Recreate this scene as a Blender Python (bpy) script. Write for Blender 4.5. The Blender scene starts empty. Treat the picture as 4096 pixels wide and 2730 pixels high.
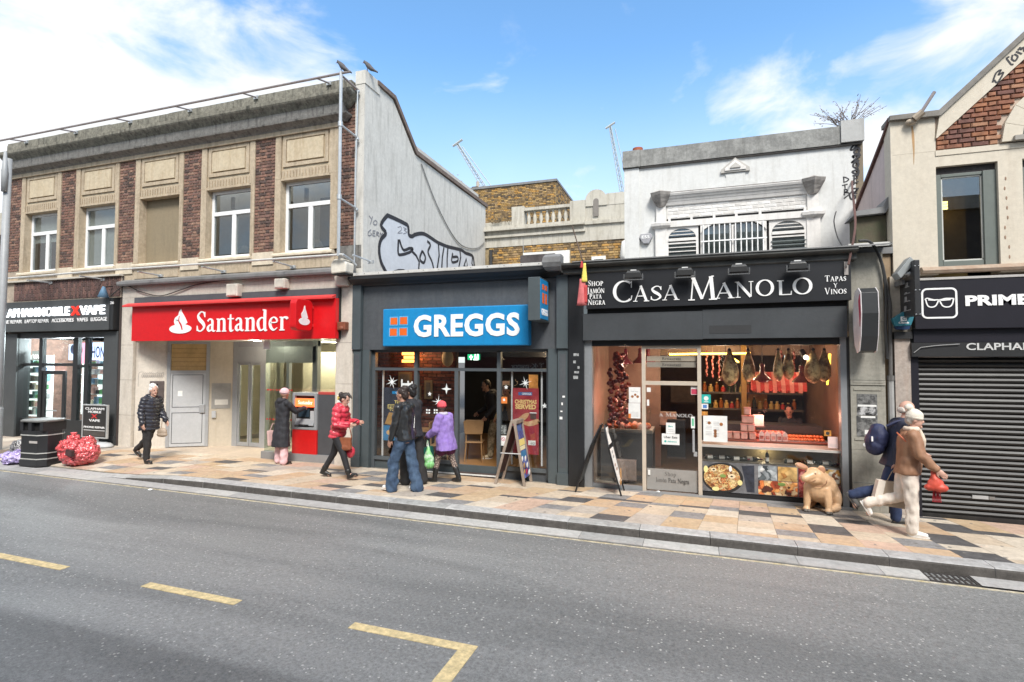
import bpy, bmesh, math, random
from math import sin, cos, pi, radians as RAD
from mathutils import Vector, Matrix, noise as MN
random.seed(7)
SC = bpy.context.scene
COL = SC.collection
# ---------------------------------------------------------------- camera
CAM_H = 2.35
cd = bpy.data.cameras.new('camera'); cam = bpy.data.objects.new('camera', cd); COL.objects.link(cam)
R_ = Vector((0.94792, 0.31849, 0.00243)); U_ = Vector((0.00979, -0.03676, 0.99928)); F_ = Vector((-0.31835, 0.94721, 0.03796))
cam.matrix_world = Matrix(((R_.x, U_.x, -F_.x, 0), (R_.y, U_.y, -F_.y, 0), (R_.z, U_.z, -F_.z, CAM_H), (0, 0, 0, 1)))
cd.sensor_width = 36; cd.lens = 36 * 2150 / 4096; cd.clip_end = 3000; cd.clip_start = .05
SC.camera = cam
# ---------------------------------------------------------------- sky and sun
W = bpy.data.worlds.new('World'); SC.world = W; W.use_nodes = True
nt = W.node_tree; N = nt.nodes; L = nt.links; N.clear()
SUN_EL, SUN_AZ = RAD(48), RAD(150)          # azimuth clockwise from +Y: behind the camera, to its right
def nd(tree, typ, **kw):
 n = tree.nodes.new(typ)
 for k, v in kw.items():
  if k.startswith('i_'):
   key = k[2:]; n.inputs[int(key) if key.isdigit() else key].default_value = v
  else: setattr(n, k, v)
 return n
def sky_world():
 out = nd(nt, 'ShaderNodeOutputWorld'); bg = nd(nt, 'ShaderNodeBackground'); bg.inputs['Strength'].default_value = 0.10
 sky = nd(nt, 'ShaderNodeTexSky'); sky.sky_type = 'NISHITA'; sky.sun_disc = False
 sky.sun_elevation = SUN_EL; sky.sun_rotation = SUN_AZ; sky.altitude = 0; sky.air_density = 1.0; sky.dust_density = .6; sky.ozone_density = 3.0
 tint = nd(nt, 'ShaderNodeMix', data_type='RGBA', blend_type='MULTIPLY'); tint.inputs[0].default_value = 1
 tint.inputs[7].default_value = SKY_TINT
 L.new(sky.outputs[0], tint.inputs[6])
 tc = nd(nt, 'ShaderNodeTexCoord')
 nrm = nd(nt, 'ShaderNodeVectorMath', operation='NORMALIZE'); L.new(tc.outputs['Generated'], nrm.inputs[0])
 # cumulus banks: soft balls of directions, broken up by noise
 blobs = [((-.81,.487,.30),14,1.1),((-.732,.57,.34),12,1),((-.66,.64,.365),9.5,.95),((-.60,.668,.43),7,.8),((-.55,.71,.44),4.5,.55),((-.857,.445,.259),16,1.1),((-.785,.556,.272),14,1),
   ((-.79,.45,.41),7,.6),((-.70,.55,.455),6,.5),((-.57,.66,.487),6,.5),((.108,.918,.383),5.5,.5),((.2,.91,.35),8,.66),((.306,.876,.365),8,.8),((.37,.855,.36),10,.85),
   ((.381,.816,.445),4,.35),((-.245,.79,.562),3,.3),((-.388,.875,.285),5,.5),((-.153,.94,.295),5,.45),((.6,.7,.4),16,.8),((-.2,-.9,.4),40,1.0),((.7,-.5,.5),32,.9),((-.8,-.4,.4),34,.9),((0,-.2,.98),44,1.15)]
 acc = None
 for c, r, w in blobs:
  c = Vector(c).normalized()
  d = nd(nt, 'ShaderNodeVectorMath', operation='DOT_PRODUCT'); L.new(nrm.outputs[0], d.inputs[0]); d.inputs[1].default_value = c
  m = nd(nt, 'ShaderNodeMapRange', interpolation_type='SMOOTHSTEP'); L.new(d.outputs['Value'], m.inputs[0])
  m.inputs[1].default_value = cos(RAD(r * 1.15)); m.inputs[2].default_value = cos(RAD(r * .35)); m.inputs[3].default_value = 0; m.inputs[4].default_value = w
  if acc is None: acc = m.outputs[0]
  else:
   a = nd(nt, 'ShaderNodeMath', operation='MAXIMUM'); L.new(acc, a.inputs[0]); L.new(m.outputs[0], a.inputs[1]); acc = a.outputs[0]
 n1 = nd(nt, 'ShaderNodeTexNoise'); n1.inputs['Scale'].default_value = 5.5; n1.inputs['Detail'].default_value = 9; n1.inputs['Roughness'].default_value = .56; n1.inputs['Distortion'].default_value = .4
 mp = nd(nt, 'ShaderNodeMapping'); mp.inputs['Scale'].default_value = (1, 1, 1.9); L.new(nrm.outputs[0], mp.inputs[0]); L.new(mp.outputs[0], n1.inputs['Vector'])
 k = nd(nt, 'ShaderNodeMath', operation='MULTIPLY_ADD'); L.new(n1.outputs[0], k.inputs[0]); k.inputs[1].default_value = 2.6; k.inputs[2].default_value = -1.3
 s = nd(nt, 'ShaderNodeMath', operation='ADD'); L.new(acc, s.inputs[0]); L.new(k.outputs[0], s.inputs[1])
 ms = nd(nt, 'ShaderNodeMapRange', interpolation_type='SMOOTHSTEP'); L.new(s.outputs[0], ms.inputs[0]); ms.inputs[1].default_value = .2; ms.inputs[2].default_value = 1.05
 # thin veil towards the horizon
 sx = nd(nt, 'ShaderNodeSeparateXYZ'); L.new(nrm.outputs[0], sx.inputs[0])
 hz = nd(nt, 'ShaderNodeMapRange', interpolation_type='SMOOTHSTEP'); L.new(sx.outputs[2], hz.inputs[0]); hz.inputs[1].default_value = .52; hz.inputs[2].default_value = .08; hz.inputs[3].default_value = 0; hz.inputs[4].default_value = .74
 cl = nd(nt, 'ShaderNodeMath', operation='MAXIMUM'); L.new(ms.outputs[0], cl.inputs[0]); L.new(hz.outputs[0], cl.inputs[1])
 n2 = nd(nt, 'ShaderNodeTexNoise'); n2.inputs['Scale'].default_value = 4.5; n2.inputs['Detail'].default_value = 6; L.new(nrm.outputs[0], n2.inputs['Vector'])
 ccol = nd(nt, 'ShaderNodeMix', data_type='RGBA'); L.new(n2.outputs[0], ccol.inputs[0]); ccol.inputs[6].default_value = (2.7, 2.8, 2.95, 1); ccol.inputs[7].default_value = (4.4, 4.4, 4.4, 1)
 mx = nd(nt, 'ShaderNodeMix', data_type='RGBA'); L.new(cl.outputs[0], mx.inputs[0]); L.new(tint.outputs[2], mx.inputs[6]); L.new(ccol.outputs[2], mx.inputs[7])
 L.new(mx.outputs[2], bg.inputs['Color']); L.new(bg.outputs[0], out.inputs['Surface'])
SKY_TINT = (.78, 1.0, 1.03, 1)
sky_world()
sl = bpy.data.lights.new('sun', 'SUN'); sl.energy = 1.5; sl.angle = RAD(18); sl.color = (1, .96, .9)
so = bpy.data.objects.new('sun', sl); COL.objects.link(so)
sd = Vector((sin(SUN_AZ) * cos(SUN_EL), cos(SUN_AZ) * cos(SUN_EL), sin(SUN_EL)))
so.rotation_euler = sd.to_track_quat('Z', 'Y').to_euler(); so.location = (4, -6, 14)
V_ = SC.view_settings
V_.view_transform = 'Standard'; V_.look = 'None'; V_.gamma = 1; V_.use_curve_mapping = False; V_.exposure = 1.66
SC.cycles.max_bounces = 8; SC.cycles.transparent_max_bounces = 16; SC.cycles.caustics_reflective = False; SC.cycles.caustics_refractive = False
SC.cycles.use_denoising = True
SC.cycles.sample_clamp_indirect = 6
# ---------------------------------------------------------------- helpers
def gz(x): return -0.0102 * x                # the street falls gently to the right
def px(x, y, D):                              # survey: photo pixel (4096 wide) to a point of the upright plane at depth D
 d = F_ + R_ * ((x - 2048) / 2150) - U_ * ((y - 1365) / 2150); t = D / d.y
 return (d.x * t, CAM_H + d.z * t)
def gp(x, y, off=0.0):                        # survey: photo pixel to a point of the ground
 d = F_ + R_ * ((x - 2048) / 2150) - U_ * ((y - 1365) / 2150); t = (off - CAM_H) / (d.z + .0102 * d.x)
 return Vector((d.x * t, d.y * t, CAM_H + d.z * t))
def tag(o, label=None, cat=None, group=None, kind=None):
 if label: o['label'] = label
 if cat: o['category'] = cat
 if group: o['group'] = group
 if kind: o['kind'] = kind
 return o
def T(name, label, cat, group=None):
 o = bpy.data.objects.new(name, None); COL.objects.link(o); o.empty_display_size = .2
 return tag(o, label, cat, group)
def base(r, loc):                             # put the empty at the thing's foot, its parts stay where they are
 loc = Vector(loc); r.location = loc
 for c in r.children: c.location = Vector(c.location) - loc
 return r
def place(r, loc, rz=0, s=1):
 r.location = loc; r.rotation_euler = (0, 0, rz); r.scale = (s, s, s); return r
def tree_copy(o, parent=None, label=None):
 c = o.copy(); COL.objects.link(c)
 if parent is not None: c.parent = parent
 if label: c['label'] = label
 for ch in o.children: tree_copy(ch, c)
 return c
class B:
 def __init__(s): s.v = []; s.f = []; s.t = []; s.tone = 0.0
 def add(s, vs, fs):
  o = len(s.v); s.v += [tuple(p) for p in vs]; s.f += [tuple(i + o for i in f) for f in fs]; s.t += [s.tone] * len(fs); return s
 def box(s, x0, x1, y0, y1, z0, z1):
  return s.add([(x0,y0,z0),(x1,y0,z0),(x1,y1,z0),(x0,y1,z0),(x0,y0,z1),(x1,y0,z1),(x1,y1,z1),(x0,y1,z1)],
     [(0,3,2,1),(4,5,6,7),(0,1,5,4),(1,2,6,5),(2,3,7,6),(3,0,4,7)])
 def prism(s, pts, y0, y1, ax='y'):        # outline in x,z pushed through y (ax y), or in y,z through x (ax x), or x,y through z
  n = len(pts)
  m = {'y': lambda p, d: (p[0], d, p[1]), 'x': lambda p, d: (d, p[0], p[1]), 'z': lambda p, d: (p[0], p[1], d)}[ax]
  return s.add([m(p, y0) for p in pts] + [m(p, y1) for p in pts],
     [tuple(range(n)), tuple(range(2*n-1, n-1, -1))] + [(i, (i+1) % n, n + (i+1) % n, n + i) for i in range(n)])
 def hexa(s, p): return s.add(p, [(0,3,2,1),(4,5,6,7),(0,1,5,4),(1,2,6,5),(2,3,7,6),(3,0,4,7)])
 def quad(s, *p): return s.add(p, [tuple(range(len(p)))])
 def tube(s, path, r, n=8, cap=True):
  path = [Vector(p) for p in path]; rs = r if isinstance(r, (list, tuple)) else [r] * len(path)
  rings = []; up = None
  for i, p in enumerate(path):
   d = (path[min(i+1, len(path)-1)] - path[max(i-1, 0)]).normalized()
   a = up if up is not None and abs(up.dot(d)) < .95 else (Vector((0,0,1)) if abs(d.z) < .9 else Vector((1,0,0)))
   u = d.cross(a).normalized(); w = u.cross(d).normalized(); up = w
   rings.append([p + (u * cos(2*pi*k/n) + w * sin(2*pi*k/n)) * rs[i] for k in range(n)])
  return s.loft(rings, cap)
 def loft(s, rings, cap=True, close=True):
  n = len(rings[0]); vs = [p for r in rings for p in r]; fs = []
  for i in range(len(rings) - 1):
   for k in range(n if close else n - 1):
    fs.append((i*n+k, i*n+(k+1) % n, (i+1)*n+(k+1) % n, (i+1)*n+k))
  if cap: fs += [tuple(range(n-1, -1, -1)), tuple(range((len(rings)-1)*n, len(rings)*n))]
  return s.add(vs, fs)
 def lathe(s, prof, c=(0,0,0), n=16, cap=True):
  c = Vector(c)
  return s.loft([[c + Vector((r*cos(2*pi*k/n), r*sin(2*pi*k/n), z)) for k in range(n)] for r, z in prof], cap)
 def ell(s, c, r, rot=None, nu=16, nv=10):
  c = Vector(c); r = (r, r, r) if not isinstance(r, (tuple, list)) else r; rings = []
  for j in range(nv + 1):
   t = pi * j / nv; t = min(max(t, .06), pi - .06)
   ring = []
   for k in range(nu):
    p = Vector((r[0]*sin(t)*cos(2*pi*k/nu), r[1]*sin(t)*sin(2*pi*k/nu), -r[2]*cos(t)))
    ring.append(c + (rot @ p if rot else p))
   rings.append(ring)
  return s.loft(rings)
 def xf(s, M, start=0):
  s.v[start:] = [tuple(M @ Vector(p)) for p in s.v[start:]]; return s
 def mk(s, name, mat, parent=None, smooth=False, bevel=0, tone=False, fix=True, kind=None, label=None):
  me = bpy.data.meshes.new(name); me.from_pydata(s.v, [], s.f)
  if fix:
   bm = bmesh.new(); bm.from_mesh(me); bmesh.ops.recalc_face_normals(bm, faces=bm.faces[:]); bm.to_mesh(me); bm.free()
  if tone:
   a = me.attributes.new('tone', 'FLOAT', 'FACE'); a.data.foreach_set('value', s.t)
  for m in (mat if isinstance(mat, (list, tuple)) else [mat]): me.materials.append(m)
  return link(name, me, parent, smooth, bevel, kind, label)
def link(name, me, parent=None, smooth=False, bevel=0, kind=None, label=None):
 o = bpy.data.objects.new(name, me); COL.objects.link(o)
 if smooth: me.polygons.foreach_set('use_smooth', [True] * len(me.polygons))
 if bevel:
  m = o.modifiers.new('bevel', 'BEVEL'); m.width = bevel; m.segments = 2; m.limit_method = 'ANGLE'; m.angle_limit = RAD(40)
 if parent is not None: o.parent = parent
 if kind: o['kind'] = kind
 if label: o['label'] = label
 return o
def box(name, mat, parent, *d, bevel=0, **k): return B().box(*d).mk(name, mat, parent, bevel=bevel, fix=False, **k)
# ---------------------------------------------------------------- materials
MATS = {}
def M(name, c=(.5,.5,.5), r=.7, var=.12, sc=3., c2=None, bump=0., bs=60., metal=0., streak=0., emis=None, es=1., spec=.5, coat=0., fine=.04, c3=None, sharp=0):
 """a surface: base colour broken by noise, optional second colour in patches, vertical streaks of dirt, fine relief"""
 if name in MATS: return MATS[name]
 m = bpy.data.materials.new(name); m.use_nodes = True; t = m.node_tree; t.nodes.clear(); K = t.links
 out = nd(t, 'ShaderNodeOutputMaterial'); p = nd(t, 'ShaderNodeBsdfPrincipled'); K.new(p.outputs[0], out.inputs[0])
 p.inputs['Roughness'].default_value = r; p.inputs['Metallic'].default_value = metal; p.inputs['Specular IOR Level'].default_value = spec
 if coat: p.inputs['Coat Weight'].default_value = coat; p.inputs['Coat Roughness'].default_value = .15
 g = nd(t, 'ShaderNodeNewGeometry'); pos = g.outputs['Position']
 n = nd(t, 'ShaderNodeTexNoise'); n.inputs['Scale'].default_value = sc; n.inputs['Detail'].default_value = 5; n.inputs['Roughness'].default_value = .65; K.new(pos, n.inputs['Vector'])
 mr = nd(t, 'ShaderNodeMapRange'); K.new(n.outputs[0], mr.inputs[0]); lo, hi = (.42, .58) if sharp else (.3, .7); mr.inputs[1].default_value = lo; mr.inputs[2].default_value = hi
 mx = nd(t, 'ShaderNodeMix', data_type='RGBA'); K.new(mr.outputs[0], mx.inputs[0])
 ca = tuple(v * (1 - var) for v in c); cb = c2 if c2 else tuple(v * (1 + var) for v in c)
 mx.inputs[6].default_value = (*ca, 1); mx.inputs[7].default_value = (*cb, 1); col = mx.outputs[2]
 if fine:
  nf = nd(t, 'ShaderNodeTexNoise'); nf.inputs['Scale'].default_value = 13; nf.inputs['Detail'].default_value = 7; nf.inputs['Roughness'].default_value = .8; K.new(pos, nf.inputs['Vector'])
  fr = nd(t, 'ShaderNodeMapRange'); K.new(nf.outputs[0], fr.inputs[0]); fr.inputs[1].default_value = .3; fr.inputs[2].default_value = .7; fr.inputs[3].default_value = 1 - fine * 2; fr.inputs[4].default_value = 1 + fine * 2
  fm = nd(t, 'ShaderNodeVectorMath', operation='SCALE'); K.new(col, fm.inputs[0]); K.new(fr.outputs[0], fm.inputs['Scale']); col = fm.outputs[0]
 if streak:
  mp = nd(t, 'ShaderNodeMapping'); mp.inputs['Scale'].default_value = (5, 5, .55); K.new(pos, mp.inputs[0])
  ns = nd(t, 'ShaderNodeTexNoise'); ns.inputs['Scale'].default_value = 1.6; ns.inputs['Detail'].default_value = 6; ns.inputs['Roughness'].default_value = .7; K.new(mp.outputs[0], ns.inputs['Vector'])
  sr = nd(t, 'ShaderNodeMapRange'); K.new(ns.outputs[0], sr.inputs[0]); sr.inputs[1].default_value = .5; sr.inputs[2].default_value = .68; sr.inputs[4].default_value = streak
  sm = nd(t, 'ShaderNodeMix', data_type='RGBA'); K.new(sr.outputs[0], sm.inputs[0]); K.new(col, sm.inputs[6]); sm.inputs[7].default_value = (*(c3 or (.07, .07, .06)), 1); col = sm.outputs[2]
 K.new(col, p.inputs['Base Color'])
 if bump:
  nb = nd(t, 'ShaderNodeTexNoise'); nb.inputs['Scale'].default_value = bs; nb.inputs['Detail'].default_value = 4; K.new(pos, nb.inputs['Vector'])
  bp = nd(t, 'ShaderNodeBump'); bp.inputs['Strength'].default_value = bump; bp.inputs['Distance'].default_value = .01; K.new(nb.outputs[0], bp.inputs['Height']); K.new(bp.outputs[0], p.inputs['Normal'])
 if emis: p.inputs['Emission Color'].default_value = (*emis, 1); p.inputs['Emission Strength'].default_value = es
 MATS[name] = m; return m
def glass(name, tint=(.93,.96,.95), refl=1.0, rough=0.0):
 if name in MATS: return MATS[name]
 m = bpy.data.materials.new(name); m.use_nodes = True; t = m.node_tree; t.nodes.clear(); K = t.links
 out = nd(t, 'ShaderNodeOutputMaterial'); a = nd(t, 'ShaderNodeBsdfTransparent'); a.inputs[0].default_value = (*tint, 1)
 b = nd(t, 'ShaderNodeBsdfGlossy'); b.inputs['Roughness'].default_value = rough; g = nd(t, 'ShaderNodeNewGeometry'); dt = nd(t, 'ShaderNodeVectorMath', operation='DOT_PRODUCT'); K.new(g.outputs['Incoming'], dt.inputs[0]); K.new(g.outputs['Normal'], dt.inputs[1])
 ab = nd(t, 'ShaderNodeMath', operation='ABSOLUTE'); K.new(dt.outputs['Value'], ab.inputs[0]); om = nd(t, 'ShaderNodeMath', operation='SUBTRACT'); om.inputs[0].default_value = 1; K.new(ab.outputs[0], om.inputs[1])
 pw_ = nd(t, 'ShaderNodeMath', operation='POWER'); K.new(om.outputs[0], pw_.inputs[0]); pw_.inputs[1].default_value = 5; k = nd(t, 'ShaderNodeMath', operation='MULTIPLY_ADD', use_clamp=True); K.new(pw_.outputs[0], k.inputs[0]); k.inputs[1].default_value = .8 * min(refl, 1.2); k.inputs[2].default_value = .04 * refl
 mx = nd(t, 'ShaderNodeMixShader'); K.new(k.outputs[0], mx.inputs[0]); K.new(a.outputs[0], mx.inputs[1]); K.new(b.outputs[0], mx.inputs[2]); K.new(mx.outputs[0], out.inputs[0])
 MATS[name] = m; return m
def brickmat(name, cols, mort=False, r=.85, soot=.35):
 """bricks: each takes one of a few fired colours from its own random number or its stored tone"""
 m = bpy.data.materials.new(name); m.use_nodes = True; t = m.node_tree; t.nodes.clear(); K = t.links
 out = nd(t, 'ShaderNodeOutputMaterial'); p = nd(t, 'ShaderNodeBsdfPrincipled'); K.new(p.outputs[0], out.inputs[0]); p.inputs['Roughness'].default_value = r
 oi = nd(t, 'ShaderNodeObjectInfo'); at = nd(t, 'ShaderNodeAttribute'); at.attribute_name = 'tone'
 ad = nd(t, 'ShaderNodeMath', operation='ADD'); K.new(oi.outputs['Random'], ad.inputs[0]); K.new(at.outputs['Fac'], ad.inputs[1])
 fr = nd(t, 'ShaderNodeMath', operation='FRACT'); K.new(ad.outputs[0], fr.inputs[0])
 cr = nd(t, 'ShaderNodeValToRGB'); K.new(fr.outputs[0], cr.inputs[0]); cr.color_ramp.interpolation = 'CONSTANT'
 e = cr.color_ramp.elements
 while len(e) < len(cols): e.new(.5)
 for i, c in enumerate(cols): e[i].position = i / len(cols); e[i].color = (*c, 1)
 g = nd(t, 'ShaderNodeNewGeometry'); n = nd(t, 'ShaderNodeTexNoise'); n.inputs['Scale'].default_value = 9; n.inputs['Detail'].default_value = 6; K.new(g.outputs['Position'], n.inputs['Vector'])
 mr = nd(t, 'ShaderNodeMapRange'); K.new(n.outputs[0], mr.inputs[0]); mr.inputs[1].default_value = .3; mr.inputs[2].default_value = .7; mr.inputs[3].default_value = 1 - soot; mr.inputs[4].default_value = 1 + soot
 sc = nd(t, 'ShaderNodeVectorMath', operation='SCALE'); K.new(cr.outputs[0], sc.inputs[0]); K.new(mr.outputs[0], sc.inputs['Scale']); K.new(sc.outputs[0], p.inputs['Base Color'])
 nb = nd(t, 'ShaderNodeTexNoise'); nb.inputs['Scale'].default_value = 90; K.new(g.outputs['Position'], nb.inputs['Vector'])
 bp = nd(t, 'ShaderNodeBump'); bp.inputs['Strength'].default_value = .4; bp.inputs['Distance'].default_value = .008; K.new(nb.outputs[0], bp.inputs['Height']); K.new(bp.outputs[0], p.inputs['Normal'])
 return m
def lamp(name, col, s):
 if name in MATS: return MATS[name]
 m = bpy.data.materials.new(name); m.use_nodes = True; t = m.node_tree; t.nodes.clear()
 out = nd(t, 'ShaderNodeOutputMaterial'); e = nd(t, 'ShaderNodeEmission'); e.inputs[0].default_value = (*col, 1); e.inputs[1].default_value = s; t.links.new(e.outputs[0], out.inputs[0])
 MATS[name] = m; return m
def light(name, loc, e, col, rad=.08):
 l = bpy.data.lights.new(name, 'POINT'); l.energy = e; l.color = col; l.shadow_soft_size = rad
 o = bpy.data.objects.new(name, l); COL.objects.link(o); o.location = loc; return o
# ---------------------------------------------------------------- bricks
UNIT = {}
def unit_brick(h, mat, dep, v):
 k = (round(h, 3), mat.name, dep, v)
 if k in UNIT: return UNIT[k]
 c = .045 + .02 * v; cz = .11; y = -dep; e = .012 * v
 b = B().add([(-.5,0,-.5),(.5,0,-.5),(.5,0,.5),(-.5,0,.5), (-.5,y*.6,-.5),(.5,y*.6,-.5),(.5,y*.6,.5),(-.5,y*.6,.5), (-.5+c,y,-.5+cz),(.5-c,y-e*.2,-.5+cz+e),(.5-c,y,.5-cz),(-.5+c,y-e*.1,.5-cz-e)],
    [(0,1,5,4),(1,2,6,5),(2,3,7,6),(3,0,4,7),(4,5,9,8),(5,6,10,9),(6,7,11,10),(7,4,8,11),(8,9,10,11)])
 me = bpy.data.meshes.new('brick'); me.from_pydata(b.v, [], b.f); me.materials.append(mat); UNIT[k] = me; return me
def bricks(parent, rects, y, mat, course=.075, L=.225, keep=None, limit=300, bond='english', dep=.016, soldier=False, near=None, xform=None):
 """lay bricks on the plane at depth y inside rects (x0,x1,z0,z1); the nearest `limit` become objects, the rest one mesh"""
 out = []
 for (x0, x1, z0, z1) in rects:
  n = max(1, round((z1 - z0) / course)); ch = (z1 - z0) / n
  for i in range(n):
   zc = z0 + (i + .5) * ch
   ln = L if (bond == 'stretcher' or i % 2 == 0 or bond == 'flemish') else L / 2
   x = x0 - (L * .5 if (bond == 'stretcher' and i % 2) else (L * .25 if i % 2 else 0)); k = i
   while x < x1 - .01:
    l = (L if k % 2 else L / 2) if bond == 'flemish' else ln
    a, b = max(x, x0), min(x + l, x1)
    if b - a > .03 and (keep is None or keep((a + b) / 2, zc, b - a)): out.append(((a + b) / 2, zc, b - a - .012, ch - .0125))
    x += l; k += 1
 cx, cz = near or (0, CAM_H)
 out.sort(key=lambda q: (q[0] - cx) ** 2 + .3 * (q[1] - cz) ** 2)
 for q in out[:limit]:
  o = bpy.data.objects.new('brick', unit_brick(1, mat, dep, random.randrange(3))); COL.objects.link(o)
  o.location = (q[0], y, q[1]); o.scale = (q[2], 1, q[3]); o.parent = parent
  if xform: o.matrix_basis = xform @ Matrix.LocRotScale(Vector((q[0], y, q[1])), None, Vector((q[2], 1, q[3])))
 if out[limit:]:
  b = B()
  for q in out[limit:]:
   b.tone = random.random(); w, h = q[2] / 2 - .001, q[3] / 2 - .001; d = y - dep * random.uniform(.85, 1.05)
   b.add([(q[0]-w,y,q[1]-h),(q[0]+w,y,q[1]-h),(q[0]+w,y,q[1]+h),(q[0]-w,y,q[1]+h),(q[0]-w+.004,d,q[1]-h+.004),(q[0]+w-.004,d,q[1]-h+.004),(q[0]+w-.004,d,q[1]+h-.004),(q[0]-w+.004,d,q[1]+h-.004)],
    [(0,1,5,4),(1,2,6,5),(2,3,7,6),(3,0,4,7),(4,5,6,7)])
  if xform: b.xf(xform)
  b.mk('brickwork', mat, parent, tone=True, kind='stuff')
# ---------------------------------------------------------------- lettering
def text_mesh(s, bold=0., extrude=.01, space=1.0):
 c = bpy.data.curves.new('t', 'FONT'); c.body = s; c.extrude = extrude; c.offset = bold; c.space_character = space; c.resolution_u = 3
 o = bpy.data.objects.new('t', c); COL.objects.link(o); dg = bpy.context.evaluated_depsgraph_get(); dg.update()
 me = bpy.data.meshes.new_from_object(o.evaluated_get(dg)); bpy.data.objects.remove(o); bpy.data.curves.remove(c); return me
def fit(me, x0, x1, z0, z1, y, d=.012, mirror=False, tr=None):
 vs = [v.co.copy() for v in me.vertices]; xs = [v.x for v in vs]; ys = [v.y for v in vs]; zs = [v.z for v in vs]
 ax, bx, ay, by, az, bz = min(xs), max(xs), min(ys), max(ys), min(zs), max(zs)
 for v, c in zip(me.vertices, vs):
  u = (c.x - ax) / (bx - ax); w = (c.y - ay) / max(by - ay, 1e-6); h = (c.z - az) / max(bz - az, 1e-6)
  if mirror: u = 1 - u
  p = Vector((x0 + u * (x1 - x0), y - h * d, z0 + w * (z1 - z0))); v.co = tr @ p if tr else p
 return me
def text(s, mat, parent, x0, x1, z0, z1, y, bold=0., d=.012, name='lettering', mirror=False, tr=None, space=1.0):
 me = fit(text_mesh(s, bold, .01, space), x0, x1, z0, z1, y, d, mirror, tr); me.materials.append(mat); return link(name, me, parent)
def ribbon(b, pts, y, d, smooth=True):
 """a brush stroke: points (x, z, width) become a flat band d thick, its face at y-d"""
 if smooth and len(pts) > 2:
  q = []
  for i in range(len(pts) - 1):
   p0, p1, p2, p3 = pts[max(i-1, 0)], pts[i], pts[i+1], pts[min(i+2, len(pts)-1)]
   for k in range(5):
    t = k / 5; q.append(tuple(.5 * ((2*p1[j]) + (-p0[j]+p2[j])*t + (2*p0[j]-5*p1[j]+4*p2[j]-p3[j])*t*t + (-p0[j]+3*p1[j]-3*p2[j]+p3[j])*t**3) for j in range(3)))
  q.append(tuple(pts[-1])); pts = q
 Lf, Rt = [], []
 for i, p in enumerate(pts):
  a, c = pts[max(i-1, 0)], pts[min(i+1, len(pts)-1)]; dx, dz = c[0]-a[0], c[1]-a[1]; l = math.hypot(dx, dz) or 1; nx, nz = -dz/l, dx/l
  Lf.append((p[0]+nx*p[2]/2, p[1]+nz*p[2]/2)); Rt.append((p[0]-nx*p[2]/2, p[1]-nz*p[2]/2))
 n = len(pts); vs = []
 for yy in (y, y - d): vs += [(u[0], yy, u[1]) for u in Lf] + [(u[0], yy, u[1]) for u in Rt]
 fs = []
 for i in range(n - 1):
  fs += [(2*n+i, 2*n+i+1, 3*n+i+1, 3*n+i), (i, n+i, n+i+1, i+1), (i, i+1, 2*n+i+1, 2*n+i), (n+i, 3*n+i, 3*n+i+1, n+i+1)]
 fs += [(0, 2*n, 3*n, n), (n-1, 2*n-1, 4*n-1, 3*n-1)]
 return b.add(vs, fs)
def arc(cx, cz, rx, rz, a0, a1, thin, thick, n=22):
 return [(cx + rx*cos(RAD(a)), cz + rz*sin(RAD(a)), thin + (thick - thin) * abs(cos(RAD(a)))**1.3) for a in [a0 + (a1 - a0)*i/n for i in range(n+1)]]
TK, TN = .15, .055
def _v(x, w=TK, z0=0, z1=1): return [(x, z0, w), (x, z1, w)]
def _s(x0, x1, z, w=.045): return [(x0, z, w), (x1, z, w)]
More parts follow.
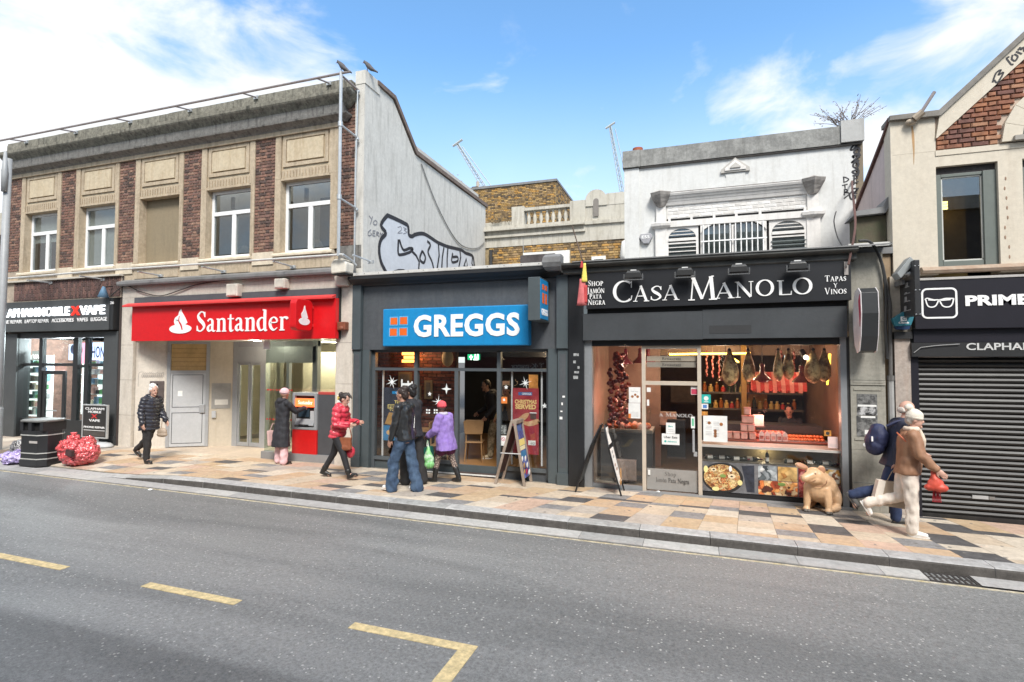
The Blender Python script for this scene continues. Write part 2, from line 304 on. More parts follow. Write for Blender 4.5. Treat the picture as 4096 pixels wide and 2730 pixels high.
GL = {  # roman letters: width, strokes; capitals stand 1 high, lower case .62
'C': (.86, [arc(.48,.5,.42,.47,50,310,TN,TK), [(.8,.66,.04),(.8,.95,.045)], [(.78,.1,.03),(.82,.3,.05)]]),
'A': (.9, [[(.1,.02,TN),(.45,.99,TN)], [(.43,1,TK),(.78,.02,TK)], [(.22,.34,TN),(.62,.34,TN)], _s(-.02,.24,.02), _s(.62,.94,.02)]),
'S': (.56, [[(.49,.72,.04),(.42,.92,.05),(.26,.955,.055),(.1,.78,.10),(.2,.58,TK),(.38,.42,TK),(.46,.22,.1),(.28,.045,.055),(.1,.08,.05),(.05,.28,.04)], [(.49,.7,.04),(.49,.95,.04)], [(.05,.05,.04),(.05,.3,.04)]]),
'M': (1.12, [[(.12,.02,TN),(.2,.98,TN)], [(.19,.97,TK),(.55,.05,.12)], [(.55,.05,TN),(.9,.97,TN)], [(.9,.98,TK),(.98,.02,TK)], _s(0,.26,.02), _s(.82,1.14,.02), _s(.06,.2,.98), _s(.92,1.02,.98)]),
'N': (.96, [[(.14,.02,TN),(.14,.98,TN)], [(.13,.98,TK),(.8,.04,TK)], [(.82,.04,TN),(.82,.98,TN)], _s(.02,.28,.02), _s(.7,.94,.98), _s(.0,.14,.98)]),
'O': (1.0, [arc(.5,.5,.42,.46,0,360,TN,TK+.02,36)]),
'L': (.66, [_v(.18), [(.18,.025,.05),(.58,.025,.05)], [(.6,0,.05),(.62,.26,.04)], _s(.04,.32,.975)]),
'H': (.96, [_v(.18), _v(.76), _s(.18,.76,.5,TN), _s(.04,.32,.02), _s(.62,.9,.02), _s(.04,.32,.98), _s(.62,.9,.98)]),
'P': (.66, [_v(.18), arc(.3,.72,.28,.255,-90,90,TN,TK), _s(.18,.3,.975,TN), _s(.18,.3,.465,TN), _s(.04,.34,.02), _s(.04,.2,.98)]),
'J': (.42, [[(.26,1,TK),(.26,.1,TK),(.14,-.12,.07),(.0,-.14,.05)], _s(.1,.4,.98)]),
'T': (.82, [_v(.41), _s(.04,.78,.965,.06), [(.05,.97,.05),(.03,.76,.04)], [(.77,.97,.05),(.79,.76,.04)], _s(.26,.56,.02)]),
'E': (.66, [_v(.18), _s(.18,.56,.97,TN), _s(.18,.5,.52,TN), _s(.18,.58,.03,TN), [(.56,1,.04),(.57,.8,.04)], [(.5,.62,.04),(.5,.42,.04)], [(.6,.24,.04),(.58,0,.04)], _s(.04,.2,.02), _s(.04,.2,.98)]),
'G': (.92, [arc(.48,.5,.42,.47,50,300,TN,TK), [(.78,.68,.04),(.78,.95,.045)], _v(.76,TK,.05,.42), _s(.62,.88,.43)]),
'R': (.78, [_v(.18), arc(.3,.74,.26,.235,-90,90,TN,TK), _s(.18,.3,.975,TN), _s(.18,.32,.505,TN), [(.36,.5,.1),(.68,.03,TK)], _s(.04,.32,.02), _s(.6,.82,.02), _s(.04,.2,.98)]),
'Y': (.8, [[(.08,.98,TK),(.4,.45,.13)], [(.72,.98,TN),(.4,.45,TN)], _v(.4,TK,0,.48), _s(-.04,.22,.98), _s(.6,.84,.98), _s(.26,.54,.02)]),
'V': (.86, [[(.1,.98,TK),(.43,.0,.12)], [(.43,.0,TN),(.76,.98,TN)], _s(-.04,.26,.98), _s(.62,.9,.98)]),
'I': (.38, [_v(.19), _s(.05,.33,.02), _s(.05,.33,.98)]),
'a': (.5, [[(.06,.5,.08),(.16,.6,.06),(.28,.57,.08),(.33,.44,.11),(.33,.12,.11),(.42,.02,.06),(.5,.06,.03)], [(.33,.36,.05),(.14,.28,.08),(.07,.15,.12),(.15,.03,.07),(.33,.12,.04)]]),
'n': (.6, [[(.14,.02,.12),(.14,.6,.12)], [(.14,.48,.04),(.28,.59,.06),(.42,.56,.1),(.46,.4,.12),(.46,.02,.12)], _s(.02,.26,.015), _s(.34,.58,.015), _s(.02,.14,.59)]),
't': (.36, [[(.16,.8,.06),(.16,.14,.12),(.22,.02,.08),(.34,.06,.03)], _s(.0,.34,.59,.05)]),
'd': (.6, [[(.44,.96,.12),(.44,.1,.12),(.56,.03,.04)], [(.44,.5,.04),(.28,.6,.05),(.1,.46,.11),(.08,.24,.12),(.18,.03,.07),(.32,.04,.05),(.44,.14,.04)], _s(.32,.44,.95)]),
'e': (.5, [[(.08,.36,.045),(.42,.38,.045),(.38,.54,.07),(.24,.6,.05),(.1,.48,.1),(.07,.28,.12),(.14,.1,.1),(.28,.02,.06),(.44,.12,.03)]]),
'r': (.44, [[(.14,.02,.12),(.14,.6,.12)], [(.14,.44,.04),(.24,.58,.06),(.38,.56,.1),(.42,.5,.1)], _s(.02,.28,.015), _s(.02,.14,.59)]),
's': (.4, [[(.34,.46,.04),(.26,.59,.05),(.12,.56,.08),(.1,.42,.1),(.28,.26,.1),(.32,.12,.09),(.2,.02,.05),(.06,.1,.04)]]),
'u': (.6, [[(.12,.6,.12),(.13,.16,.12),(.26,.02,.07),(.42,.12,.04)], [(.44,.6,.12),(.44,.02,.12)], _s(.02,.14,.59), _s(.34,.46,.59), _s(.44,.56,.02)]),
'm': (.88, [[(.12,.02,.11),(.12,.6,.11)], [(.12,.48,.04),(.26,.59,.06),(.4,.5,.11),(.4,.02,.11)], [(.4,.48,.04),(.54,.59,.06),(.68,.5,.11),(.68,.02,.11)], _s(.02,.22,.015), _s(.3,.5,.015), _s(.58,.78,.015)]),
'o': (.54, [arc(.27,.31,.21,.28,0,360,.05,.12,24)]), 'h': (.6, [[(.14,.02,.12),(.14,.96,.12)], [(.14,.48,.04),(.28,.59,.06),(.44,.5,.12),(.46,.02,.12)], _s(.02,.26,.015), _s(.34,.58,.015)]),
'p': (.58, [[(.14,-.3,.12),(.14,.6,.12)], [(.14,.48,.04),(.3,.6,.05),(.46,.46,.11),(.47,.2,.12),(.34,.02,.06),(.14,.1,.04)], _s(.02,.28,-.29)]),
'g': (.56, [arc(.26,.4,.19,.19,0,360,.05,.1,20), [(.18,.2,.05),(.12,.1,.07),(.36,.02,.1),(.46,-.12,.08),(.26,-.27,.05),(.06,-.16,.06),(.16,.0,.04)], _s(.4,.54,.56)]),
}
def roman(s, mat, parent, x0, x1, z0, z1, y, d=.012, small=.78, name='lettering', track=.05, bold=1.0):
 """roman lettering: capitals, lower case, or ^X for a small capital; fitted to the box"""
 b = B(); x = 0; i = 0; acc = []
 while i < len(s):
  ch = s[i]; k = 1.0
  if ch == '^': i += 1; ch = s[i]; k = small
  if ch == ' ': x += .42; i += 1; continue
  up = {'Ó': 'O', 'ó': 'o'}.get(ch, ch); w, st = GL[up]
  if up != ch:
   acc.append([(x + w*k*.5, (1.08 if ch == 'Ó' else .7) * k, .05), (x + w*k*.62, (1.26 if ch == 'Ó' else .9) * k, .1)])
  for q in st:
   acc.append([(x + p[0]*k, p[1]*k, p[2]*bold*(k**.5)) for p in q])
  x += w * k + track; i += 1
 W_ = x - track; sx = (x1 - x0) / W_; sz = (z1 - z0)
 for j, q in enumerate(acc): ribbon(b, [(x0 + p[0]*sx, z0 + p[1]*sz, p[2]*(sx + sz)/2) for p in q], y, d + .00025 * j)
 return b.mk(name, mat, parent)
# ================================================================ the street
FY = 10.05                                     # building line
ROADZ = -.128
def up(x): return min(max((x + 11.3) / 1.9, 0.04), 1)      # the kerb is dropped at the left
def pav(x, y):
 return gz(x) - (1 - up(x)) * .112 * min(max((9.4 - y) / 1.6, 0), 1)
def struct(o): o['kind'] = 'structure'; return o
def slope_box(b, x0, x1, y0, y1, za, zb):
 b.hexa([(x0,y0,gz(x0)+za),(x1,y0,gz(x1)+za),(x1,y1,gz(x1)+za),(x0,y1,gz(x0)+za),(x0,y0,gz(x0)+zb),(x1,y0,gz(x1)+zb),(x1,y1,gz(x1)+zb),(x0,y1,gz(x0)+zb)]); return b
g = struct(B().quad((-400,-400,4.08-.6),(400,-400,-4.08-.6),(400,400,-4.08-.6),(-400,400,4.08-.6)).mk('ground', M('earth', (.12,.11,.1), .95)))
def asphalt():
 m = bpy.data.materials.new('asphalt'); m.use_nodes = True; t = m.node_tree; K = t.links; p = t.nodes['Principled BSDF']
 g = nd(t, 'ShaderNodeNewGeometry'); pos = g.outputs['Position']
 v = nd(t, 'ShaderNodeTexVoronoi'); v.inputs['Scale'].default_value = 42; K.new(pos, v.inputs['Vector'])
 big = nd(t, 'ShaderNodeTexNoise'); big.inputs['Scale'].default_value = .9; big.inputs['Detail'].default_value = 5; big.inputs['Distortion'].default_value = .6
 mp = nd(t, 'ShaderNodeMapping'); mp.inputs['Scale'].default_value = (.16, 1.2, 1); K.new(pos, mp.inputs[0]); K.new(mp.outputs[0], big.inputs['Vector'])
 cr = nd(t, 'ShaderNodeValToRGB'); e = cr.color_ramp.elements; e[0].position = .32; e[0].color = (.14,.142,.14,1); e[1].position = .68; e[1].color = (.222,.224,.22,1); K.new(big.outputs[0], cr.inputs[0])
 fine = nd(t, 'ShaderNodeTexNoise'); fine.inputs['Scale'].default_value = 30; fine.inputs['Detail'].default_value = 8; fine.inputs['Roughness'].default_value = .95; K.new(pos, fine.inputs['Vector'])
 fr = nd(t, 'ShaderNodeMapRange'); K.new(fine.outputs[0], fr.inputs[0]); fr.inputs[1].default_value = .36; fr.inputs[2].default_value = .64; fr.inputs[3].default_value = .38; fr.inputs[4].default_value = 1.62
 sc = nd(t, 'ShaderNodeVectorMath', operation='SCALE'); K.new(cr.outputs[0], sc.inputs[0]); K.new(fr.outputs[0], sc.inputs['Scale'])
 # pale chippings
 bw = nd(t, 'ShaderNodeSeparateColor'); K.new(v.outputs['Color'], bw.inputs[0])
 gt = nd(t, 'ShaderNodeMath', operation='GREATER_THAN'); K.new(bw.outputs[0], gt.inputs[0]); gt.inputs[1].default_value = .955
 lt = nd(t, 'ShaderNodeMath', operation='LESS_THAN'); K.new(v.outputs['Distance'], lt.inputs[0]); lt.inputs[1].default_value = .42
 mu = nd(t, 'ShaderNodeMath', operation='MULTIPLY'); K.new(gt.outputs[0], mu.inputs[0]); K.new(lt.outputs[0], mu.inputs[1])
 mx = nd(t, 'ShaderNodeMix', data_type='RGBA'); K.new(mu.outputs[0], mx.inputs[0]); K.new(sc.outputs[0], mx.inputs[6]); mx.inputs[7].default_value = (.42,.41,.39,1)
 # a darker, coarser old patch near the camera, and smoother worn wheel tracks
 sx = nd(t, 'ShaderNodeSeparateXYZ'); K.new(pos, sx.inputs[0])
 e1 = nd(t, 'ShaderNodeMath', operation='MULTIPLY_ADD'); K.new(sx.outputs[0], e1.inputs[0]); e1.inputs[1].default_value = .06; K.new(sx.outputs[1], e1.inputs[2])
 e2 = nd(t, 'ShaderNodeMath', operation='MULTIPLY_ADD'); K.new(big.outputs[0], e2.inputs[0]); e2.inputs[1].default_value = 1.5; K.new(e1.outputs[0], e2.inputs[2])
 pm = nd(t, 'ShaderNodeMapRange', interpolation_type='SMOOTHSTEP'); K.new(e2.outputs[0], pm.inputs[0]); pm.inputs[1].default_value = 3.75; pm.inputs[2].default_value = 4.2; pm.inputs[3].default_value = .72; pm.inputs[4].default_value = 1
 s2 = nd(t, 'ShaderNodeVectorMath', operation='SCALE'); K.new(mx.outputs[2], s2.inputs[0]); K.new(pm.outputs[0], s2.inputs['Scale'])
 K.new(s2.outputs[0], p.inputs['Base Color'])
 rr = nd(t, 'ShaderNodeMapRange'); K.new(big.outputs[0], rr.inputs[0]); rr.inputs[1].default_value = .3; rr.inputs[2].default_value = .7; rr.inputs[3].default_value = .62; rr.inputs[4].default_value = .42; K.new(rr.outputs[0], p.inputs['Roughness'])
 bp = nd(t, 'ShaderNodeBump'); bp.inputs['Strength'].default_value = .55; bp.inputs['Distance'].default_value = .012; K.new(fine.outputs[0], bp.inputs['Height']); K.new(bp.outputs[0], p.inputs['Normal'])
 return m
b = B(); slope_box(b, -60, 40, .6, 7.80, -.6, ROADZ); road = struct(b.mk('road', asphalt()))
yel = M('road_paint', (.45,.37,.21), .75, .2, 18, c2=(.68,.53,.28), bump=.5, bs=90, fine=.13)
b = B(); slope_box(b, -60, 40, 7.395, 7.44, ROADZ - .05, ROADZ + .004); b.mk('kerbside_line', M('line_paint', (.62,.52,.3), .7, .3, 8, c2=(.45,.42,.36), fine=.3, bs=50), road)
b = B(); slope_box(b, -60, 40, 7.443, 7.468, ROADZ - .05, ROADZ + .002); b.mk('joint_seal', M('tar', (.03,.03,.03), .6), road)
for x0, x1 in ((-13.4,-12.14),(-10.8,-9.52),(-8.19,-6.91),(-5.63,-4.36),(-3.02,-1.78)):
 b = B(); slope_box(b, x0, x1, 4.285, 4.395, ROADZ - .03, ROADZ + .005); b.mk('bay_marking', yel, road)
b = B(); slope_box(b, -1.92, -1.78, 2.9, 4.283, ROADZ - .03, ROADZ + .005); b.mk('bay_marking', yel, road)
# --- gutter stones
gutter = struct(T('gutter', None, None)); gran = [M('granite_%s' % 'abc'[i], c, .75, .1, 5, bump=.3, bs=150, fine=.12, streak=.1, c3=(.2,.19,.17)) for i, c in enumerate(((.36,.35,.34),(.42,.41,.39),(.32,.315,.305)))]
x = -15.6
while x < 6:
 w = random.uniform(.82, 1.0)
 a, c = x, x + w
 if not (c < 2.55 or a > 3.05):
  if a < 2.5: c = 2.555
  else: a = 3.045
 if c > a + .05 and not (2.55 <= a and c <= 3.05):
  b = B(); slope_box(b, a + .003, c - .003, 7.472, 7.775, ROADZ - .1, ROADZ + .012 + random.uniform(0, .004)); b.mk('gutter_stone', gran[random.randrange(3)], gutter)
 x = max(c, x + w) if not (2.4 < x < 3.0) else 3.045
b = B(); slope_box(b, -60, -15.6, 7.472, 7.775, ROADZ - .1, ROADZ + .012); slope_box(b, 6, 40, 7.472, 7.775, ROADZ - .1, ROADZ + .012); b.mk('gutter_run', gran[0], gutter, kind='stuff')
# --- kerb
kerb = struct(T('kerb', None, None)); kg = [M('kerb_granite_%s' % 'abc'[i], c, .7, .14, 6, bump=.35, bs=120, fine=.15, streak=.35, c3=(.1,.095,.085)) for i, c in enumerate(((.36,.355,.35),(.41,.405,.395),(.33,.33,.32)))]
kf = M('kerb_face_dirt', (.075,.068,.062), .8, .3, 4, bump=.35, bs=90, fine=.2, streak=.3, c3=(.05,.046,.042)); x = -15.6; ks = []  # shade of the upright kerb face, plus tyre dirt, put into the colour
while x < 6: ks.append(x); x += random.choice((.93, 1.05, 1.0, .25 if -1.2 < x < -.7 else 1.02))
ks += [6.0]
for a, c in zip(ks, ks[1:]):
 rings = []
 for xx in (a + .004, c - .004):
  h = ROADZ + .128 * up(xx) + .002; z = gz(xx)
  rings.append([(xx, 8.055, z - .3), (xx, 8.055, z + h + .0), (xx, 7.80, z + h), (xx, 7.782, z + h - min(.008, .1*(h-ROADZ))), (xx, 7.774, z + h - min(.028, .3*(h-ROADZ))), (xx, 7.77, z - .3)])
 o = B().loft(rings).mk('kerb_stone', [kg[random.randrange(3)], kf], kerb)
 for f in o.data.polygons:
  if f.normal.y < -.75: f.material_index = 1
b = B(); slope_box(b, -60, -15.6, 7.77, 8.055, -.4, 0); slope_box(b, 6, 40, 7.77, 8.055, -.4, 0); b.mk('kerb_run', kg[0], kerb, kind='stuff')
# --- pavement
pavement = struct(T('pavement', None, None))
b = B()
for i in range(-32, 14):
 x0, x1 = i * .5, i * .5 + .5
 b.hexa([(x0,8.05,pav(x0,8.05)-.3),(x1,8.05,pav(x1,8.05)-.3),(x1,14,gz(x1)-.3),(x0,14,gz(x0)-.3),(x0,8.05,pav(x0,8.05)-.014),(x1,8.05,pav(x1,8.05)-.014),(x1,14,gz(x1)-.014),(x0,14,gz(x0)-.014)])
b.mk('bedding', M('mortar_bed', (.2,.18,.15), .95, .3, 6), pavement)
b = B(); slope_box(b, -60, -16, 8.05, 14, -.4, 0); slope_box(b, 7, 40, 8.05, 14, -.4, 0); b.mk('paving_run', M('paving_far', (.4,.33,.27), .8, .2, 1.5), pavement, kind='stuff')
cream = dict(r=.72, var=.12, sc=2.2, bump=.25, bs=60, fine=.11, streak=.3, c3=(.24,.19,.145))
SL = [M('sandstone_cream', (.5,.41,.31), **cream), M('sandstone_buff', (.47,.36,.26), c2=(.52,.35,.21), **cream), M('sandstone_pale', (.54,.47,.38), **cream), M('sandstone_pink', (.48,.34,.26), **cream),
 M('sandstone_tan', (.47,.31,.19), c2=(.5,.38,.27), **cream), M('sandstone_gold', (.47,.33,.2), c2=(.5,.38,.25), **cream), M('sandstone_grey', (.4,.35,.3), **cream)]
DK = [M('slate_black', (.092,.088,.088), .6, .2, 4, bump=.3, bs=100, fine=.2), M('slate_grey', (.22,.213,.21), .65, .15, 4, bump=.3, bs=100, fine=.2)]
PZ = {1: (0,1700,3.92), 2: (500,1700,3.92), 3: (1300,1750,3.92), 4: (2200,1800,3.92), 5: (3000,1900,3.92), 6: (3496,1950,3.485)}
darks = [(1,1640,435,468,0),(1,1760,585,640,1),(1,2230,455,485,0),(2,690,542,600,1),(2,480,620,663,0),(2,800,702,750,1),(2,640,770,800,0),(2,1500,545,597,0),(2,1870,712,722,0),(2,2150,716,735,0),(2,1950,763,812,1),(2,1785,838,885,0),
(3,700,522,588,1),(3,680,596,612,0),(3,880,630,695,1),(3,830,728,778,0),(3,280,750,805,0),(3,450,808,882,1),(3,1900,640,710,0),(3,2030,740,800,1),(3,2300,745,770,0),(3,1920,872,945,0),(3,2050,975,1058,1),
(4,20,752,792,1),(4,390,742,818,0),(4,170,868,940,1),(4,130,620,636,0),(4,970,695,765,1),(4,790,740,768,0),(4,1250,825,900,1),(4,1520,810,838,0),(4,1590,680,722,1),(4,930,1012,1130,0),(4,2120,970,1068,1),(4,2250,878,905,0),
(5,100,578,605,0),(5,160,615,655,0),(5,550,615,652,0),(5,700,880,965,1),(5,1250,800,930,0),(5,1480,700,755,0),(5,1700,650,690,1),(5,550,450,520,1),(5,1000,560,625,0),
(6,1250,528,620,0),(6,1040,575,615,0),(6,1060,670,800,0),(6,1560,915,1060,0),(6,650,735,835,1),(6,1980,655,700,0),(6,870,418,448,0)]
def fan(x, y): return x + min(max(-.1 * (x - 1.5), -.3), .45) * (y - 8.06)
def unfan(x, y):
 q = x
 for _ in range(8): q += x - fan(q, y)
 return q
cols = {k: [] for k in range(-31, 12)}; CW = .512
for z, xc, ya, yb, tone in darks:
 o = PZ[z]; p0 = gp(o[0] + xc/o[2], o[1] + yb/o[2]); p1 = gp(o[0] + xc/o[2], o[1] + ya/o[2])
 k = math.floor((unfan((p0.x + p1.x)/2, (p0.y + p1.y)/2) - .04) / CW)
 if k in cols: cols[k].append([max(8.06, p0.y), min(10.0, p1.y), tone])
slabs = []
for k, ds in cols.items():
 ds.sort(); y = 8.06; segs = []
 if not ds or k < -26: ds = ds + [[q, q + random.uniform(.08,.26), random.randrange(2)] for q in ([random.uniform(8.2, 9.6)] if random.random() < .6 else [])]
 ds.sort()
 for d0, d1, tn in ds + [[10.035, 10.035, None]]:
  d0 = max(d0, y)
  while d0 - y > .02:
   l = d0 - y
   if l > .62: l = random.choice((.14, .24, .34, .46, .56)) if l > .8 else l / 2
   segs.append((y, y + l, random.choices(range(7), (5,4,4,3,3,1.6,1.5))[0])); y += l
  if tn is not None and d1 > y: segs.append((y, d1, 7 + tn)); y = d1
 for y0, y1, c in segs: slabs.append((k, y0, y1, c))
slabs.sort(key=lambda s: -(s[2] - s[1]) / (1 + .02 * (s[0] * CW) ** 2) - (.3 if s[3] > 6 else 0))
def slab(b, k, y0, y1, c):
 x0, x1 = .04 + k * CW, .04 + (k + 1) * CW; g = .0022; e = random.uniform(-.0015, .0015)
 P = [(fan(x0, y0) + g, y0 + g), (fan(x1, y0) - g, y0 + g), (fan(x1, y1) - g, y1 - g), (fan(x0, y1) + g, y1 - g)]
 return b.hexa([(p[0], p[1], pav(*p) - .05) for p in P] + [(p[0], p[1], pav(*p) + e) for p in P])
for s in slabs[:300]: slab(B(), *s).mk('paving_slab', (SL + DK)[s[3]], pavement)
for c in range(9):
 rest = [s for s in slabs[300:] if s[3] == c]
 if rest:
  b = B()
  for s in rest: slab(b, *s)
  b.mk('paving_slabs_rest', (SL + DK)[c], pavement, kind='stuff')
rg = random.Random(21); b = B()
for k in range(130):
 x, y = rg.uniform(-14, 5), rg.uniform(8.1, 9.95); r = rg.uniform(.012, .026); z = pav(x, y) + .0022; b.add([(x + r*cos(a)*rg.uniform(.8,1.1), y + r*sin(a), z) for a in [2*pi*j/9 for j in range(9)]], [tuple(range(9))])
b.mk('gum_spots', M('old_gum', (.2,.185,.17), .9, .3, 20), pavement, kind='stuff', fix=False)
# --- drain
dr = T('drain_grate', 'black iron drain grate set in the gutter by the kerb', 'drain grate'); iron = M('cast_iron', (.045,.04,.037), .55, .3, 20, bump=.4, bs=80)
zz = gz(2.8) + ROADZ
b = B(); b.box(2.56,3.04,7.475,7.495,zz-.1,zz+.008); b.box(2.56,3.04,7.74,7.765,zz-.1,zz+.008); b.box(2.56,2.585,7.495,7.74,zz-.1,zz+.008); b.box(3.015,3.04,7.495,7.74,zz-.1,zz+.008); b.box(2.585,3.015,7.60,7.63,zz-.05,zz+.004); b.mk('frame', iron, dr)
for i in range(7): box('bar', iron, dr, 2.62 + i*.058, 2.645 + i*.058, 7.495, 7.74, zz - .05, zz + .006)
box('sump', M('black_hole', (.006,.006,.006), .9), dr, 2.585, 3.015, 7.495, 7.74, zz - .16, zz - .09)
base(dr, (2.8, 7.62, zz))
# --- scraps of litter
wp = M('scrap_paper', (.8,.8,.78), .8)
for i, (q, lab) in enumerate((((602,1962), 'white paper scrap on the road below the dropped kerb'), ((3180,2212 - 14), 'torn white wrapper in the gutter below the pig statue'), ((3845,2069), 'small white scrap on the paving before the black shutter'), ((2633,1970), 'white scrap at the foot of the glass shop door'), ((3380,2032), 'white crumpled scrap at the grey pillar foot by the pig'))):
 p = gp(q[0], q[1], ROADZ if i < 2 else 0); s = (.07, .05, .045, .05, .03)[i]
 pts = [(p.x + s*cos(a)*random.uniform(.6,1), p.y + s*.7*sin(a)*random.uniform(.6,1), p.z + .006 + random.uniform(0,.02)) for a in [2*pi*k/7 for k in range(7)]]
 b = B(); b.add(pts + [(q_[0], q_[1], q_[2] - .006) for q_ in pts] + [(p.x, p.y, p.z + .03)], [(k, (k+1) % 7, 14) for k in range(7)] + [(k, k+7, (k+1) % 7 + 7, (k+1) % 7) for k in range(7)] + [tuple(range(13, 6, -1))])
 tag(b.mk('paper_scrap', wp), lab, 'litter')
# ================================================================ brick and stone building with the bank
bank = T('bank_building', 'two storey brown brick and stone building with moss stained cornice above the red bank sign', 'building')
stone = M('bath_stone', (.56,.465,.34), .8, .14, 1.6, c2=(.42,.335,.235), bump=.3, bs=70, fine=.13, streak=.45, c3=(.17,.12,.075))
stone_pale = M('pale_stone', (.62,.54,.42), .8, .12, 2, bump=.3, bs=70, fine=.1, streak=.2, c3=(.24,.18,.11))
stone_panel = M('panel_stone', (.6,.51,.37), .8, .1, 2.4, c2=(.5,.41,.28), bump=.25, bs=60, fine=.1, streak=.35, c3=(.3,.19,.09))
stone_dark = M('sooty_stone', (.27,.26,.24), .85, .25, 1.6, c2=(.2,.19,.175), bump=.4, bs=40, fine=.2, streak=.85, c3=(.045,.043,.04))
moss = M('mossy_coping', (.33,.31,.255), .95, .3, 2.2, c2=(.18,.172,.14), bump=.7, bs=30, fine=.3, streak=.75, c3=(.045,.043,.035))
lead = M('lead_flashing', (.2,.2,.2), .6, .25, 2, bump=.2, bs=30, streak=.3)
mort = M('old_mortar', (.4,.33,.26), .95, .3, 5, bump=.4, bs=90)
brk = brickmat('brown_brick', [(.16,.088,.066),(.23,.125,.09),(.13,.074,.06),(.2,.105,.078),(.085,.055,.047),(.27,.16,.115),(.18,.1,.08)])
white_pvc = M('white_pvc', (.8,.81,.81), .35, .04, 2); blind = M('pale_blind', (.6,.6,.57), .8, .06, 2)
winglass = glass('window_glass', (.75,.78,.78), 2.6)
XL, XR = -18.85, -6.82
# masses
box('core', M('core_plaster', (.5,.48,.44), .9, .1), bank, XL + .02, XR - .25, FY + 1.6, 17.3, 3.1, 8.2)
box('brick_backing', mort, bank, XL, XR - .05, FY, FY + .05, 7.65, 8.45); box('upper_floor', mort, bank, XL, XR - .2, FY + .06, 17, 3.0, 4.6)
for a, c in ((-18.85,-18.25),(-16.64,-16.0),(-14.38,-13.74),(-12.12,-11.48),(-9.86,-9.2),(-7.52,-6.87)): box('brick_backing', mort, bank, a, c, FY, FY + .4, 4.6, 7.649)
# side gable wall: white render, stepping down to the rear
prof = [(FY-.02,4.0),(FY-.02,8.62),(10.24,8.74),(10.62,8.70),(11.2,8.68),(12.3,7.74),(15.2,7.72),(17.35,7.74),(17.35,4.0)]
render = M('stained_render', (.66,.64,.59), .85, .08, 1.6, c2=(.55,.53,.485), bump=.25, bs=40, fine=.06, streak=.45, c3=(.27,.255,.225))
B().prism(prof, XR - .24, XR, 'x').mk('gable_wall', render, bank)
cop = [(10.5,8.70),(11.22,8.70),(12.33,7.75),(17.45,7.75),(17.45,7.86),(12.38,7.86),(11.26,8.80),(10.5,8.80)]
B().prism(cop, XR - .3, XR + .05, 'x').mk('gable_coping', M('coping_tile', (.16,.12,.1), .9, .3, 8, bump=.5, bs=30), bank)
box('parapet_post', render, bank, XR - .24, XR + .02, FY - .03, FY + .55, 8.5, 8.80)
# parapet, cornice
box('parapet', moss, bank, XL, XR - .28, FY - .12, FY + .3, 8.30, 8.575)
for i in range(11):
 x0 = XL + .1 + i * 1.045; box('parapet_stone', moss, bank, x0 + .006, x0 + 1.04, FY - .16 - random.uniform(0,.012), FY - .12, 8.27, 8.585 + random.uniform(0,.02))
B().loft([[(XL-.02+o2, FY-.02, z), (XL-.02+o2, FY-.02-d, z), (-7.25+d*.9, FY-.02-d, z), (-7.25+d*.9, FY-.02, z)] for z, d, o2 in ((7.98,.02,0),(8.02,.1,0),(8.20,.28,0),(8.235,.3,0),(8.31,.30,0),(8.33,.14,0))]).mk('cornice', moss, bank)
for i in range(10):
 x0 = XL + i * 1.16; x1 = min(x0 + 1.155, -7.16); box('frieze_block', stone_dark, bank, x0, x1, FY - .17 - random.uniform(0,.006), FY - .005, 7.86, 8.16)
B().loft([[(XL, FY-.02, z), (XL, FY-.02-d, z), (-7.3+d*.7, FY-.02-d, z), (-7.3+d*.7, FY-.02, z)] for z, d in ((7.70,.05),(7.74,.09),(7.775,.16),(7.80,.22),(7.835,.23),(7.87,.12))]).mk('architrave', stone_dark, bank)
box('architrave_band', stone, bank, XL + .1, -7.36, FY - .07, FY, 7.60, 7.74)
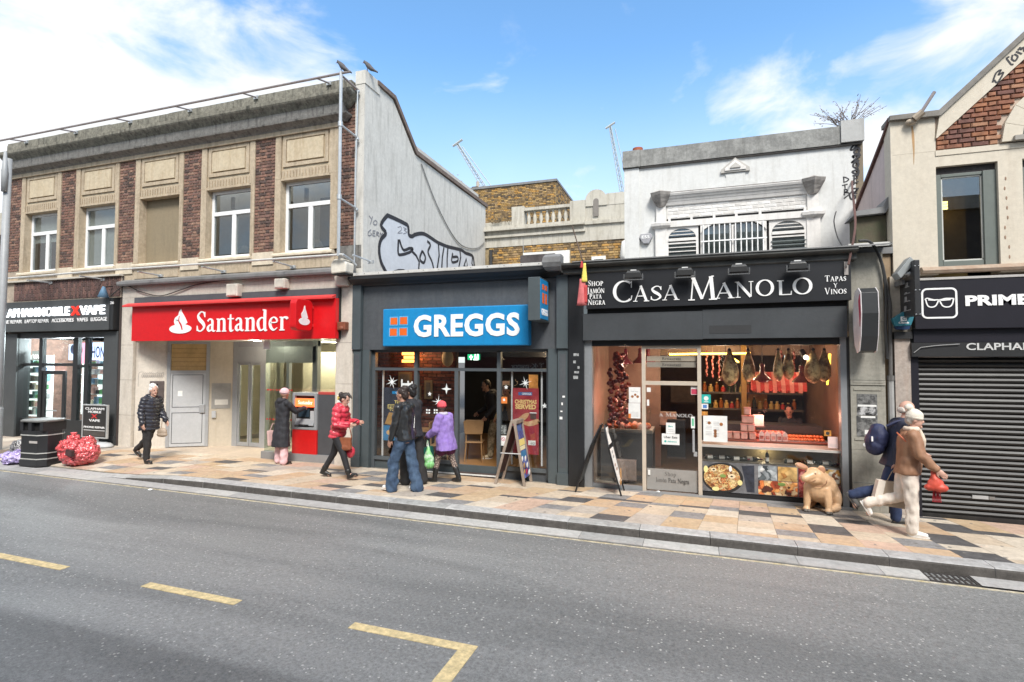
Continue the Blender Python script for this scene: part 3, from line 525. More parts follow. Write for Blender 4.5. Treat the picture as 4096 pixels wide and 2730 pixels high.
# brick piers
PX = [(-18.85,-18.3),(-16.62,-16.05),(-14.36,-13.78),(-12.1,-11.53),(-9.84,-9.25),(-7.49,-6.86)]
bricks(bank, [(a, c, 4.9, 7.66 if i < 5 else 8.45) for i, (a, c) in enumerate(PX)], FY, brk, near=(-6, 6), bond='flemish', limit=300)
for i, (a, c) in enumerate(PX[1:5]):
 B().loft([[(a+o,FY+.02,z),(a+o,FY-d,z),(c-o,FY-d,z),(c-o,FY+.02,z)] for z, d, o in ((7.63,.03,0),(7.76,.03,0),(7.765,.05,-.01),(7.83,.075,-.03),(7.86,.09,-.035))]).mk('pier_cap', stone_pale, bank)
 box('pier_foot', stone_pale, bank, a - .01, c + .01, FY - .05, FY + .02, 4.60, 4.895)
for i in range(5):
 L0 = -18.28 + 2.262 * i; R0 = L0 + (1.66 if i < 4 else 1.76)
 # stone surround in pieces
 box('jamb_stone', stone, bank, L0, L0 + .17, FY - .035, FY + .2, 4.86, 6.58); box('jamb_stone', stone, bank, L0, L0 + .165, FY - .035, FY + .05, 6.583, 7.64)
 r0 = L0 + 1.55; box('jamb_stone', stone, bank, r0, R0, FY - .035, FY + .2, 4.86, 6.58); box('jamb_stone', stone, bank, r0 - .04, R0, FY - .035, FY + .05, 6.583, 7.64)
 box('panel_head', stone, bank, L0, R0, FY - .033, FY + .05, 7.643, 7.70)
 box('panel_bed', stone_panel, bank, L0 + .165, r0 - .04, FY + .012, FY + .3, 6.60, 7.642)
 P0, P1, z0, z1 = L0 + .17, L0 + 1.50, 6.83, 7.625
 for nme, q in (('panel_mould', (P0 + .035, P1 - .035, z0 + .035, z1 - .035)),):
  b = B(); w = .085; x0, x1, za, zb = q
  for (a, c, d, e) in ((x0, x1, za, za + w), (x0, x1, zb - w, zb), (x0, x0 + w, za + w, zb - w), (x1 - w, x1, za + w, zb - w)): b.box(a, c, FY - .022, FY + .02, d, e)
  b.mk(nme, stone, bank)
 box('raised_panel', stone_panel, bank, P0 + .16, P1 - .16, FY - .03, FY + .02, z0 + .155, z1 - .15)
 box('dentil_band', stone, bank, L0 + .165, r0 - .04, FY + .005, FY + .06, 6.575, 6.80)
 for k in range(15): box('dentil', stone, bank, L0 + .19 + k * .088, L0 + .238 + k * .088, FY - .018, FY + .01, 6.605, 6.77)
 box('lintel', stone, bank, L0 + .165, r0 - .001, FY - .025, FY + .3, 6.545, 6.60)
 B().prism([(FY+.25,4.855),(FY-.1,4.835),(FY-.12,4.80),(FY-.12,4.76),(FY+.25,4.74)], L0 + .02, R0 - (0.02 if i < 4 else .1), 'x').mk('sill', stone_pale, bank)
 wy = FY + .17
 if i == 2:
  box('blocked_panel', M('old_render', (.32,.26,.17), .9, .2, 2.2, c2=(.25,.2,.13), bump=.4, bs=40, streak=.2), bank, L0 + .16, r0 + .01, wy, wy + .1, 4.85, 6.56)
  continue
 w = T('window', None, None); w.parent = bank
 x0, x1, za, zb = L0 + .17, r0, 4.86, 6.545; xm = (x0 + x1) / 2 + .02; zt = 5.98; f = .075
 b = B(); b.box(x0, x0+f, wy-.03, wy+.05, za, zb); b.box(x1-f, x1, wy-.03, wy+.05, za, zb); b.box(x0+f, x1-f, wy-.03, wy+.05, zb-f, zb); b.box(x0+f, x1-f, wy-.03, wy+.05, za, za+f); b.box(x0+f, x1-f, wy-.035, wy+.05, zt-.05, zt+.05); b.box(xm-.06, xm+.06, wy-.035, wy+.05, za+f, zt-.05)
 b.mk('frame', white_pvc, w, bevel=.008)
 for (a, c, d, e) in ((x0+f, x1-f, zt+.05, zb-f), (x0+f, xm-.06, za+f, zt-.05), (xm+.06, x1-f, za+f, zt-.05)): box('pane', winglass, w, a, c, wy + .0, wy + .006, d, e)
 box('room', M('dim_room', (.06,.065,.065), .9, .4, 1.5), w, x0, x1, wy + 1.2, wy + 1.24, za, zb)
 if i < 2:
  box('blind', blind, w, x0 + f, x1 - f, wy + .05, wy + .06, zt - .25 if i == 0 else za + f, zb - f)
 else:
  b = B(); b.box(x0 + .25, x0 + .33, wy + .3, wy + .36, 6.2, 6.5); b.ell((x1 - .45, wy + .6, 5.15), (.14, .12, .3)); b.ell((x0 + .3, wy + .7, 5.1), (.2, .12, .24)); b.mk('ornament', M('dim_things', (.22,.18,.13), .8, .3, 8), w)
# base course of the storey
box('apron', stone, bank, XL, -7.45, FY - .02, FY + .03, 4.42, 4.74)
for x0, x1 in ((-18.3,-16.66),(-16.0,-14.4),(-13.75,-12.14),(-11.5,-9.88),(-9.22,-7.5)): box('apron_stone', stone, bank, x0 + .05, x1 - .05, FY - .035, FY - .02, 4.46, 4.70)
box('corner_block', stone_dark, bank, -7.45, -6.86, FY - .03, FY + .04, 4.40, 4.9)
B().prism([(FY+.02,4.27),(FY-.20,4.27),(FY-.22,4.31),(FY-.22,4.37),(FY+.02,4.46)], -14.08, -6.98, 'x').mk('lead_ledge', lead, bank)
# shopfront stonework
cs = M('cream_shopfront_stone', (.58,.53,.46), .75, .08, 1.5, bump=.15, bs=90, fine=.07, streak=.25, c3=(.3,.24,.17))
box('lintel_band', cs, bank, -14.06, -7.03, FY - .06, FY + .05, 3.97, 4.268)
for x0, x1 in ((-14.06,-13.63),(-7.45,-7.03)):
 zs = [gz(x0) - .05, .95, 1.85, 2.75, 3.968]
 for a, c in zip(zs, zs[1:]): box('pilaster_stone', cs, bank, x0, x1, FY - .06 - random.uniform(0,.003), FY + .4, a + .003, c - .003)
B().prism([(-7.42,3.99),(-7.1,3.99),(-7.06,4.2),(-7.1,4.262),(-7.42,4.262),(-7.46,4.2)], FY - .16, FY - .06).mk('console', cs, bank, bevel=.02)
box('end_strip', cs, bank, -7.028, -6.98, FY - .02, FY + .2, gz(-7) - .05, 4.26)
# recess: slanted wall with a door, then sliding doors; glass bay at the right
bei = M('beige_panel', (.5,.44,.35), .7, .1, 1.5, bump=.1, bs=80, streak=.2, c3=(.28,.22,.15)); alu = M('grey_aluminium', (.38,.39,.4), .45, .05, 2, metal=.3); alud = M('aluminium_door', (.44,.45,.46), .5, .06, 2, fine=.04)
A0, A1 = Vector((-13.6, 10.06, 0)), Vector((-11.66, 11.3, 0)); dirv = (A1 - A0).normalized(); nrm_ = Vector((-dirv.y, dirv.x, 0)); Lw = (A1 - A0).length
SM = Matrix(((dirv.x, nrm_.x, 0, A0.x), (dirv.y, nrm_.y, 0, A0.y), (0, 0, 1, 0), (0, 0, 0, 1)))
def sbox(name, m, parent, *d, bevel=0, **k): return B().box(*d).xf(SM).mk(name, m, parent, bevel=bevel, **k)
zf = .10
sbox('recess_wall', cs, bank, 0, .72, 0, .12, zf - .1, 2.86); sbox('recess_wall', bei, bank, 1.72, Lw, 0, .12, zf - .1, 2.86)
sbox('wall_plate', M('grey_plate', (.3,.29,.27), .6), bank, 1.78, 2.24, -.012, 0, 1.08, 1.75); sbox('letter_slot', M('pale_slot', (.62,.6,.55), .5), bank, 1.86, 2.18, -.02, -.0125, 1.18, 1.32)
sbox('night_safe', M('bronze_plate', (.1,.08,.075), .45, .2, 6), bank, .33, .66, -.03, 0, 1.28, 1.82, bevel=.01); sbox('safe_slot', M('black_hole'), bank, .47, .52, -.036, -.03, 1.37, 1.75)
dp = T('service_door', None, None); dp.parent = bank
b = B()
for d in ((.72,.80,-.03,.1,zf,2.86),(1.64,1.72,-.03,.1,zf,2.86),(.8,1.64,-.03,.1,2.03,2.09),(.8,1.64,-.03,.1,2.79,2.86)): b.box(*d)
b.xf(SM).mk('frame', alu, dp); sbox('leaf', alud, dp, .80, 1.64, -.01, .05, zf + .01, 2.03)
b = B()
for (x0, x1, z0, z1) in ((.86,1.56,1.14,1.97),(.86,1.56,zf+.1,.98)):
 for q in ((x0-.012,x1+.012,z0-.012,z0),(x0-.012,x1+.012,z1,z1+.012),(x0-.012,x0,z0,z1),(x1,x1+.012,z0,z1)): b.box(q[0],q[1],-.014,-.01,q[2],q[3])
b.xf(SM).mk('gasket', M('black_rubber', (.02,.02,.02), .6), dp)
sbox('lock_box', alu, dp, 1.5, 1.63, -.05, -.01, .98, 1.2, bevel=.008); sbox('notice', M('white_label', (.75,.75,.72), .6), dp, .98, 1.09, -.016, -.0142, 1.42, 1.56)
sbox('transom_slats', M('amber_blind', (.24,.155,.07), .5, .3, 3, emis=(.9,.55,.2), es=.03), dp, .8, 1.64, .03, .06, 2.09, 2.79)
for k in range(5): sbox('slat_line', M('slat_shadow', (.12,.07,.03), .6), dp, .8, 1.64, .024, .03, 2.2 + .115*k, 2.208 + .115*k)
sbox('keypad', alud, bank, 1.80, 1.90, -.05, -.012, .84, 1.02, bevel=.008)
# back screen of the lobby
RY = 11.32
box('lobby_floor', M('lobby_tile', (.5,.41,.32), .6, .1, 3, fine=.06), bank, -13.6, -7.45, 10.036, 14, -.1, .088)
box('recess_soffit', M('soffit_panel', (.6,.58,.54), .7, .05), bank, -13.62, -7.44, FY - .02, 14, 2.86, 2.95)
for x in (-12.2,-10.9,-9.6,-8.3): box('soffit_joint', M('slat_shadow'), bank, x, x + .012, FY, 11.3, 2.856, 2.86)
b = B()
for d in ((-11.66,-11.5,RY-.05,RY+.08,.08,2.86),(-11.5,-9.0,RY-.05,RY+.08,2.3,2.72),(-10.72,-10.56,RY-.06,RY+.1,.08,2.3),(-9.1,-8.95,RY-.05,RY+.08,.08,2.86),(-9.9,-9.82,RY-.05,RY+.05,.08,2.3)): b.box(*d)
b.mk('door_screen', alu, bank)
box('screen_head', M('screen_grey', (.3,.3,.32), .6), bank, -11.66, -8.95, RY - .04, RY + .06, 2.72, 2.86)
for x0, x1 in ((-11.5,-11.12),(-11.1,-10.72)):
 d = T('sliding_door', None, None); d.parent = bank; b = B()
 for q in ((x0,x0+.05,.1,2.3),(x1-.05,x1,.1,2.3),(x0+.05,x1-.05,.1,.2),(x0+.05,x1-.05,2.24,2.3)): b.box(q[0],q[1],RY-.02,RY+.03,q[2],q[3])
 b.mk('frame', alu, d); box('pane', glass('clear_glass', (.9,.94,.92), 1.0), d, x0 + .05, x1 - .05, RY, RY + .006, .2, 2.24)
wall_y = M('warm_lobby_wall', (.55,.5,.37), .8, .06, 2)
box('lobby_wall', wall_y, bank, -13, -7.2, 14, 14.1, 0, 2.95); box('lobby_wall', wall_y, bank, -7.36, -7.2, FY + .5, 14, 0, 2.9); box('lobby_wall', wall_y, bank, -10.5, -9.3, 12.6, 12.7, .1, 2.6); box('lobby_wall', wall_y, bank, -12.9,-12.8, 11.4, 14, 0, 2.9)
box('dado', M('grey_dado', (.12,.12,.13), .6), bank, -7.37, -7.361, FY + .55, 13, .1, 1.4)
# glass bay
cg = glass('clear_glass'); gb = T('glass_bay', None, None); gb.parent = bank
gx0, gx1, gyf = -9.48, -7.46, FY + .06; zb = gz(-8.5)
box('plinth', M('grey_plinth', (.24,.24,.24), .6, .1, 3), gb, gx0 - .03, gx1, gyf - .07, gyf + .12, zb - .05, zb + .17)
box('pane', cg, gb, gx0, -8.66, gyf, gyf + .01, zb + .17, 2.84); box('pane', cg, gb, -8.66, -8.5, gyf, gyf + .01, 1.72, 2.84); box('pane', cg, gb, -8.5, gx1, gyf, gyf + .01, 1.72, 2.84)
B().prism([(gx0, gyf), (gx0 + .01, gyf + .005), (-9.98, 11.27), (-9.99, 11.265)], zb + .1, 2.84, 'z').mk('pane', cg, gb)
box('corner_plate', M('white_plastic', (.72,.72,.7), .5), gb, gx0 - .06, gx0 + .13, gyf - .03, gyf - .012, 2.62, 2.83, bevel=.01)
box('machine_panel', M('anthracite_panel', (.07,.072,.078), .5, .1, 2), gb, -7.98, gx1, gyf - .01, gyf + .05, zb + .17, 1.60); box('panel_trim', M('red_trim', (.45,.06,.05), .5), gb, -7.98, gx1, gyf - .014, gyf + .04, 1.60, 1.66)
# dots printed on the glass in two rows
b = B()
for z in (1.66, .98):
 for k in range(9):
  x = gx0 + .05 + k * .085; b.box(x, x + random.uniform(.03,.07), gyf - .004, gyf - .001, z, z + .035)
b.mk('film_dots', M('red_film', (.5,.05,.04), .6), gb)
# cash machine
am = T('cash_machine', 'grey and red cash machine with lit orange panel in the glass bay', 'cash machine'); ax0, ax1 = -8.66, -7.99; ay = gyf - .045
rm = M('machine_red', (.55,.012,.012), .35, .05, 2); gm = M('machine_grey', (.27,.28,.29), .4, .06, 3)
box('base_panel', rm, am, ax0, ax1, ay, gyf + .4, zb + .16, .80, bevel=.012)
b = B()
for q in ((ax0,ax0+.07,.8,1.63),(ax1-.07,ax1,.8,1.63),(ax0+.07,ax1-.07,1.56,1.63),(ax0+.07,ax1-.07,.8,.86)): b.box(q[0],q[1],ay-.01,gyf+.4,q[2],q[3])
b.mk('surround', gm, am, bevel=.01)
box('lit_header', M('lit_red_header', (.8,.1,.03), .4, .05, 3, emis=(1,.12,.03), es=.9), am, ax0 + .07, ax1 - .07, ay + .0, ay + .05, 1.31, 1.5, bevel=.015)
roman('Santander', M('header_white', (.9,.6,.5), .5, emis=(1,.6,.5), es=.5), am, ax0 + .16, ax1 - .12, 1.37, 1.46, ay - .001, .003)
box('hood', M('machine_black', (.02,.02,.022), .4), am, ax0 + .07, ax1 - .07, ay + .06, ay + .1, .86, 1.56)
B().prism([(ay-.03,.9),(ay+.06,.86),(ay+.06,1.04),(ay+.04,1.04)], ax0 + .08, ax1 - .08, 'x').mk('keyboard_shelf', gm, am)
box('screen', M('machine_screen', (.03,.05,.07), .15), am, ax0 + .14, ax1 - .24, ay + .045, ay + .06, 1.08, 1.28)
box('cash_slot', M('machine_black'), am, ax0 + .2, ax1 - .2, ay - .03, ay - .01, .885, .92); box('card_slot', alud, am, ax1 - .2, ax1 - .1, ay + .03, ay + .06, 1.0, 1.22)
base(am, (-8.3, gyf, zb))
# ceiling lights of the bank
for i, (x, y, z, r) in enumerate(((-10.3, 10.7, 2.852, .09), (-8.9, 11.9, 2.845, .11), (-7.8, 12.0, 2.7, .16))):
 t = T('ceiling_light', ('small round ceiling light over the bank doorway', 'slim ceiling light behind the bank glass', 'round bright ceiling light behind the right bank pillar')[i], 'ceiling light')
 B().lathe([(r, z - .012), (r, z + .005)], (x, y, 0)).mk('lens', lamp('warm_lens', (1, .86, .6), 9), t); B().lathe([(r + .02, z - .004), (r + .02, z + .008)], (x, y, 0)).mk('rim', alu, t); base(t, (x, y, z))
light('lobby_lamp', (-9.6, 12.1, 2.6), 26, (1, .9, .7), .2); light('lobby_lamp', (-8.0, 11.4, 2.6), 8, (1, .88, .66), .2); light('doorway_lamp', (-10.4, 10.7, 2.75), 5, (1, .88, .7), .1); light('transom_lamp', (-12.9, 11.2, 2.5), 1, (1, .7, .35), .05)
# red fascia sign
sg = T('bank_sign', 'long red bank fascia sign with white flame and lettering', 'shop sign'); red = M('sign_red', (.62,.008,.012), .38, .04, 2); redl = M('canopy_red', (.68,.05,.05), .45, .1, 4); wt = M('sign_white', (.85,.85,.84), .5, .03)
sy = 9.80
box('panel', red, sg, -13.44, -9.35, sy, FY - .06, 2.84, 3.72); box('panel', red, sg, -9.345, -7.33, sy, FY - .06, 2.84, 3.72)
B().prism([(sy+.02,3.80),(sy-.13,3.735),(sy-.13,3.70),(sy-.12,3.69),(sy+.02,3.74)], -13.62, -7.34, 'x').mk('pelmet', redl, sg)
box('backboard', M('slate_board', (.1,.105,.115), .7, .1, 3), sg, -13.58, -7.36, FY - .1, FY - .06, 3.72, 3.96); box('conduit', M('black_rubber'), sg, -7.355, -7.325, FY - .14, FY - .06, 2.84, 3.96)
S_ = lambda x, y: px(x/1.568, 1050 + y/1.568, sy)
xa, za = S_(1232, 440); xb, zb2 = S_(1808, 300); roman('Santander', wt, sg, xa, xb, S_(1500, 432)[1], S_(1500, 298)[1] - .0, sy, .012, bold=1.12)
def flame(b, cx, cz, w, h, y, d=.012, tr=None):     # oval base with two leaning tongues
 pts = [(cx + w*.5*cos(a), cz + h*.19*sin(a) + h*.2) for a in [2*pi*k/28 for k in range(28)]]; st = len(b.v); b.prism(pts, y, y - d)
 ribbon(b, [(cx-.05*w, cz+.36*h, .26*w), (cx-.17*w, cz+.52*h, .24*w), (cx-.1*w, cz+.66*h, .16*w), (cx-.07*w, cz+.78*h, .02)], y, d + .001); ribbon(b, [(cx+.2*w, cz+.36*h, .26*w), (cx+.08*w, cz+.6*h, .26*w), (cx-.0*w, cz+.82*h, .17*w), (cx+.02*w, cz+1.0*h, .015)], y, d + .002)
 return b
fx0, fz0 = S_(1063, 450); fx1, fz1 = S_(1205, 292); flame(B(), (fx0+fx1)/2, fz0, fx1-fx0, fz1-fz0, sy).mk('flame_mark', wt, sg)
b = B(); cx, cz, w, h = (fx0+fx1)/2, fz0, fx1-fx0, fz1-fz0
ribbon(b, [(cx+.1*w, cz+.16*h, .03), (cx+.04*w, cz+.36*h, .045), (cx-.06*w, cz+.52*h, .03), (cx-.04*w, cz+.72*h, .02)], sy - .016, .002); b.mk('flame_line', red, sg)
base(sg, (-10.4, sy, 2.84))
hs = T('hanging_sign', 'red square hanging sign with white flame at the bank fascia end', 'hanging sign')
b = B(); rr = []; zc, hh, hw, cr = 3.33, .33, .26, .1
for cx_, cz_, a0 in ((1,1,0),(-1,1,90),(-1,-1,180),(1,-1,270)):
 for k in range(5): a = RAD(a0 + 22.5*k); rr.append((9.45 + cx_*(hw-cr) + cr*cos(a), zc + cz_*(hh-cr) + cr*sin(a)))
hx = -7.86
b.prism(rr, hx - .16, hx, 'x').mk('panel', red, hs, bevel=.01)
TR = Matrix(((0,-1,0,0),(1,0,0,0),(0,0,1,0),(0,0,0,1)))       # lettering turned to face +x
b = flame(B(), 9.45, zc - .22, .34, .42, 0, .006); b.xf(Matrix.Translation((hx + .0, 0, 0)) @ TR); b.mk('flame_mark', wt, hs)
b = B(); b.box(hx - .12, hx - .04, 9.66, sy, 3.5, 3.56); b.box(hx - .12, hx - .04, 9.66, sy, 3.1, 3.16); b.mk('bracket', redl, hs); base(hs, (hx, 9.6, 3))
# alarm boxes, siren, ducts
for nme, lab, q, c in (('alarm_box','larger cream alarm box above the red bank sign',(-10.42,-10.08,FY-.24,FY-.06,3.86,4.16),(.68,.63,.54)),('alarm_box','smaller cream alarm box nearer the corner above the bank sign',(-9.02,-8.72,FY-.24,FY-.06,3.99,4.22),(.6,.54,.45))):
 t = T(nme, lab, 'alarm box'); box('casing', M('cream_box', (.68,.63,.54), .5, .1, 4, streak=.15), t, *q, bevel=.02); box('lid', M('cream_box'), t, q[0]+.03, q[1]-.03, q[2]-.012, q[2], q[4]+.03, q[5]-.03, bevel=.005); base(t, (q[0], q[2], q[4]))
t = T('siren_box', 'small rust brown siren box on the stone pillar beside the red sign', 'siren'); box('casing', M('rust_box', (.2,.06,.03), .6, .3, 12), t, -7.33, -7.12, FY - .2, FY - .06, 3.02, 3.2, bevel=.015); B().ell((-7.22, FY - .2, 3.06), (.06,.03,.05)).mk('horn', M('rust_box'), t, smooth=True); base(t, (-7.2, FY - .1, 3))
t = T('entry_phone', 'white door intercom on the stone pillar right of the cash machine', 'intercom'); box('casing', M('white_plastic'), t, -7.36, -7.2, FY - .12, FY - .061, 1.0, 1.18, bevel=.03); box('handset', M('black_rubber'), t, -7.19, -7.17, FY - .11, FY - .061, .98, 1.16, bevel=.008); base(t, (-7.3, FY, 1))
t = T('pillar_notice', 'yellow and white notice with black print on the stone pillar', 'notice'); nx0, nx1 = -7.4, -7.14
box('plate', M('white_label'), t, nx0, nx1, FY - .068, FY - .061, 1.29, 1.6); box('band', M('yellow_print', (.7,.5,.12), .6), t, nx0 + .01, nx1 - .01, FY - .071, FY - .0685, 1.5, 1.585)
for i, s in enumerate(('Monitored by', 'CCTV', '24 hours')): text(s, M('black_print', (.03,.03,.03), .6), t, nx0 + .03, nx1 - .03 - .03*i, 1.555 - .05*i - (.04 if i > 1 else 0), 1.578 - .045*i - (.04 if i > 1 else 0), FY - .0715, .3, .001)
b = B(); b.box(nx0+.04, nx0+.1, FY-.0705, FY-.0685, 1.37, 1.44); b.box(nx0+.14, nx0+.24, FY-.0705, FY-.0685, 1.38, 1.43); b.box(nx0+.02, nx1-.02, FY-.0705, FY-.0685, 1.31, 1.325); b.mk('pictogram', M('black_print'), t); base(t, (nx0, FY, 1.29))
# scribbled tag on the recess wall
b = B(); rz_ = random.Random(3)
for k in range(11):
 x = .12 + k * .045; ribbon(b, [(x, 1.93, .008), (x + .05, 2.03 + .02*rz_.random(), .01), (x + .07, 1.95, .01), (x + .02, 1.91, .008), (x + .06, 1.99, .006)], -.001, .002)
ribbon(b, [(.06,1.68,.01),(.07,2.02,.012),(.2,2.05,.006)], -.001, .002); b.xf(SM); tag(b.mk('graffiti_tag', M('faded_ink', (.33,.3,.27), .9)), 'faint grey scribbled tag on the cream wall of the bank recess', 'graffiti')
# pipes and the frame of tubes round the parapet
gal = M('galvanised_tube', (.48,.5,.51), .4, .08, 6, metal=.5); gald = M('weathered_tube', (.33,.29,.28), .5, .15, 6, metal=.3)
def rail(): pass
RZ = 8.98; RYY = 9.45
t = T('parapet_rail', 'long grey tube rail running above the mossy parapet', 'tube rail')
rl = px(18, 560, RYY); rr_ = px(1401, 287, RYY); rail_z = lambda x: rl[1] + (rr_[1] - rl[1]) * (x - rl[0]) / (rr_[0] - rl[0]); b = B(); b.tube([(rl[0] - .4, RYY, rl[1]), (-12, RYY, rail_z(-12)), (rr_[0], RYY, rr_[1])], .026); b.mk('tube', gald, t)
for i in range(6):
 x = -17.9 + 2.05 * i; z = rail_z(x) - .02
 B().tube([(x, RYY, z + .02), (x + .02, FY - .1, 8.57)], .02).mk('stay', gald, t); box('clamp', gal, t, x - .06, x + .06, FY - .2, FY - .12, 8.51, 8.59)
base(t, (-12, RYY, RZ))
t = T('corner_tube', 'tall galvanised upright tube on the brick corner with short brackets', 'tube')
B().tube([(-7.02, RYY, rr_[1] + .04), (-7.02, RYY, 4.55)], .035, 10).mk('upright', gal, t); B().tube([(-6.93, 9.92, rr_[1] - .15), (-6.96, 9.92, 6.2), (-6.97, 9.94, 4.5)], .016).mk('cable_pipe', gal, t)
for z in (rr_[1] - .04, 7.35, 5.78): B().tube([(-7.02, RYY, z), (-6.93, 9.95, z - .1)], .024).mk('bracket', gal if z < 8 else gald, t); B().ell((-6.95, 9.95, z - .12), (.05,.05,.05)).mk('flange', gal, t)
for z in (7.36, 5.8): B().lathe([(.05, z - .05), (.05, z + .05)], (-7.02, RYY, 0), 10).mk('collar', gal, t)
base(t, (-7.02, RYY, 4.5))
t = T('sill_tube', 'long pale tube running under the bank first floor windows', 'tube rail')
xa, za = px(20, 1000 + 455/3.92, 9.45); xb, zb3 = px(1100 + 1060/3.92, 950 + 270/3.92, 9.45)
B().tube([(xa - .3, 9.45, za), (-14, 9.45, za + .03), (xb, 9.45, zb3)], .026).mk('tube', M('pale_tube', (.62,.61,.58), .5, .12, 5, metal=.2), t)
for i in range(6):
 x = xa + .9 + i * 2.05; B().tube([(x, 9.45, 4.5 + .01*i), (x + .08, FY - .04, 4.5)], .02).mk('stay', gal, t); box('foot', gal, t, x, x + .14, FY - .08, FY - .03, 4.46, 4.53)
B().tube([(xb, 9.45, zb3), (-6.93, 9.8, 4.5), (-6.9, 9.9, 4.42)], .03).mk('elbow', gal, t); base(t, (-12, 9.45, 4.5))
t = T('floodlight_housing', 'cream lamp housing under the tube at the brick corner', 'lamp housing'); B().prism([(-7.28,4.2),(-6.92,4.22),(-6.9,4.42),(-7.0,4.52),(-7.22,4.52),(-7.3,4.4)], 9.55, 9.85).mk('body', M('cream_box'), t, bevel=.03); box('gasket', M('black_rubber'), t, -7.26, -6.94, 9.56, 9.84, 4.185, 4.2); base(t, (-7.1, 9.7, 4.2))
for i, (x, z, lab) in enumerate(((-7.02, rr_[1] + .03, 'grey pigeon perched on the tube end above the brick corner'), (-6.84, 8.83, 'grey pigeon perched on top of the white gable wall'))):
 bird = T('pigeon', lab, 'bird', 'pigeons on the roof edge'); fth = M('feather_grey', (.09,.085,.09), .8, .3, 25)
 b = B(); b.loft([[(x + .02 + dx, (RYY if i == 0 else FY + .1) + r*cos(a), z + .1 + dz + r*1.05*sin(a)) for a in [2*pi*k/10 for k in range(10)]] for dx, dz, r in ((-.12,.13,.018),(-.1,.13,.04),(-.07,.1,.045),(-.03,.05,.07),(.04,-.01,.075),(.1,-.06,.05),(.18,-.12,.025),(.24,-.16,.018))]); b.mk('body', fth, bird, smooth=True)
 B().tube([(x, RYY if i == 0 else FY + .1, z + .1), (x, RYY if i == 0 else FY + .1, z - .03)], .008, 5).mk('legs', M('bird_leg', (.3,.1,.08), .7), bird); B().tube([(x - .1, RYY if i == 0 else FY + .1, z + .225), (x - .135, RYY if i == 0 else FY + .1, z + .215)], [.01,.003], 5).mk('beak', M('bird_leg'), bird); base(bird, (x, RYY if i == 0 else FY + .1, z))
def cable(lab, pts, r=.012, col=(.03,.03,.03)):
 q = []
 for i in range(len(pts) - 1):
  p0, p1, p2, p3 = [Vector(pts[min(max(j, 0), len(pts)-1)]) for j in (i-1, i, i+1, i+2)]
  for k in range(6):
   s = k / 6; q.append(.5 * ((2*p1) + (p2-p0)*s + (2*p0-5*p1+4*p2-p3)*s*s + (3*p1-p0-3*p2+p3)*s**3))
 q.append(Vector(pts[-1])); return tag(B().tube(q, r, 6).mk('cable', M('cable_%d' % int(col[0]*100), col, .6)), lab, 'cable')
cable('black cable sagging across the cream lintel above the bank sign', [(-14.3,FY-.2,4.02),(-13.9,FY-.12,4.28),(-13.4,FY-.1,4.12),(-12.7,FY-.1,3.98),(-12.0,FY-.1,4.1),(-11.4,FY-.1,4.22),(-10.2,FY-.1,4.3)])
cable('thin grey cable hanging across the white gable wall', [(XR+.03,12.6,7.6),(XR+.03,13.6,6.7),(XR+.03,15,6.0),(XR+.03,16.4,6.1),(XR+.03,17.2,6.5)], .016, (.25,.25,.24))
# ---- graffiti on the gable
gr = T('graffiti_piece', 'silver bubble letter graffiti with black outline on the white gable wall', 'graffiti')
def gy(x, y):   # zoom pixel on the gable plane
 X, Y = 1300 + x/1.568, 200 + y/1.568; d = F_ + R_*((X-2048)/2150) - U_*((Y-1365)/2150); s = (XR + .0) / d.x; return (d.y*s, CAM_H + d.z*s)
TG = Matrix(((0,-1,0,XR),(1,0,0,0),(0,0,1,0),(0,0,0,1)))
outl = [(385,1400),(350,1330),(338,1250),(350,1190),(380,1150),(350,1100),(385,1045),(405,1045),(500,1090),(520,1110),(525,1160),(545,1170),(560,1160),(620,1155),(700,1205),(720,1215),(770,1235),(850,1255),(880,1275),(925,1295),(935,1350),(945,1378),(585,1395)]
G2 = [gy(*p) for p in outl]; B().prism(G2, .0, -.003).xf(TG).mk('silver_fill', M('silver_paint', (.6,.62,.65), .5, .06, 3), gr)
ink = M('graffiti_ink', (.025,.025,.03), .7); b = B()
def strokes(b, ls, w):
 for j, l in enumerate(ls): ribbon(b, [(*gy(*p), w * (p[2] if len(p) > 2 else 1)) for p in [tuple(q) for q in l]] if False else [(*gy(p[0], p[1]), w) for p in l], -.004, .002 + .0003*j, smooth=len(l) > 4)
strokes(b, [outl[:13], outl[12:22], [(460,1190),(458,1275),(480,1285),(530,1270),(550,1250),(530,1245),(490,1255),(465,1190)], [(585,1395),(590,1330),(570,1290),(545,1265)], [(610,1260),(595,1300),(600,1325),(620,1335),(628,1300),(610,1262)], [(640,1200),(660,1225),(645,1270),(670,1330),(685,1395)], [(710,1215),(715,1290),(700,1390)], [(745,1240),(735,1300),(730,1390)], [(770,1235),(765,1310),(765,1385)], [(800,1275),(795,1330),(830,1325),(830,1300),(800,1300)], [(845,1260),(850,1300),(835,1385)], [(870,1360),(885,1310),(893,1360),(870,1362)], [(925,1295),(920,1340),(935,1375)], [(430,1395),(460,1385),(490,1385),(520,1398)]], .075)
b.xf(TG).mk('outline', ink, gr); b = B(); strokes(b, [outl[:13], outl[12:22]], .1); b.xf(Matrix.Translation((.003,0,0)) @ TG).mk('bold_outline', ink, gr)
b = B(); strokes(b, [[(455,1115),(475,1110),(478,1130),(455,1150),(485,1148)], [(490,1115),(510,1125),(495,1130),(512,1145),(490,1155)]], .02); b.xf(TG).mk('tag_number', M('grey_ink', (.22,.22,.24), .8), gr)
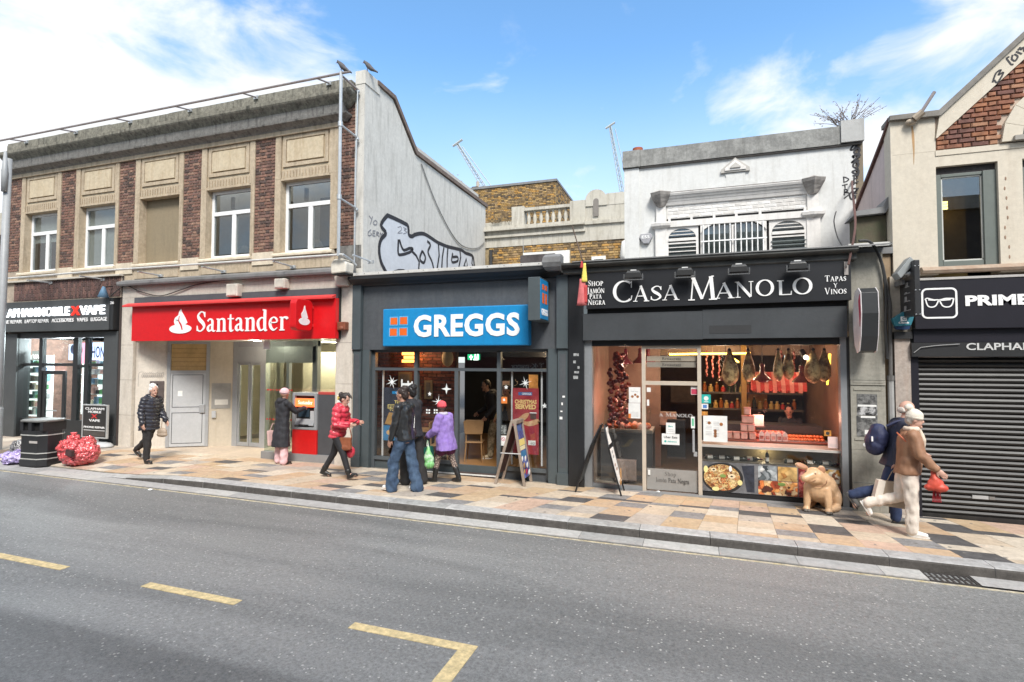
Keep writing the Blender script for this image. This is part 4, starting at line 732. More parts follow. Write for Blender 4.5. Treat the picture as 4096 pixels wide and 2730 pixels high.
b = B(); strokes(b, [[(275,1040),(290,1060)],[(298,1045),(283,1095)],[(310,1070),(302,1090),(318,1098),(326,1080),(312,1068)],[(288,1128),(270,1145),(272,1165),(290,1160),(285,1148)],[(300,1135),(298,1165)],[(300,1135),(315,1136)],[(298,1150),(312,1150)],[(298,1165),(314,1168)],[(320,1168),(324,1142),(336,1150),(325,1155),(338,1172)],[(343,1172),(346,1148),(353,1162),(360,1150),(364,1175)]], .022); b.xf(TG).mk('tag_words', M('grey_ink'), gr)
# ================================================================ vape and phone shop under the same building
vs = T('vape_shop', 'dark grey phone repair shopfront with lit shelves beside the bank', 'shop'); vg = M('shop_charcoal', (.06,.064,.066), .6, .1, 2, streak=.1, c3=(.03,.03,.03)); vb = M('shop_black', (.018,.019,.02), .5)
box('pilaster', vg, vs, -18.9, -18.22, FY - .05, FY + .3, gz(-18.5) - .05, 3.1); box('pilaster', vg, vs, -14.72, -14.2, FY - .05, FY + .5, gz(-14.4) - .05, 3.12); box('plinth', vg, vs, -14.74, -14.19, FY - .08, FY + .5, gz(-14.4) - .05, .38); box('edge_strip', M('brown_strip', (.06,.045,.04), .8), vs, -14.198, -14.07, FY - .03, FY + .2, gz(-14) - .05, 4.55)
box('head', vg, vs, -18.22, -14.72, FY - .0, FY + .3, 2.97, 3.12)
# vertical brick band
bb = box('brick_band_bed', mort, vs, -18.95, -14.12, FY - .06, FY + .02, 4.0, 4.56)
bbm = brickmat('soldier_brick', [(.1,.06,.055),(.13,.07,.06),(.09,.055,.05),(.16,.09,.075)], soot=.25)
ROT = Matrix(((0,0,1,0),(0,1,0,0),(-1,0,0,0),(0,0,0,1)))      # courses stood on end
bricks(vs, [(-4.55, -4.02, -18.4, -14.14)], FY - .06, bbm, bond='stretcher', near=(-4.3, -14), xform=ROT, dep=.014)
B().prism([(FY-.02,4.56),(FY-.14,4.56),(FY-.14,4.6),(FY-.02,4.63)], -18.95, -14.09, 'x').mk('band_flashing', M('pale_flashing', (.5,.46,.4), .8), vs)
vsn = T('vape_sign', 'charcoal phone shop sign with glowing white and red lettering', 'shop sign'); vy = 9.86
box('panel', vg, vsn, -18.85, -14.35, vy, FY - .01, 3.15, 3.98); box('end_cap', vb, vsn, -14.348, -14.22, vy + .01, FY - .01, 3.15, 3.98)
neon = lamp('white_neon', (.9, .95, 1), 1.35); V3 = lambda x, y: px(x/3.92, 1000 + y/3.92, vy)
rn = lamp('red_neon', (1, .03, .02), .9)
for s, x0, x1, m in (('CLAPHAM', -30, 578, neon), ('MOBILE', 612, 1095, neon), ('X', 1125, 1255, rn), ('VAPE', 1262, 1648, neon)):
 xa = V3(x0, 1000)[0]; xb = V3(x1, 1000)[0]; text(s, m, vsn, xa, xb, V3(1640, 1008)[1], V3(1640, 866)[1], vy, .01, .03)
for s, x0, x1 in (('PHONE REPAIR', -40, 350), ('LAPTOP REPAIR', 395, 768), ('ACCESSORIES', 815, 1157), ('VAPES', 1210, 1380), ('LUGGAGE', 1428, 1680)):
 text(s, M('plain_white', (.8,.8,.8), .5), vsn, V3(x0, 1100)[0], V3(x1, 1100)[0], V3(1550,1118)[1], V3(1550,1058)[1], vy, .01, .012)
text('26', M('plain_white'), vsn, V3(1732, 800)[0], V3(1790, 800)[0], 3.81, 3.88, vy, .01, .01); base(vsn, (-16.5, vy, 3.15))
t = T('shop_lamp', 'small blue grey lamp cone above the vape sign end', 'lamp'); B().lathe([(.13, 3.98), (.05, 4.2), (.03, 4.26)], (-14.42, 9.75, 0)).mk('cone', M('blue_lamp', (.13,.25,.38), .5), t, smooth=True); B().tube([(-14.42,9.75,4.24),(-14.42,9.98,4.3)], .015).mk('arm', vb, t); base(t, (-14.42, 9.75, 3.98))
# windows: reveal, frames, lit shelves
wy = FY + .14
box('reveal', vb, vs, -18.4, -18.21, FY, wy + .1, gz(-18), 2.97)
for x0, x1, z0, z1 in ((-17.52,-17.38,.1,2.97),(-15.66,-15.52,.1,2.97),(-14.86,-14.72,.0,2.97),(-16.12,-15.93,.1,2.97)): box('mullion', vb, vs, x0, x1, wy - .04, wy + .06, z0, z1)
for x0, x1, z in ((-18.22,-17.52,2.24),(-17.38,-16.12,2.24),(-15.52,-14.86,2.24),(-15.93,-15.66,2.2)): box('rail', vb, vs, x0, x1, wy - .03, wy + .05, z - .05, z + .03)
box('stall_riser', vb, vs, -18.22, -17.5, wy - .04, wy + .06, gz(-17.5), .7); box('stall_riser', vb, vs, -15.66, -14.8, wy - .04, wy + .06, gz(-15), .9); box('stall_riser', vb, vs, -16.45, -15.66, wy - .041, wy + .061, gz(-16), .72)
vgl = glass('clear_glass')
for x0, x1, z0, z1 in ((-18.22,-17.52,.7,2.95),(-15.52,-14.86,.9,2.95),(-15.93,-15.66,.72,2.95),(-17.38,-16.12,2.27,2.95),(-16.42,-16.12,.72,2.2)): box('pane', vgl, vs, x0, x1, wy, wy + .008, z0, z1)
dv = T('shop_door', None, None); dv.parent = vs; b = B()
for q in ((-17.36,-17.26,.1,2.06),(-16.55,-16.44,.1,2.06),(-17.26,-16.55,1.96,2.06),(-17.26,-16.55,.1,.7)): b.box(q[0], q[1], wy - .02, wy + .03, q[2], q[3])
b.mk('frame', vb, dv); box('pane', vgl, dv, -17.26, -16.55, wy, wy + .008, .7, 1.96); box('push_bar', alu, dv, -17.1, -16.7, wy - .06, wy - .04, .94, .97)
box('shop_floor', M('grey_vinyl', (.2,.2,.2), .6), vs, -20.9, -14.7, wy + .07, 14, .0, .12); box('shop_back', M('shop_wall', (.4,.43,.45), .8), vs, -20.9, -14.7, 14, 14.1, 0, 3.1); box('shop_side', M('shop_wall'), vs, -21, -20.9, FY + .3, 14, 0, 3.1); box('shop_side', M('shop_wall'), vs, -14.72, -14.66, FY + .5, 14, 0, 3.1); box('shop_ceiling', M('shop_wall'), vs, -20.9, -14.6, FY + .3, 14, 3.0, 3.08)
light('vape_lamp', (-17.6, 11, 2.8), 170, (.88, .95, 1), .3); light('vape_lamp', (-15.6, 11.0, 2.8), 100, (.85, .93, 1), .2)
sh = M('shelf_white', (.8,.82,.82), .5); rp = random.Random(11)
PK = [M('pack_%s' % n, c, .5, fine=.15) for n, c in (('white',(.75,.75,.74)),('cream',(.7,.6,.45)),('teal',(.2,.4,.38)),('dark',(.07,.07,.08)),('rose',(.6,.35,.33)),('blue',(.25,.4,.6)),('grey',(.45,.45,.45)),('green',(.1,.3,.12)))]
def rack(lab, x0, x1, y0, y1, zs, back=True, n=7):
 t = T('display_rack', lab, 'display shelves')
 if back: box('back', M('lit_back', (.7,.74,.72), .6, emis=(.85,.95,.95), es=.5), t, x0, x1, y1, y1 + .02, zs[0] - .1, zs[-1] + .3)
 for z in zs: box('shelf', sh, t, x0, x1, y0, y1, z - .02, z)
 base(t, (x0, y0, 0)); return t
for lab, x0, x1, y0, zs in (('white shelves behind the left vape window', -18.95, -17.85, 10.5, (.78,1.0,1.25,1.5,1.75,2.0,2.2)), ('lit shelves behind the right vape window', -15.98, -15.1, 10.5, (1.15,1.42,1.7,1.98,2.2)), ('shelves deep in the phone shop', -20.2, -18.9, 12.0, (.7,1.0,1.3,1.6,1.9,2.2))):
 rack(lab, x0, x1, y0, y0 + .22, zs)
 for z in zs[:]:
  x = x0 + .03
  while x < x1 - .08:
   w = rp.uniform(.09,.17); h = rp.uniform(.09,.2)
   m = rp.choice(PK); tag(box('product_box', m, None, x, x + w, y0 + .03, y0 + .14, z + .001, z + h), 'small %s box on the %s' % (m.name[5:], lab), 'box', 'boxed goods on the phone shop shelves'); x += w + rp.uniform(.015,.05)
for x0, x1, z0, z1, c, s, lab in ((-15.78,-15.12,2.36,2.84,(.55,.65,1),'PHONE','pale blue lit PHONE sign in the vape shop window'), (-16.2,-15.95,2.26,2.84,(.9,.35,.5),None,'pink lit picture panel in the vape shop window'), (-16.55,-16.22,2.36,2.8,(.55,.7,1),None,'small blue lit panel behind the vape shop door light'), (-18.1,-17.55,2.34,2.62,(.55,.57,.55),'VAPE','grey lit VAPE sign in the left window of the vape shop')):
 t = T('lit_sign', lab, 'lit sign'); box('panel', lamp('lit_%d' % int(x0*-100), c, .95 if s != 'VAPE' else .35), t, x0, x1, wy + .12, wy + .15, z0, z1)
 if s: text(s, M('violet_print', (.25,.25,.5), .5) if s == 'PHONE' else neon, t, x0 + .04, x1 + (.1 if s == 'PHONE' else -.02), z0 + .06, z1 - .1, wy + .119, .015, .004)
 else: B().ell(((x0+x1)/2, wy + .118, (z0+z1)/2 + .08), ((x1-x0)*.32, .006, .13)).mk('picture', M('print_red', (.5,.05,.1), .5) if c[0] > .8 else M('violet_print'), t)
 base(t, (x0, wy, z0))
# ================================================================ grey bakery shop
bk = T('bakery_shop', 'slate grey single storey bakery shopfront under a blue sign', 'shop')
gy1 = M('shop_slate', (.07,.077,.085), .55, .1, 1.5, fine=.09, bs=60, streak=.4, c3=(.105,.11,.115)); gy2 = M('shop_slate_green', (.068,.085,.092), .5, .08, 2, streak=.15, c3=(.035,.04,.042)); gyb = M('cornice_black', (.022,.023,.025), .5, .1, 2)
lead_w = M('pale_flashing')
BX0, BX1 = -7.0, -2.24
box('flat_roof', lead, bk, BX0, BX1, FY, 17.4, 4.06, 4.16)
box('fascia', gy1, bk, -6.8, -2.46, FY - .0, FY + .3, 2.595, 4.0)
for x0, x1, a in ((-7.02,-6.81,0),(-2.455,-2.235,1)):
 box('console', gy2, bk, x0, x1, FY - .09, FY + .3, 2.6, 4.0); box('pilaster', gy2, bk, x0 + .015, x1 - .01, FY - .05, FY + .3, gz(x0) + .2, 2.597); box('plinth', gy2, bk, x0, x1, FY - .08, FY + .3, gz(x0) - .05, gz(x0) + .22)
 box('panel_inset', gy1, bk, x0 + .05, x1 - .05, FY - .054, FY - .048, .35, 2.5)
box('corner_post', gy2, bk, -2.64, -2.46, FY - .01, FY + .3, gz(-2.5) - .05, 2.594); box('corner_post', gy2, bk, -6.8, -6.62, FY - .01, FY + .3, gz(-6.7) - .05, 2.594)
B().prism([(FY,3.98),(FY-.06,3.98),(FY-.08,4.0),(FY-.16,4.04),(FY-.24,4.09),(FY-.26,4.1),(FY-.26,4.165),(FY,4.165)], -7.03, -2.38, 'x').mk('cornice', gyb, bk)
B().prism([(FY+.1,4.17),(FY-.27,4.17),(FY-.275,4.18),(FY-.275,4.235),(FY+.1,4.25)], -6.88, -2.62, 'x').mk('flashing', M('white_flashing', (.6,.59,.56), .6, .1, 2, streak=.15), bk)
for i in range(12): B().ell((-6.6 + i*.35, FY - .28, 4.21), .008, nu=6, nv=4).mk('rivet', iron, bk)
B().loft([[(-2.66+o,9.9,z),(-2.66+o,9.62+d,z),(-2.3-o*.3,9.62+d,z),(-2.3-o*.3,9.9,z)] for z, d, o in ((4.06,.1,.06),(4.12,.05,.02),(4.2,.02,0),(4.3,.03,.02),(4.36,.1,.05))]).mk('lead_cap', lead, bk)
# shop window
wy = FY + .15
al = M('shopfront_frame', (.1,.115,.125), .45, .05, 2, metal=.2); pg = glass('bakery_glass', (.95,.96,.96), 1.3)
b = B(); zc = gz(-5)
for q in ((-6.62,-6.55,zc,2.56),(-5.6,-5.52,.2,2.56),(-4.66,-4.58,.2,2.2),(-3.73,-3.65,zc,2.56),(-2.7,-2.62,zc,2.56)): b.box(q[0], q[1], wy - .05, wy + .05, q[2], q[3])
b.box(-6.55,-2.7,wy-.045,wy+.045,2.15,2.21); b.box(-6.62,-2.62,wy-.05,wy+.05,2.54,2.6); b.box(-6.55,-4.6,wy-.06,wy+.05,.235,.30); b.box(-3.65,-2.7,wy-.06,wy+.05,.19,.26); b.mk('frame', al, bk)
box('stall_riser', gy2, bk, -6.62, -3.7, wy - .02, wy + .04, gz(-6) - .05, .235); box('stall_riser', gy1, bk, -3.65, -2.64, wy - .02, wy + .04, gz(-3) - .05, .19)
box('door_step', M('wet_step', (.07,.05,.045), .5, .2, 4), bk, -4.58, -3.72, wy - .1, wy + .3, -.02, .10); box('step_edge', M('white_paint', (.75,.75,.72), .6), bk, -5.5, -3.7, wy - .115, wy - .1, gz(-5) + .005, gz(-5) + .03)
b = B()
for x in (-6.43, -3.46, -2.84): b.box(x, x + .03, wy + .05, wy + .08, .3, 2.15)
b.mk('inner_frame', M('white_metal', (.6,.6,.6), .4), bk)
for (x0, x1, z0, z1) in ((-6.55,-5.6,.3,2.15),(-6.55,-5.6,2.21,2.54),(-5.52,-4.66,.3,2.15),(-5.52,-3.73,2.21,2.54),(-3.65,-2.7,.26,2.15),(-3.65,-2.7,2.21,2.54)): box('pane', pg, bk, x0, x1, wy, wy + .008, z0, z1)
# interior
box('shop_floor', M('oak_floor', (.36,.19,.06), .45, .25, 5, c2=(.27,.13,.045), bump=.1), bk, -6.9, -2.3, wy + .1, 16, .0, .105)
intw = M('dark_red_wall', (.09,.045,.04), .8, .2, 4); dkw = M('dark_navy_wall', (.022,.024,.032), .8, .2, 3)
box('back_wall', dkw, bk, -6.9, -2.3, 15.8, 15.9, 0, 3.1); box('shop_ceiling', dkw, bk, -6.9, -2.3, wy + .06, 15.9, 2.9, 2.98); box('side_wall', dkw, bk, -2.42, -2.3, wy + .2, 15.9, 0, 3)
box('brick_bed', M('red_mortar', (.09,.06,.045), .95), bk, -7.3, -5.0, 11.0, 11.1, .1, 2.9)
rb = brickmat('shop_red_brick', [(.13,.035,.022),(.17,.05,.03),(.1,.03,.022),(.15,.06,.04),(.2,.07,.045)])
bricks(bk, [(-7.28, -5.02, .8, 2.88)], 11.0, rb, limit=0, bond='stretcher')
box('bulkhead', dkw, bk, -6.9, -2.3, 11.6, 11.75, 2.45, 2.9)
fr = M('frame_gold', (.3,.22,.12), .5); pic = M('picture_print', (.45,.42,.36), .7, .5, 9, c2=(.1,.09,.08))
for lab, x, z, w, h in (('framed picture behind the left bakery window', -6.43, 1.70, .34, .40), ('narrow framed picture behind the sliding bakery door', -5.76, 1.5, .2, .42), ('framed picture at the edge of the bakery brick wall', -5.92, 1.3, .07, .5)):
 t = T('picture_frame', lab, 'picture'); box('frame', fr, t, x, x + w, 10.92, 10.96, z, z + h); box('print', pic, t, x + .05, x + w - .05, 10.915, 10.919, z + .05, z + h - .05); base(t, (x, 10.92, z))
t = T('wall_lamp', 'glowing orange brick lattice lamp high in the left bakery window', 'lamp')
b = B(); [b.box(-6.33 + .11*(i % 3) + (.05 if i // 3 % 2 else 0), -6.24 + .11*(i % 3) + (.05 if i // 3 % 2 else 0), 10.9, 10.96, 2.32 + .085*(i // 3), 2.385 + .085*(i // 3)) for i in range(12)]
b.mk('glow_bricks', lamp('orange_glow', (1, .32, .06), 2.2), t); base(t, (-6.0, 10.9, 2.3)); light('orange_lamp', (-6.0, 10.75, 2.45), 2.5, (1, .45, .12), .05)
sp = lamp('spot_lens', (1, .85, .55), 7)
for i, (x, y) in enumerate(((-4.75, 12.6), (-3.95, 12.0), (-3.95, 11.3), (-2.95, 11.0), (-2.8, 11.8))):
 t = T('spotlight', ('warm spotlight left of the exit sign in the bakery', 'farther of the two spotlights right of the exit sign', 'nearer of the two spotlights right of the exit sign', 'warm spotlight over the christmas poster', 'dim spotlight behind the right bakery pane')[i], 'spotlight', 'warm spotlights on the bakery ceiling'); z = 2.86 if i else 2.8
 B().lathe([(.06, z-.03), (.06, z)], (x, y, 0), 10).mk('lens', sp, t); B().lathe([(.07, z), (.07, z + .05)], (x, y, 0), 10).mk('can', gyb, t); base(t, (x, y, z))
light('bakery_lamp', (-4.4, 12.4, 2.5), 8, (1, .72, .42), .15); light('bakery_lamp', (-3.0, 11.4, 2.5), 5, (1, .72, .42), .12); light('bakery_lamp', (-5.6, 10.6, 2.6), 3, (1, .65, .38), .12); light('bakery_lamp', (-3.9, 12.3, 2.6), 3, (1, .75, .45), .1)
# green way out sign
t = T('exit_sign', 'green lit running man exit sign above the bakery doorway', 'exit sign'); ex0, ez0 = px(1500+968/2.6133, 1350+235/2.6133, wy + .1); ex1, ez1 = px(1500+1090/2.6133, 1350+178/2.6133, wy + .1)
box('panel', lamp('exit_green', (.02,.35,.14), .8), t, ex0, ex1, wy + .1, wy + .14, ez0, ez1); b = B(); m_ = lamp('exit_white', (.9,1,.92), 1.1); zc = (ez0+ez1)/2; xq = ex0 + (ex1-ex0)*.3
b.prism([(xq-.045,zc-.01),(xq,zc+.05),(xq+.045,zc-.01),(xq+.015,zc-.01),(xq+.015,zc-.06),(xq-.015,zc-.06),(xq-.015,zc-.01)], wy+.094, wy+.099)
xq = ex0 + (ex1-ex0)*.7; b.box(xq-.05,xq+.06,wy+.096,wy+.099,zc-.065,zc-.055); b.box(xq+.03,xq+.06,wy+.095,wy+.099,zc-.05,zc+.06); ribbon(b, [(xq-.03,zc+.02,.025),(xq,zc-.01,.025),(xq-.04,zc-.05,.02)], wy+.099, .004); ribbon(b, [(xq-.02,zc+.01,.02),(xq+.02,zc-.02,.02),(xq+.01,zc-.05,.02)], wy+.098, .004); b.ell((xq-.01,wy+.096,zc+.045),(.014,.003,.014),nu=8,nv=6); b.mk('pictogram', m_, t); base(t, (ex0, wy, ez0))
# hanging egg lamp, table, chairs
t = T('egg_lamp', 'pale egg shaped pendant shade inside the bakery', 'lamp'); B().ell((-5.13, 10.8, 2.42), (.13,.13,.19)).mk('shade', M('linen_shade', (.5,.4,.26), .8), t, smooth=True); B().tube([(-5.13,10.8,2.6),(-5.13,10.8,2.9)], .006, 5).mk('flex', gyb, t); base(t, (-5.13, 10.8, 2.4))
oak = M('pale_oak', (.28,.16,.07), .5, .15, 6)
def bench_chair(lab, x, y, rz):
 t = T('wooden_chair', lab, 'chair'); B().box(-.2,.2,-.2,.2,.42,.45).mk('seat', oak, t, bevel=.01); B().prism([(-.2,.62),(.2,.62),(.23,.9),(.17,.94),(-.17,.94),(-.23,.9)], .19, .215).mk('backrest', oak, t, bevel=.01)
 for sx in (-1, 1):
  B().tube([(sx*.17,-.17,.42),(sx*.2,-.22,0)], [.018,.014], 6).mk('leg', oak, t); B().tube([(sx*.17,.18,.94-.2),(sx*.17,.18,.42),(sx*.2,.22,0)], [.016,.018,.014], 6).mk('leg', oak, t)
 return place(t, (x, y, .105), rz)
bench_chair('pale wooden chair with curved back inside the bakery doorway', -4.7, 11.35, RAD(195)); bench_chair('wooden chair at the left behind the bakery glass', -5.2, 10.65, RAD(100))
t = T('cafe_table', 'small round wooden cafe table behind the bakery glass', 'table'); B().lathe([(.32,.72),(.32,.75)]).mk('tabletop', oak, t); B().tube([(0,0,0),(0,0,.72)], .03).mk('stem', gyb, t); B().lathe([(.22,.0),(.2,.02)]).mk('foot', gyb, t); place(t, (-5.65, 10.7, .105))
t = T('hot_shelf', 'dim counter with golden pastries at the back of the bakery', 'counter'); box('cabinet', dkw, t, -4.7, -3.9, 13.4, 14, .1, 1.05); box('tray', M('pastry_tray', (.45,.26,.1), .6, .5, 14), t, -4.65, -3.95, 13.38, 13.8, 1.06, 1.16); base(t, (-4.3, 13.6, .1)); light('counter_lamp', (-4.3, 13.2, 1.8), 3, (1,.6,.3), .1)
for lab, x0, x1, z0, z1, y, c in (('dim lit menu panel on the back wall of the bakery', -4.1, -3.85, 1.4, 2.0, 13.6, (.5,.3,.12)), ('dim pink poster on the dark bakery wall', -4.62, -4.42, 1.5, 1.85, 12.9, (.35,.25,.24))): t = T('wall_poster', lab, 'poster'); box('sheet', M('dim_print_%d' % int(z0*10), c, .7, .3, 8), t, x0, x1, y, y + .02, z0, z1); box('edge', gyb, t, x0 - .015, x1 + .015, y + .021, y + .03, z0 - .015, z1 + .015); base(t, (x0, y, z0))
# posters behind the glass and film stars
def poster(lab, x0, x1, z0, z1, y, bg, rows, extra=None):
 t = T('window_poster', lab, 'poster'); box('sheet', bg, t, x0, x1, y, y + .006, z0, z1)
 for s, m, a, c, d, e, bo in rows: text(s, m, t, x0 + a*(x1-x0), x0 + c*(x1-x0), z0 + d*(z1-z0), z0 + e*(z1-z0), y - .001, bo, .0015)
 if extra: extra(t, x0, x1, z0, z1, y)
 return base(t, (x0, y, z0))
navy = M('poster_navy', (.035,.04,.06), .55, .25, 4, c2=(.05,.055,.075)); gold = M('poster_gold', (.75,.6,.2), .55); pblue = M('brand_blue', (.02,.25,.55), .45, .05, 2); crim = M('poster_crimson', (.33,.018,.03), .55, .3, 5, c2=(.42,.05,.06)); pw = M('poster_white', (.8,.8,.78), .6); por = M('brand_orange', (.75,.13,.015), .5)
tan = M('toast_print', (.6,.38,.14), .6, .25, 9, c2=(.4,.2,.06)); cupm = M('cup_dark', (.09,.05,.045), .5)
def festive(t, x0, x1, z0, z1, y):
 w, h = x1-x0, z1-z0; box('logo_bar', pblue, t, x0+.3*w, x0+.85*w, y-.002, y-.0005, z0+.88*h, z0+.93*h); text('GREGGS', pw, t, x0+.42*w, x0+.83*w, z0+.89*h, z0+.92*h, y-.0025, .02, .001)
 box('title_bar', gold, t, x0+.15*w, x0+.95*w, y-.002, y-.0005, z0+.6*h, z0+.68*h); text('FESTIVE', navy, t, x0+.18*w, x0+.92*w, z0+.61*h, z0+.67*h, y-.0025, .03, .001)
 box('lower_panel', M('poster_sky', (.05,.2,.38), .55, .2, 4), t, x0, x1, y-.002, y-.0005, z0, z0+.28*h); box('middle_patch', M('poster_teal', (.05,.28,.42), .55), t, x0+.3*w, x0+.75*w, y-.0018, y-.0005, z0+.42*h, z0+.53*h)
 B().prism([(x0+.05*w,z0+.31*h),(x0+.66*w,z0+.27*h),(x0+.8*w,z0+.5*h),(x0+.2*w,z0+.53*h)], y-.004, y-.0022).mk('toastie', tan, t); B().prism([(x0+.6*w,z0+.4*h),(x0+.9*w,z0+.4*h),(x0+.94*w,z0+.56*h),(x0+.56*w,z0+.56*h)], y-.0035, y-.0021).mk('cup', cupm, t)
 B().prism([(x0+.28*w+.17*w*cos(a), z0+.15*h+.055*h*sin(a)) for a in [2*pi*k/18 for k in range(18)]], y-.0035, y-.0021).mk('biscuit', M('biscuit', (.65,.4,.18), .6), t); box('label', pw, t, x0+.42*w, x0+.85*w, y-.003, y-.0021, z0+.12*h, z0+.18*h)
poster('dark blue festive toastie poster in the left bakery window', -6.38, -5.68, .64, 1.78, wy + .03, navy, [('THE', gold, .38, .68, .7, .76, .03), ('TOASTIES', gold, .2, .9, .555, .585, .02)], festive)
def xmas(t, x0, x1, z0, z1, y):
 w, h = x1-x0, z1-z0; box('logo_bar', M('poster_blue', (.06,.12,.3), .5), t, x0+.22*w, x0+.75*w, y-.002, y-.0005, z0+.89*h, z0+.94*h); text('GREGGS', pw, t, x0+.36*w, x0+.72*w, z0+.9*h, z0+.93*h, y-.0025, .02, .001)
 bag = M('baguette_print', (.6,.27,.12), .6, .3, 12, c2=(.7,.45,.25)); b = B()
 ribbon(b, [(x0+.1*w,z0+.47*h,.03),(x0+.25*w,z0+.5*h,.1),(x0+.5*w,z0+.58*h,.1),(x0+.62*w,z0+.62*h,.02)], y-.0005, .002); ribbon(b, [(x0+.3*w,z0+.5*h,.03),(x0+.6*w,z0+.46*h,.09),(x0+.95*w,z0+.5*h,.1),(x0+.99*w,z0+.5*h,.02)], y-.0005, .0025); b.mk('baguettes', bag, t)
 box('cup', cupm, t, x0+.68*w, x0+.9*w, y-.003, y-.0005, z0+.53*h, z0+.62*h); box('cup_lid', pw, t, x0+.66*w, x0+.92*w, y-.003, y-.0005, z0+.621*h, z0+.635*h); box('price_label', pw, t, x0+.6*w, x0+.88*w, y-.003, y-.0005, z0+.14*h, z0+.21*h); text('£4.25', navy, t, x0+.7*w, x0+.85*w, z0+.15*h, z0+.19*h, y-.0035, .02, .001)
cgd = M('xmas_gold', (.8,.55,.22), .5)
poster('crimson christmas baguette poster in the right bakery window', -3.42, -2.88, .52, 1.82, wy + .03, crim, [('CHRISTMAS', cgd, .08, .92, .76, .825, .04), ('SERVED', cgd, .1, .9, .68, .755, .05)], xmas)
def star(lab, x, z, r, n, y=None, inner=.22, alt=1.0, rot=0):
 y = y if y is not None else wy - .002; pts = []
 for k in range(2*n):
  a = pi/2 + pi*k/n + rot; q = r * (1 if k % 2 == 0 and (k // 2) % 2 == 0 else alt) if k % 2 == 0 else r * inner; pts.append((x + q*cos(a), z + q*sin(a)))
 tag(B().prism(pts, y, y - .0015).mk('window_star', M('frost_white', (.75,.78,.77), .7)), lab, 'star sticker')
G_ = lambda x, y: px(1500 + x/2.6133, 1350 + y/2.6133, wy)
for lab, q, r, n, inn, alt, ro in (('long rayed white star on the left bakery pane over the festive poster',(178,468),.16,8,.2,.72,.35),('plump four pointed white star on the sliding bakery pane',(748,540),.115,4,.3,1,0),('long rayed white star low on the sliding bakery pane',(662,675),.16,8,.17,.6,-.1),('long rayed white star over the christmas poster',(1572,478),.14,8,.18,.65,.3),
('small white star beside the picture on the bakery pane',(572,592),.05,5,.45,1,0),('small white star right of the bakery doorway near the top',(1370,522),.05,5,.45,1,0),('small white star on the far right bakery pane',(1775,716),.06,5,.45,1,.1)): star(lab, *G_(*q), r, n, None, inn, alt, ro)
for i, q in enumerate(((555,775),(636,775))):
 x, z = G_(*q); t = T('pane_mark', ('left of the two four square marks on the sliding bakery pane', 'right of the two four square marks on the sliding bakery pane')[i], 'sticker');
 for dx in (-.045, .01):
  for dz in (-.045, .01): box('square', M('frost_white'), t, x + dx, x + dx + .035, wy - .0035, wy - .002, z + dz, z + dz + .035)
 base(t, (x, wy, z))
t = T('drip_lettering', 'white drip letter sticker behind the leather jacket head on the bakery pane', 'sticker'); b = B(); x, z = G_(330, 490)
for k, (dx, h1, h2) in enumerate(((-.13,.1,-.16),(-.08,.02,-.05),(-.03,.0,-.1),(.02,.07,-.04),(.07,.03,-.1),(.115,.06,-.02))): b.box(x+dx, x+dx+.035, wy-.004, wy-.002, z+h2, z+h1)
b.box(x-.12, x+.14, wy-.0045, wy-.0022, z-.02, z+.02); b.mk('drips', M('frost_white'), t); base(t, (x, wy, z))
for lab, q, w, h, m in (('small orange hygiene sticker right of the bakery doorway',(1350,658),.13,.13,M('sticker_orange',(.7,.2,.04),.5)),('dark notice sheet right of the bakery doorway',(1342,965),.13,.18,M('notice_dark',(.05,.06,.06),.6,.6,20,c2=(.3,.32,.31),sharp=1)),('white no smoking notice low by the bakery doorway',(1340,1080),.14,.2,pw)):
 x, z = G_(*q); t = T('window_notice', lab, 'notice'); box('sheet', m, t, x-w/2, x+w/2, wy-.004, wy-.002, z-h/2, z+h/2)
 if 'smoking' in lab:
  b = B(); ribbon(b, [(x+.035*cos(a), z+.03+.035*sin(a), .009) for a in [2*pi*k/16 for k in range(17)]], wy-.004, .001, False); ribbon(b, [(x-.024,z+.054,.008),(x+.024,z+.006,.008)], wy-.004, .0013, False); b.mk('symbol', M('print_red'), t)
 elif 'orange' in lab: B().prism([(x,z+.045),(x+.03,z+.0),(x,z-.02),(x-.03,z)], wy-.0055, wy-.0042).mk('symbol', pw, t)
 base(t, (x, wy, z))
# --- blue fascia sign
bs_ = T('bakery_sign', 'wide blue bakery sign with four orange squares and white capitals', 'shop sign'); by = 9.84
blu = M('sign_blue', (.012,.235,.52), .35, .05, 2, fine=.05, streak=.3, c3=(.02,.16,.36))
box('panel', blu, bs_, -6.18, -2.975, by, FY - .005, 2.66, 3.445, bevel=.02)
GZ = lambda x, y: px(1300 + x/1.568, 1050 + y/1.568, by)
x0 = GZ(558, 400)[0]; x1 = GZ(1222, 390)[0]; z0 = GZ(900, 466)[1]; z1 = GZ(900, 322)[1]
text('GREGGS', wt, bs_, x0, x1, z0, z1, by, .035, .012, space=1.08)
for q in ((410,347,455,392),(470,343,517,390),(406,415,452,462),(467,413,515,460)):
 xa, zb_ = GZ(q[0], q[1]); xb, za_ = GZ(q[2], q[3]); box('orange_square', por, bs_, xa + .008, xb - .008, by - .006, by - .0005, za_ + .008, zb_ - .008); b = B(); e = .012
 for d in ((xa-e,xb+e,zb_,zb_+e),(xa-e,xb+e,za_-e,za_),(xa-e,xa,za_,zb_),(xb,xb+e,za_,zb_)): b.box(d[0], d[1], by-.003, by-.0005, d[2], d[3])
 b.mk('square_rim', M('sign_pale_blue', (.2,.5,.75), .5), bs_)
base(bs_, (-4.6, by, 2.66))
hs = T('hanging_sign', 'narrow blue hanging bakery sign in a grey box by the black pillar', 'hanging sign'); hx1, hx0 = -2.60, -2.84; hz0, hz1 = 3.13, 3.86
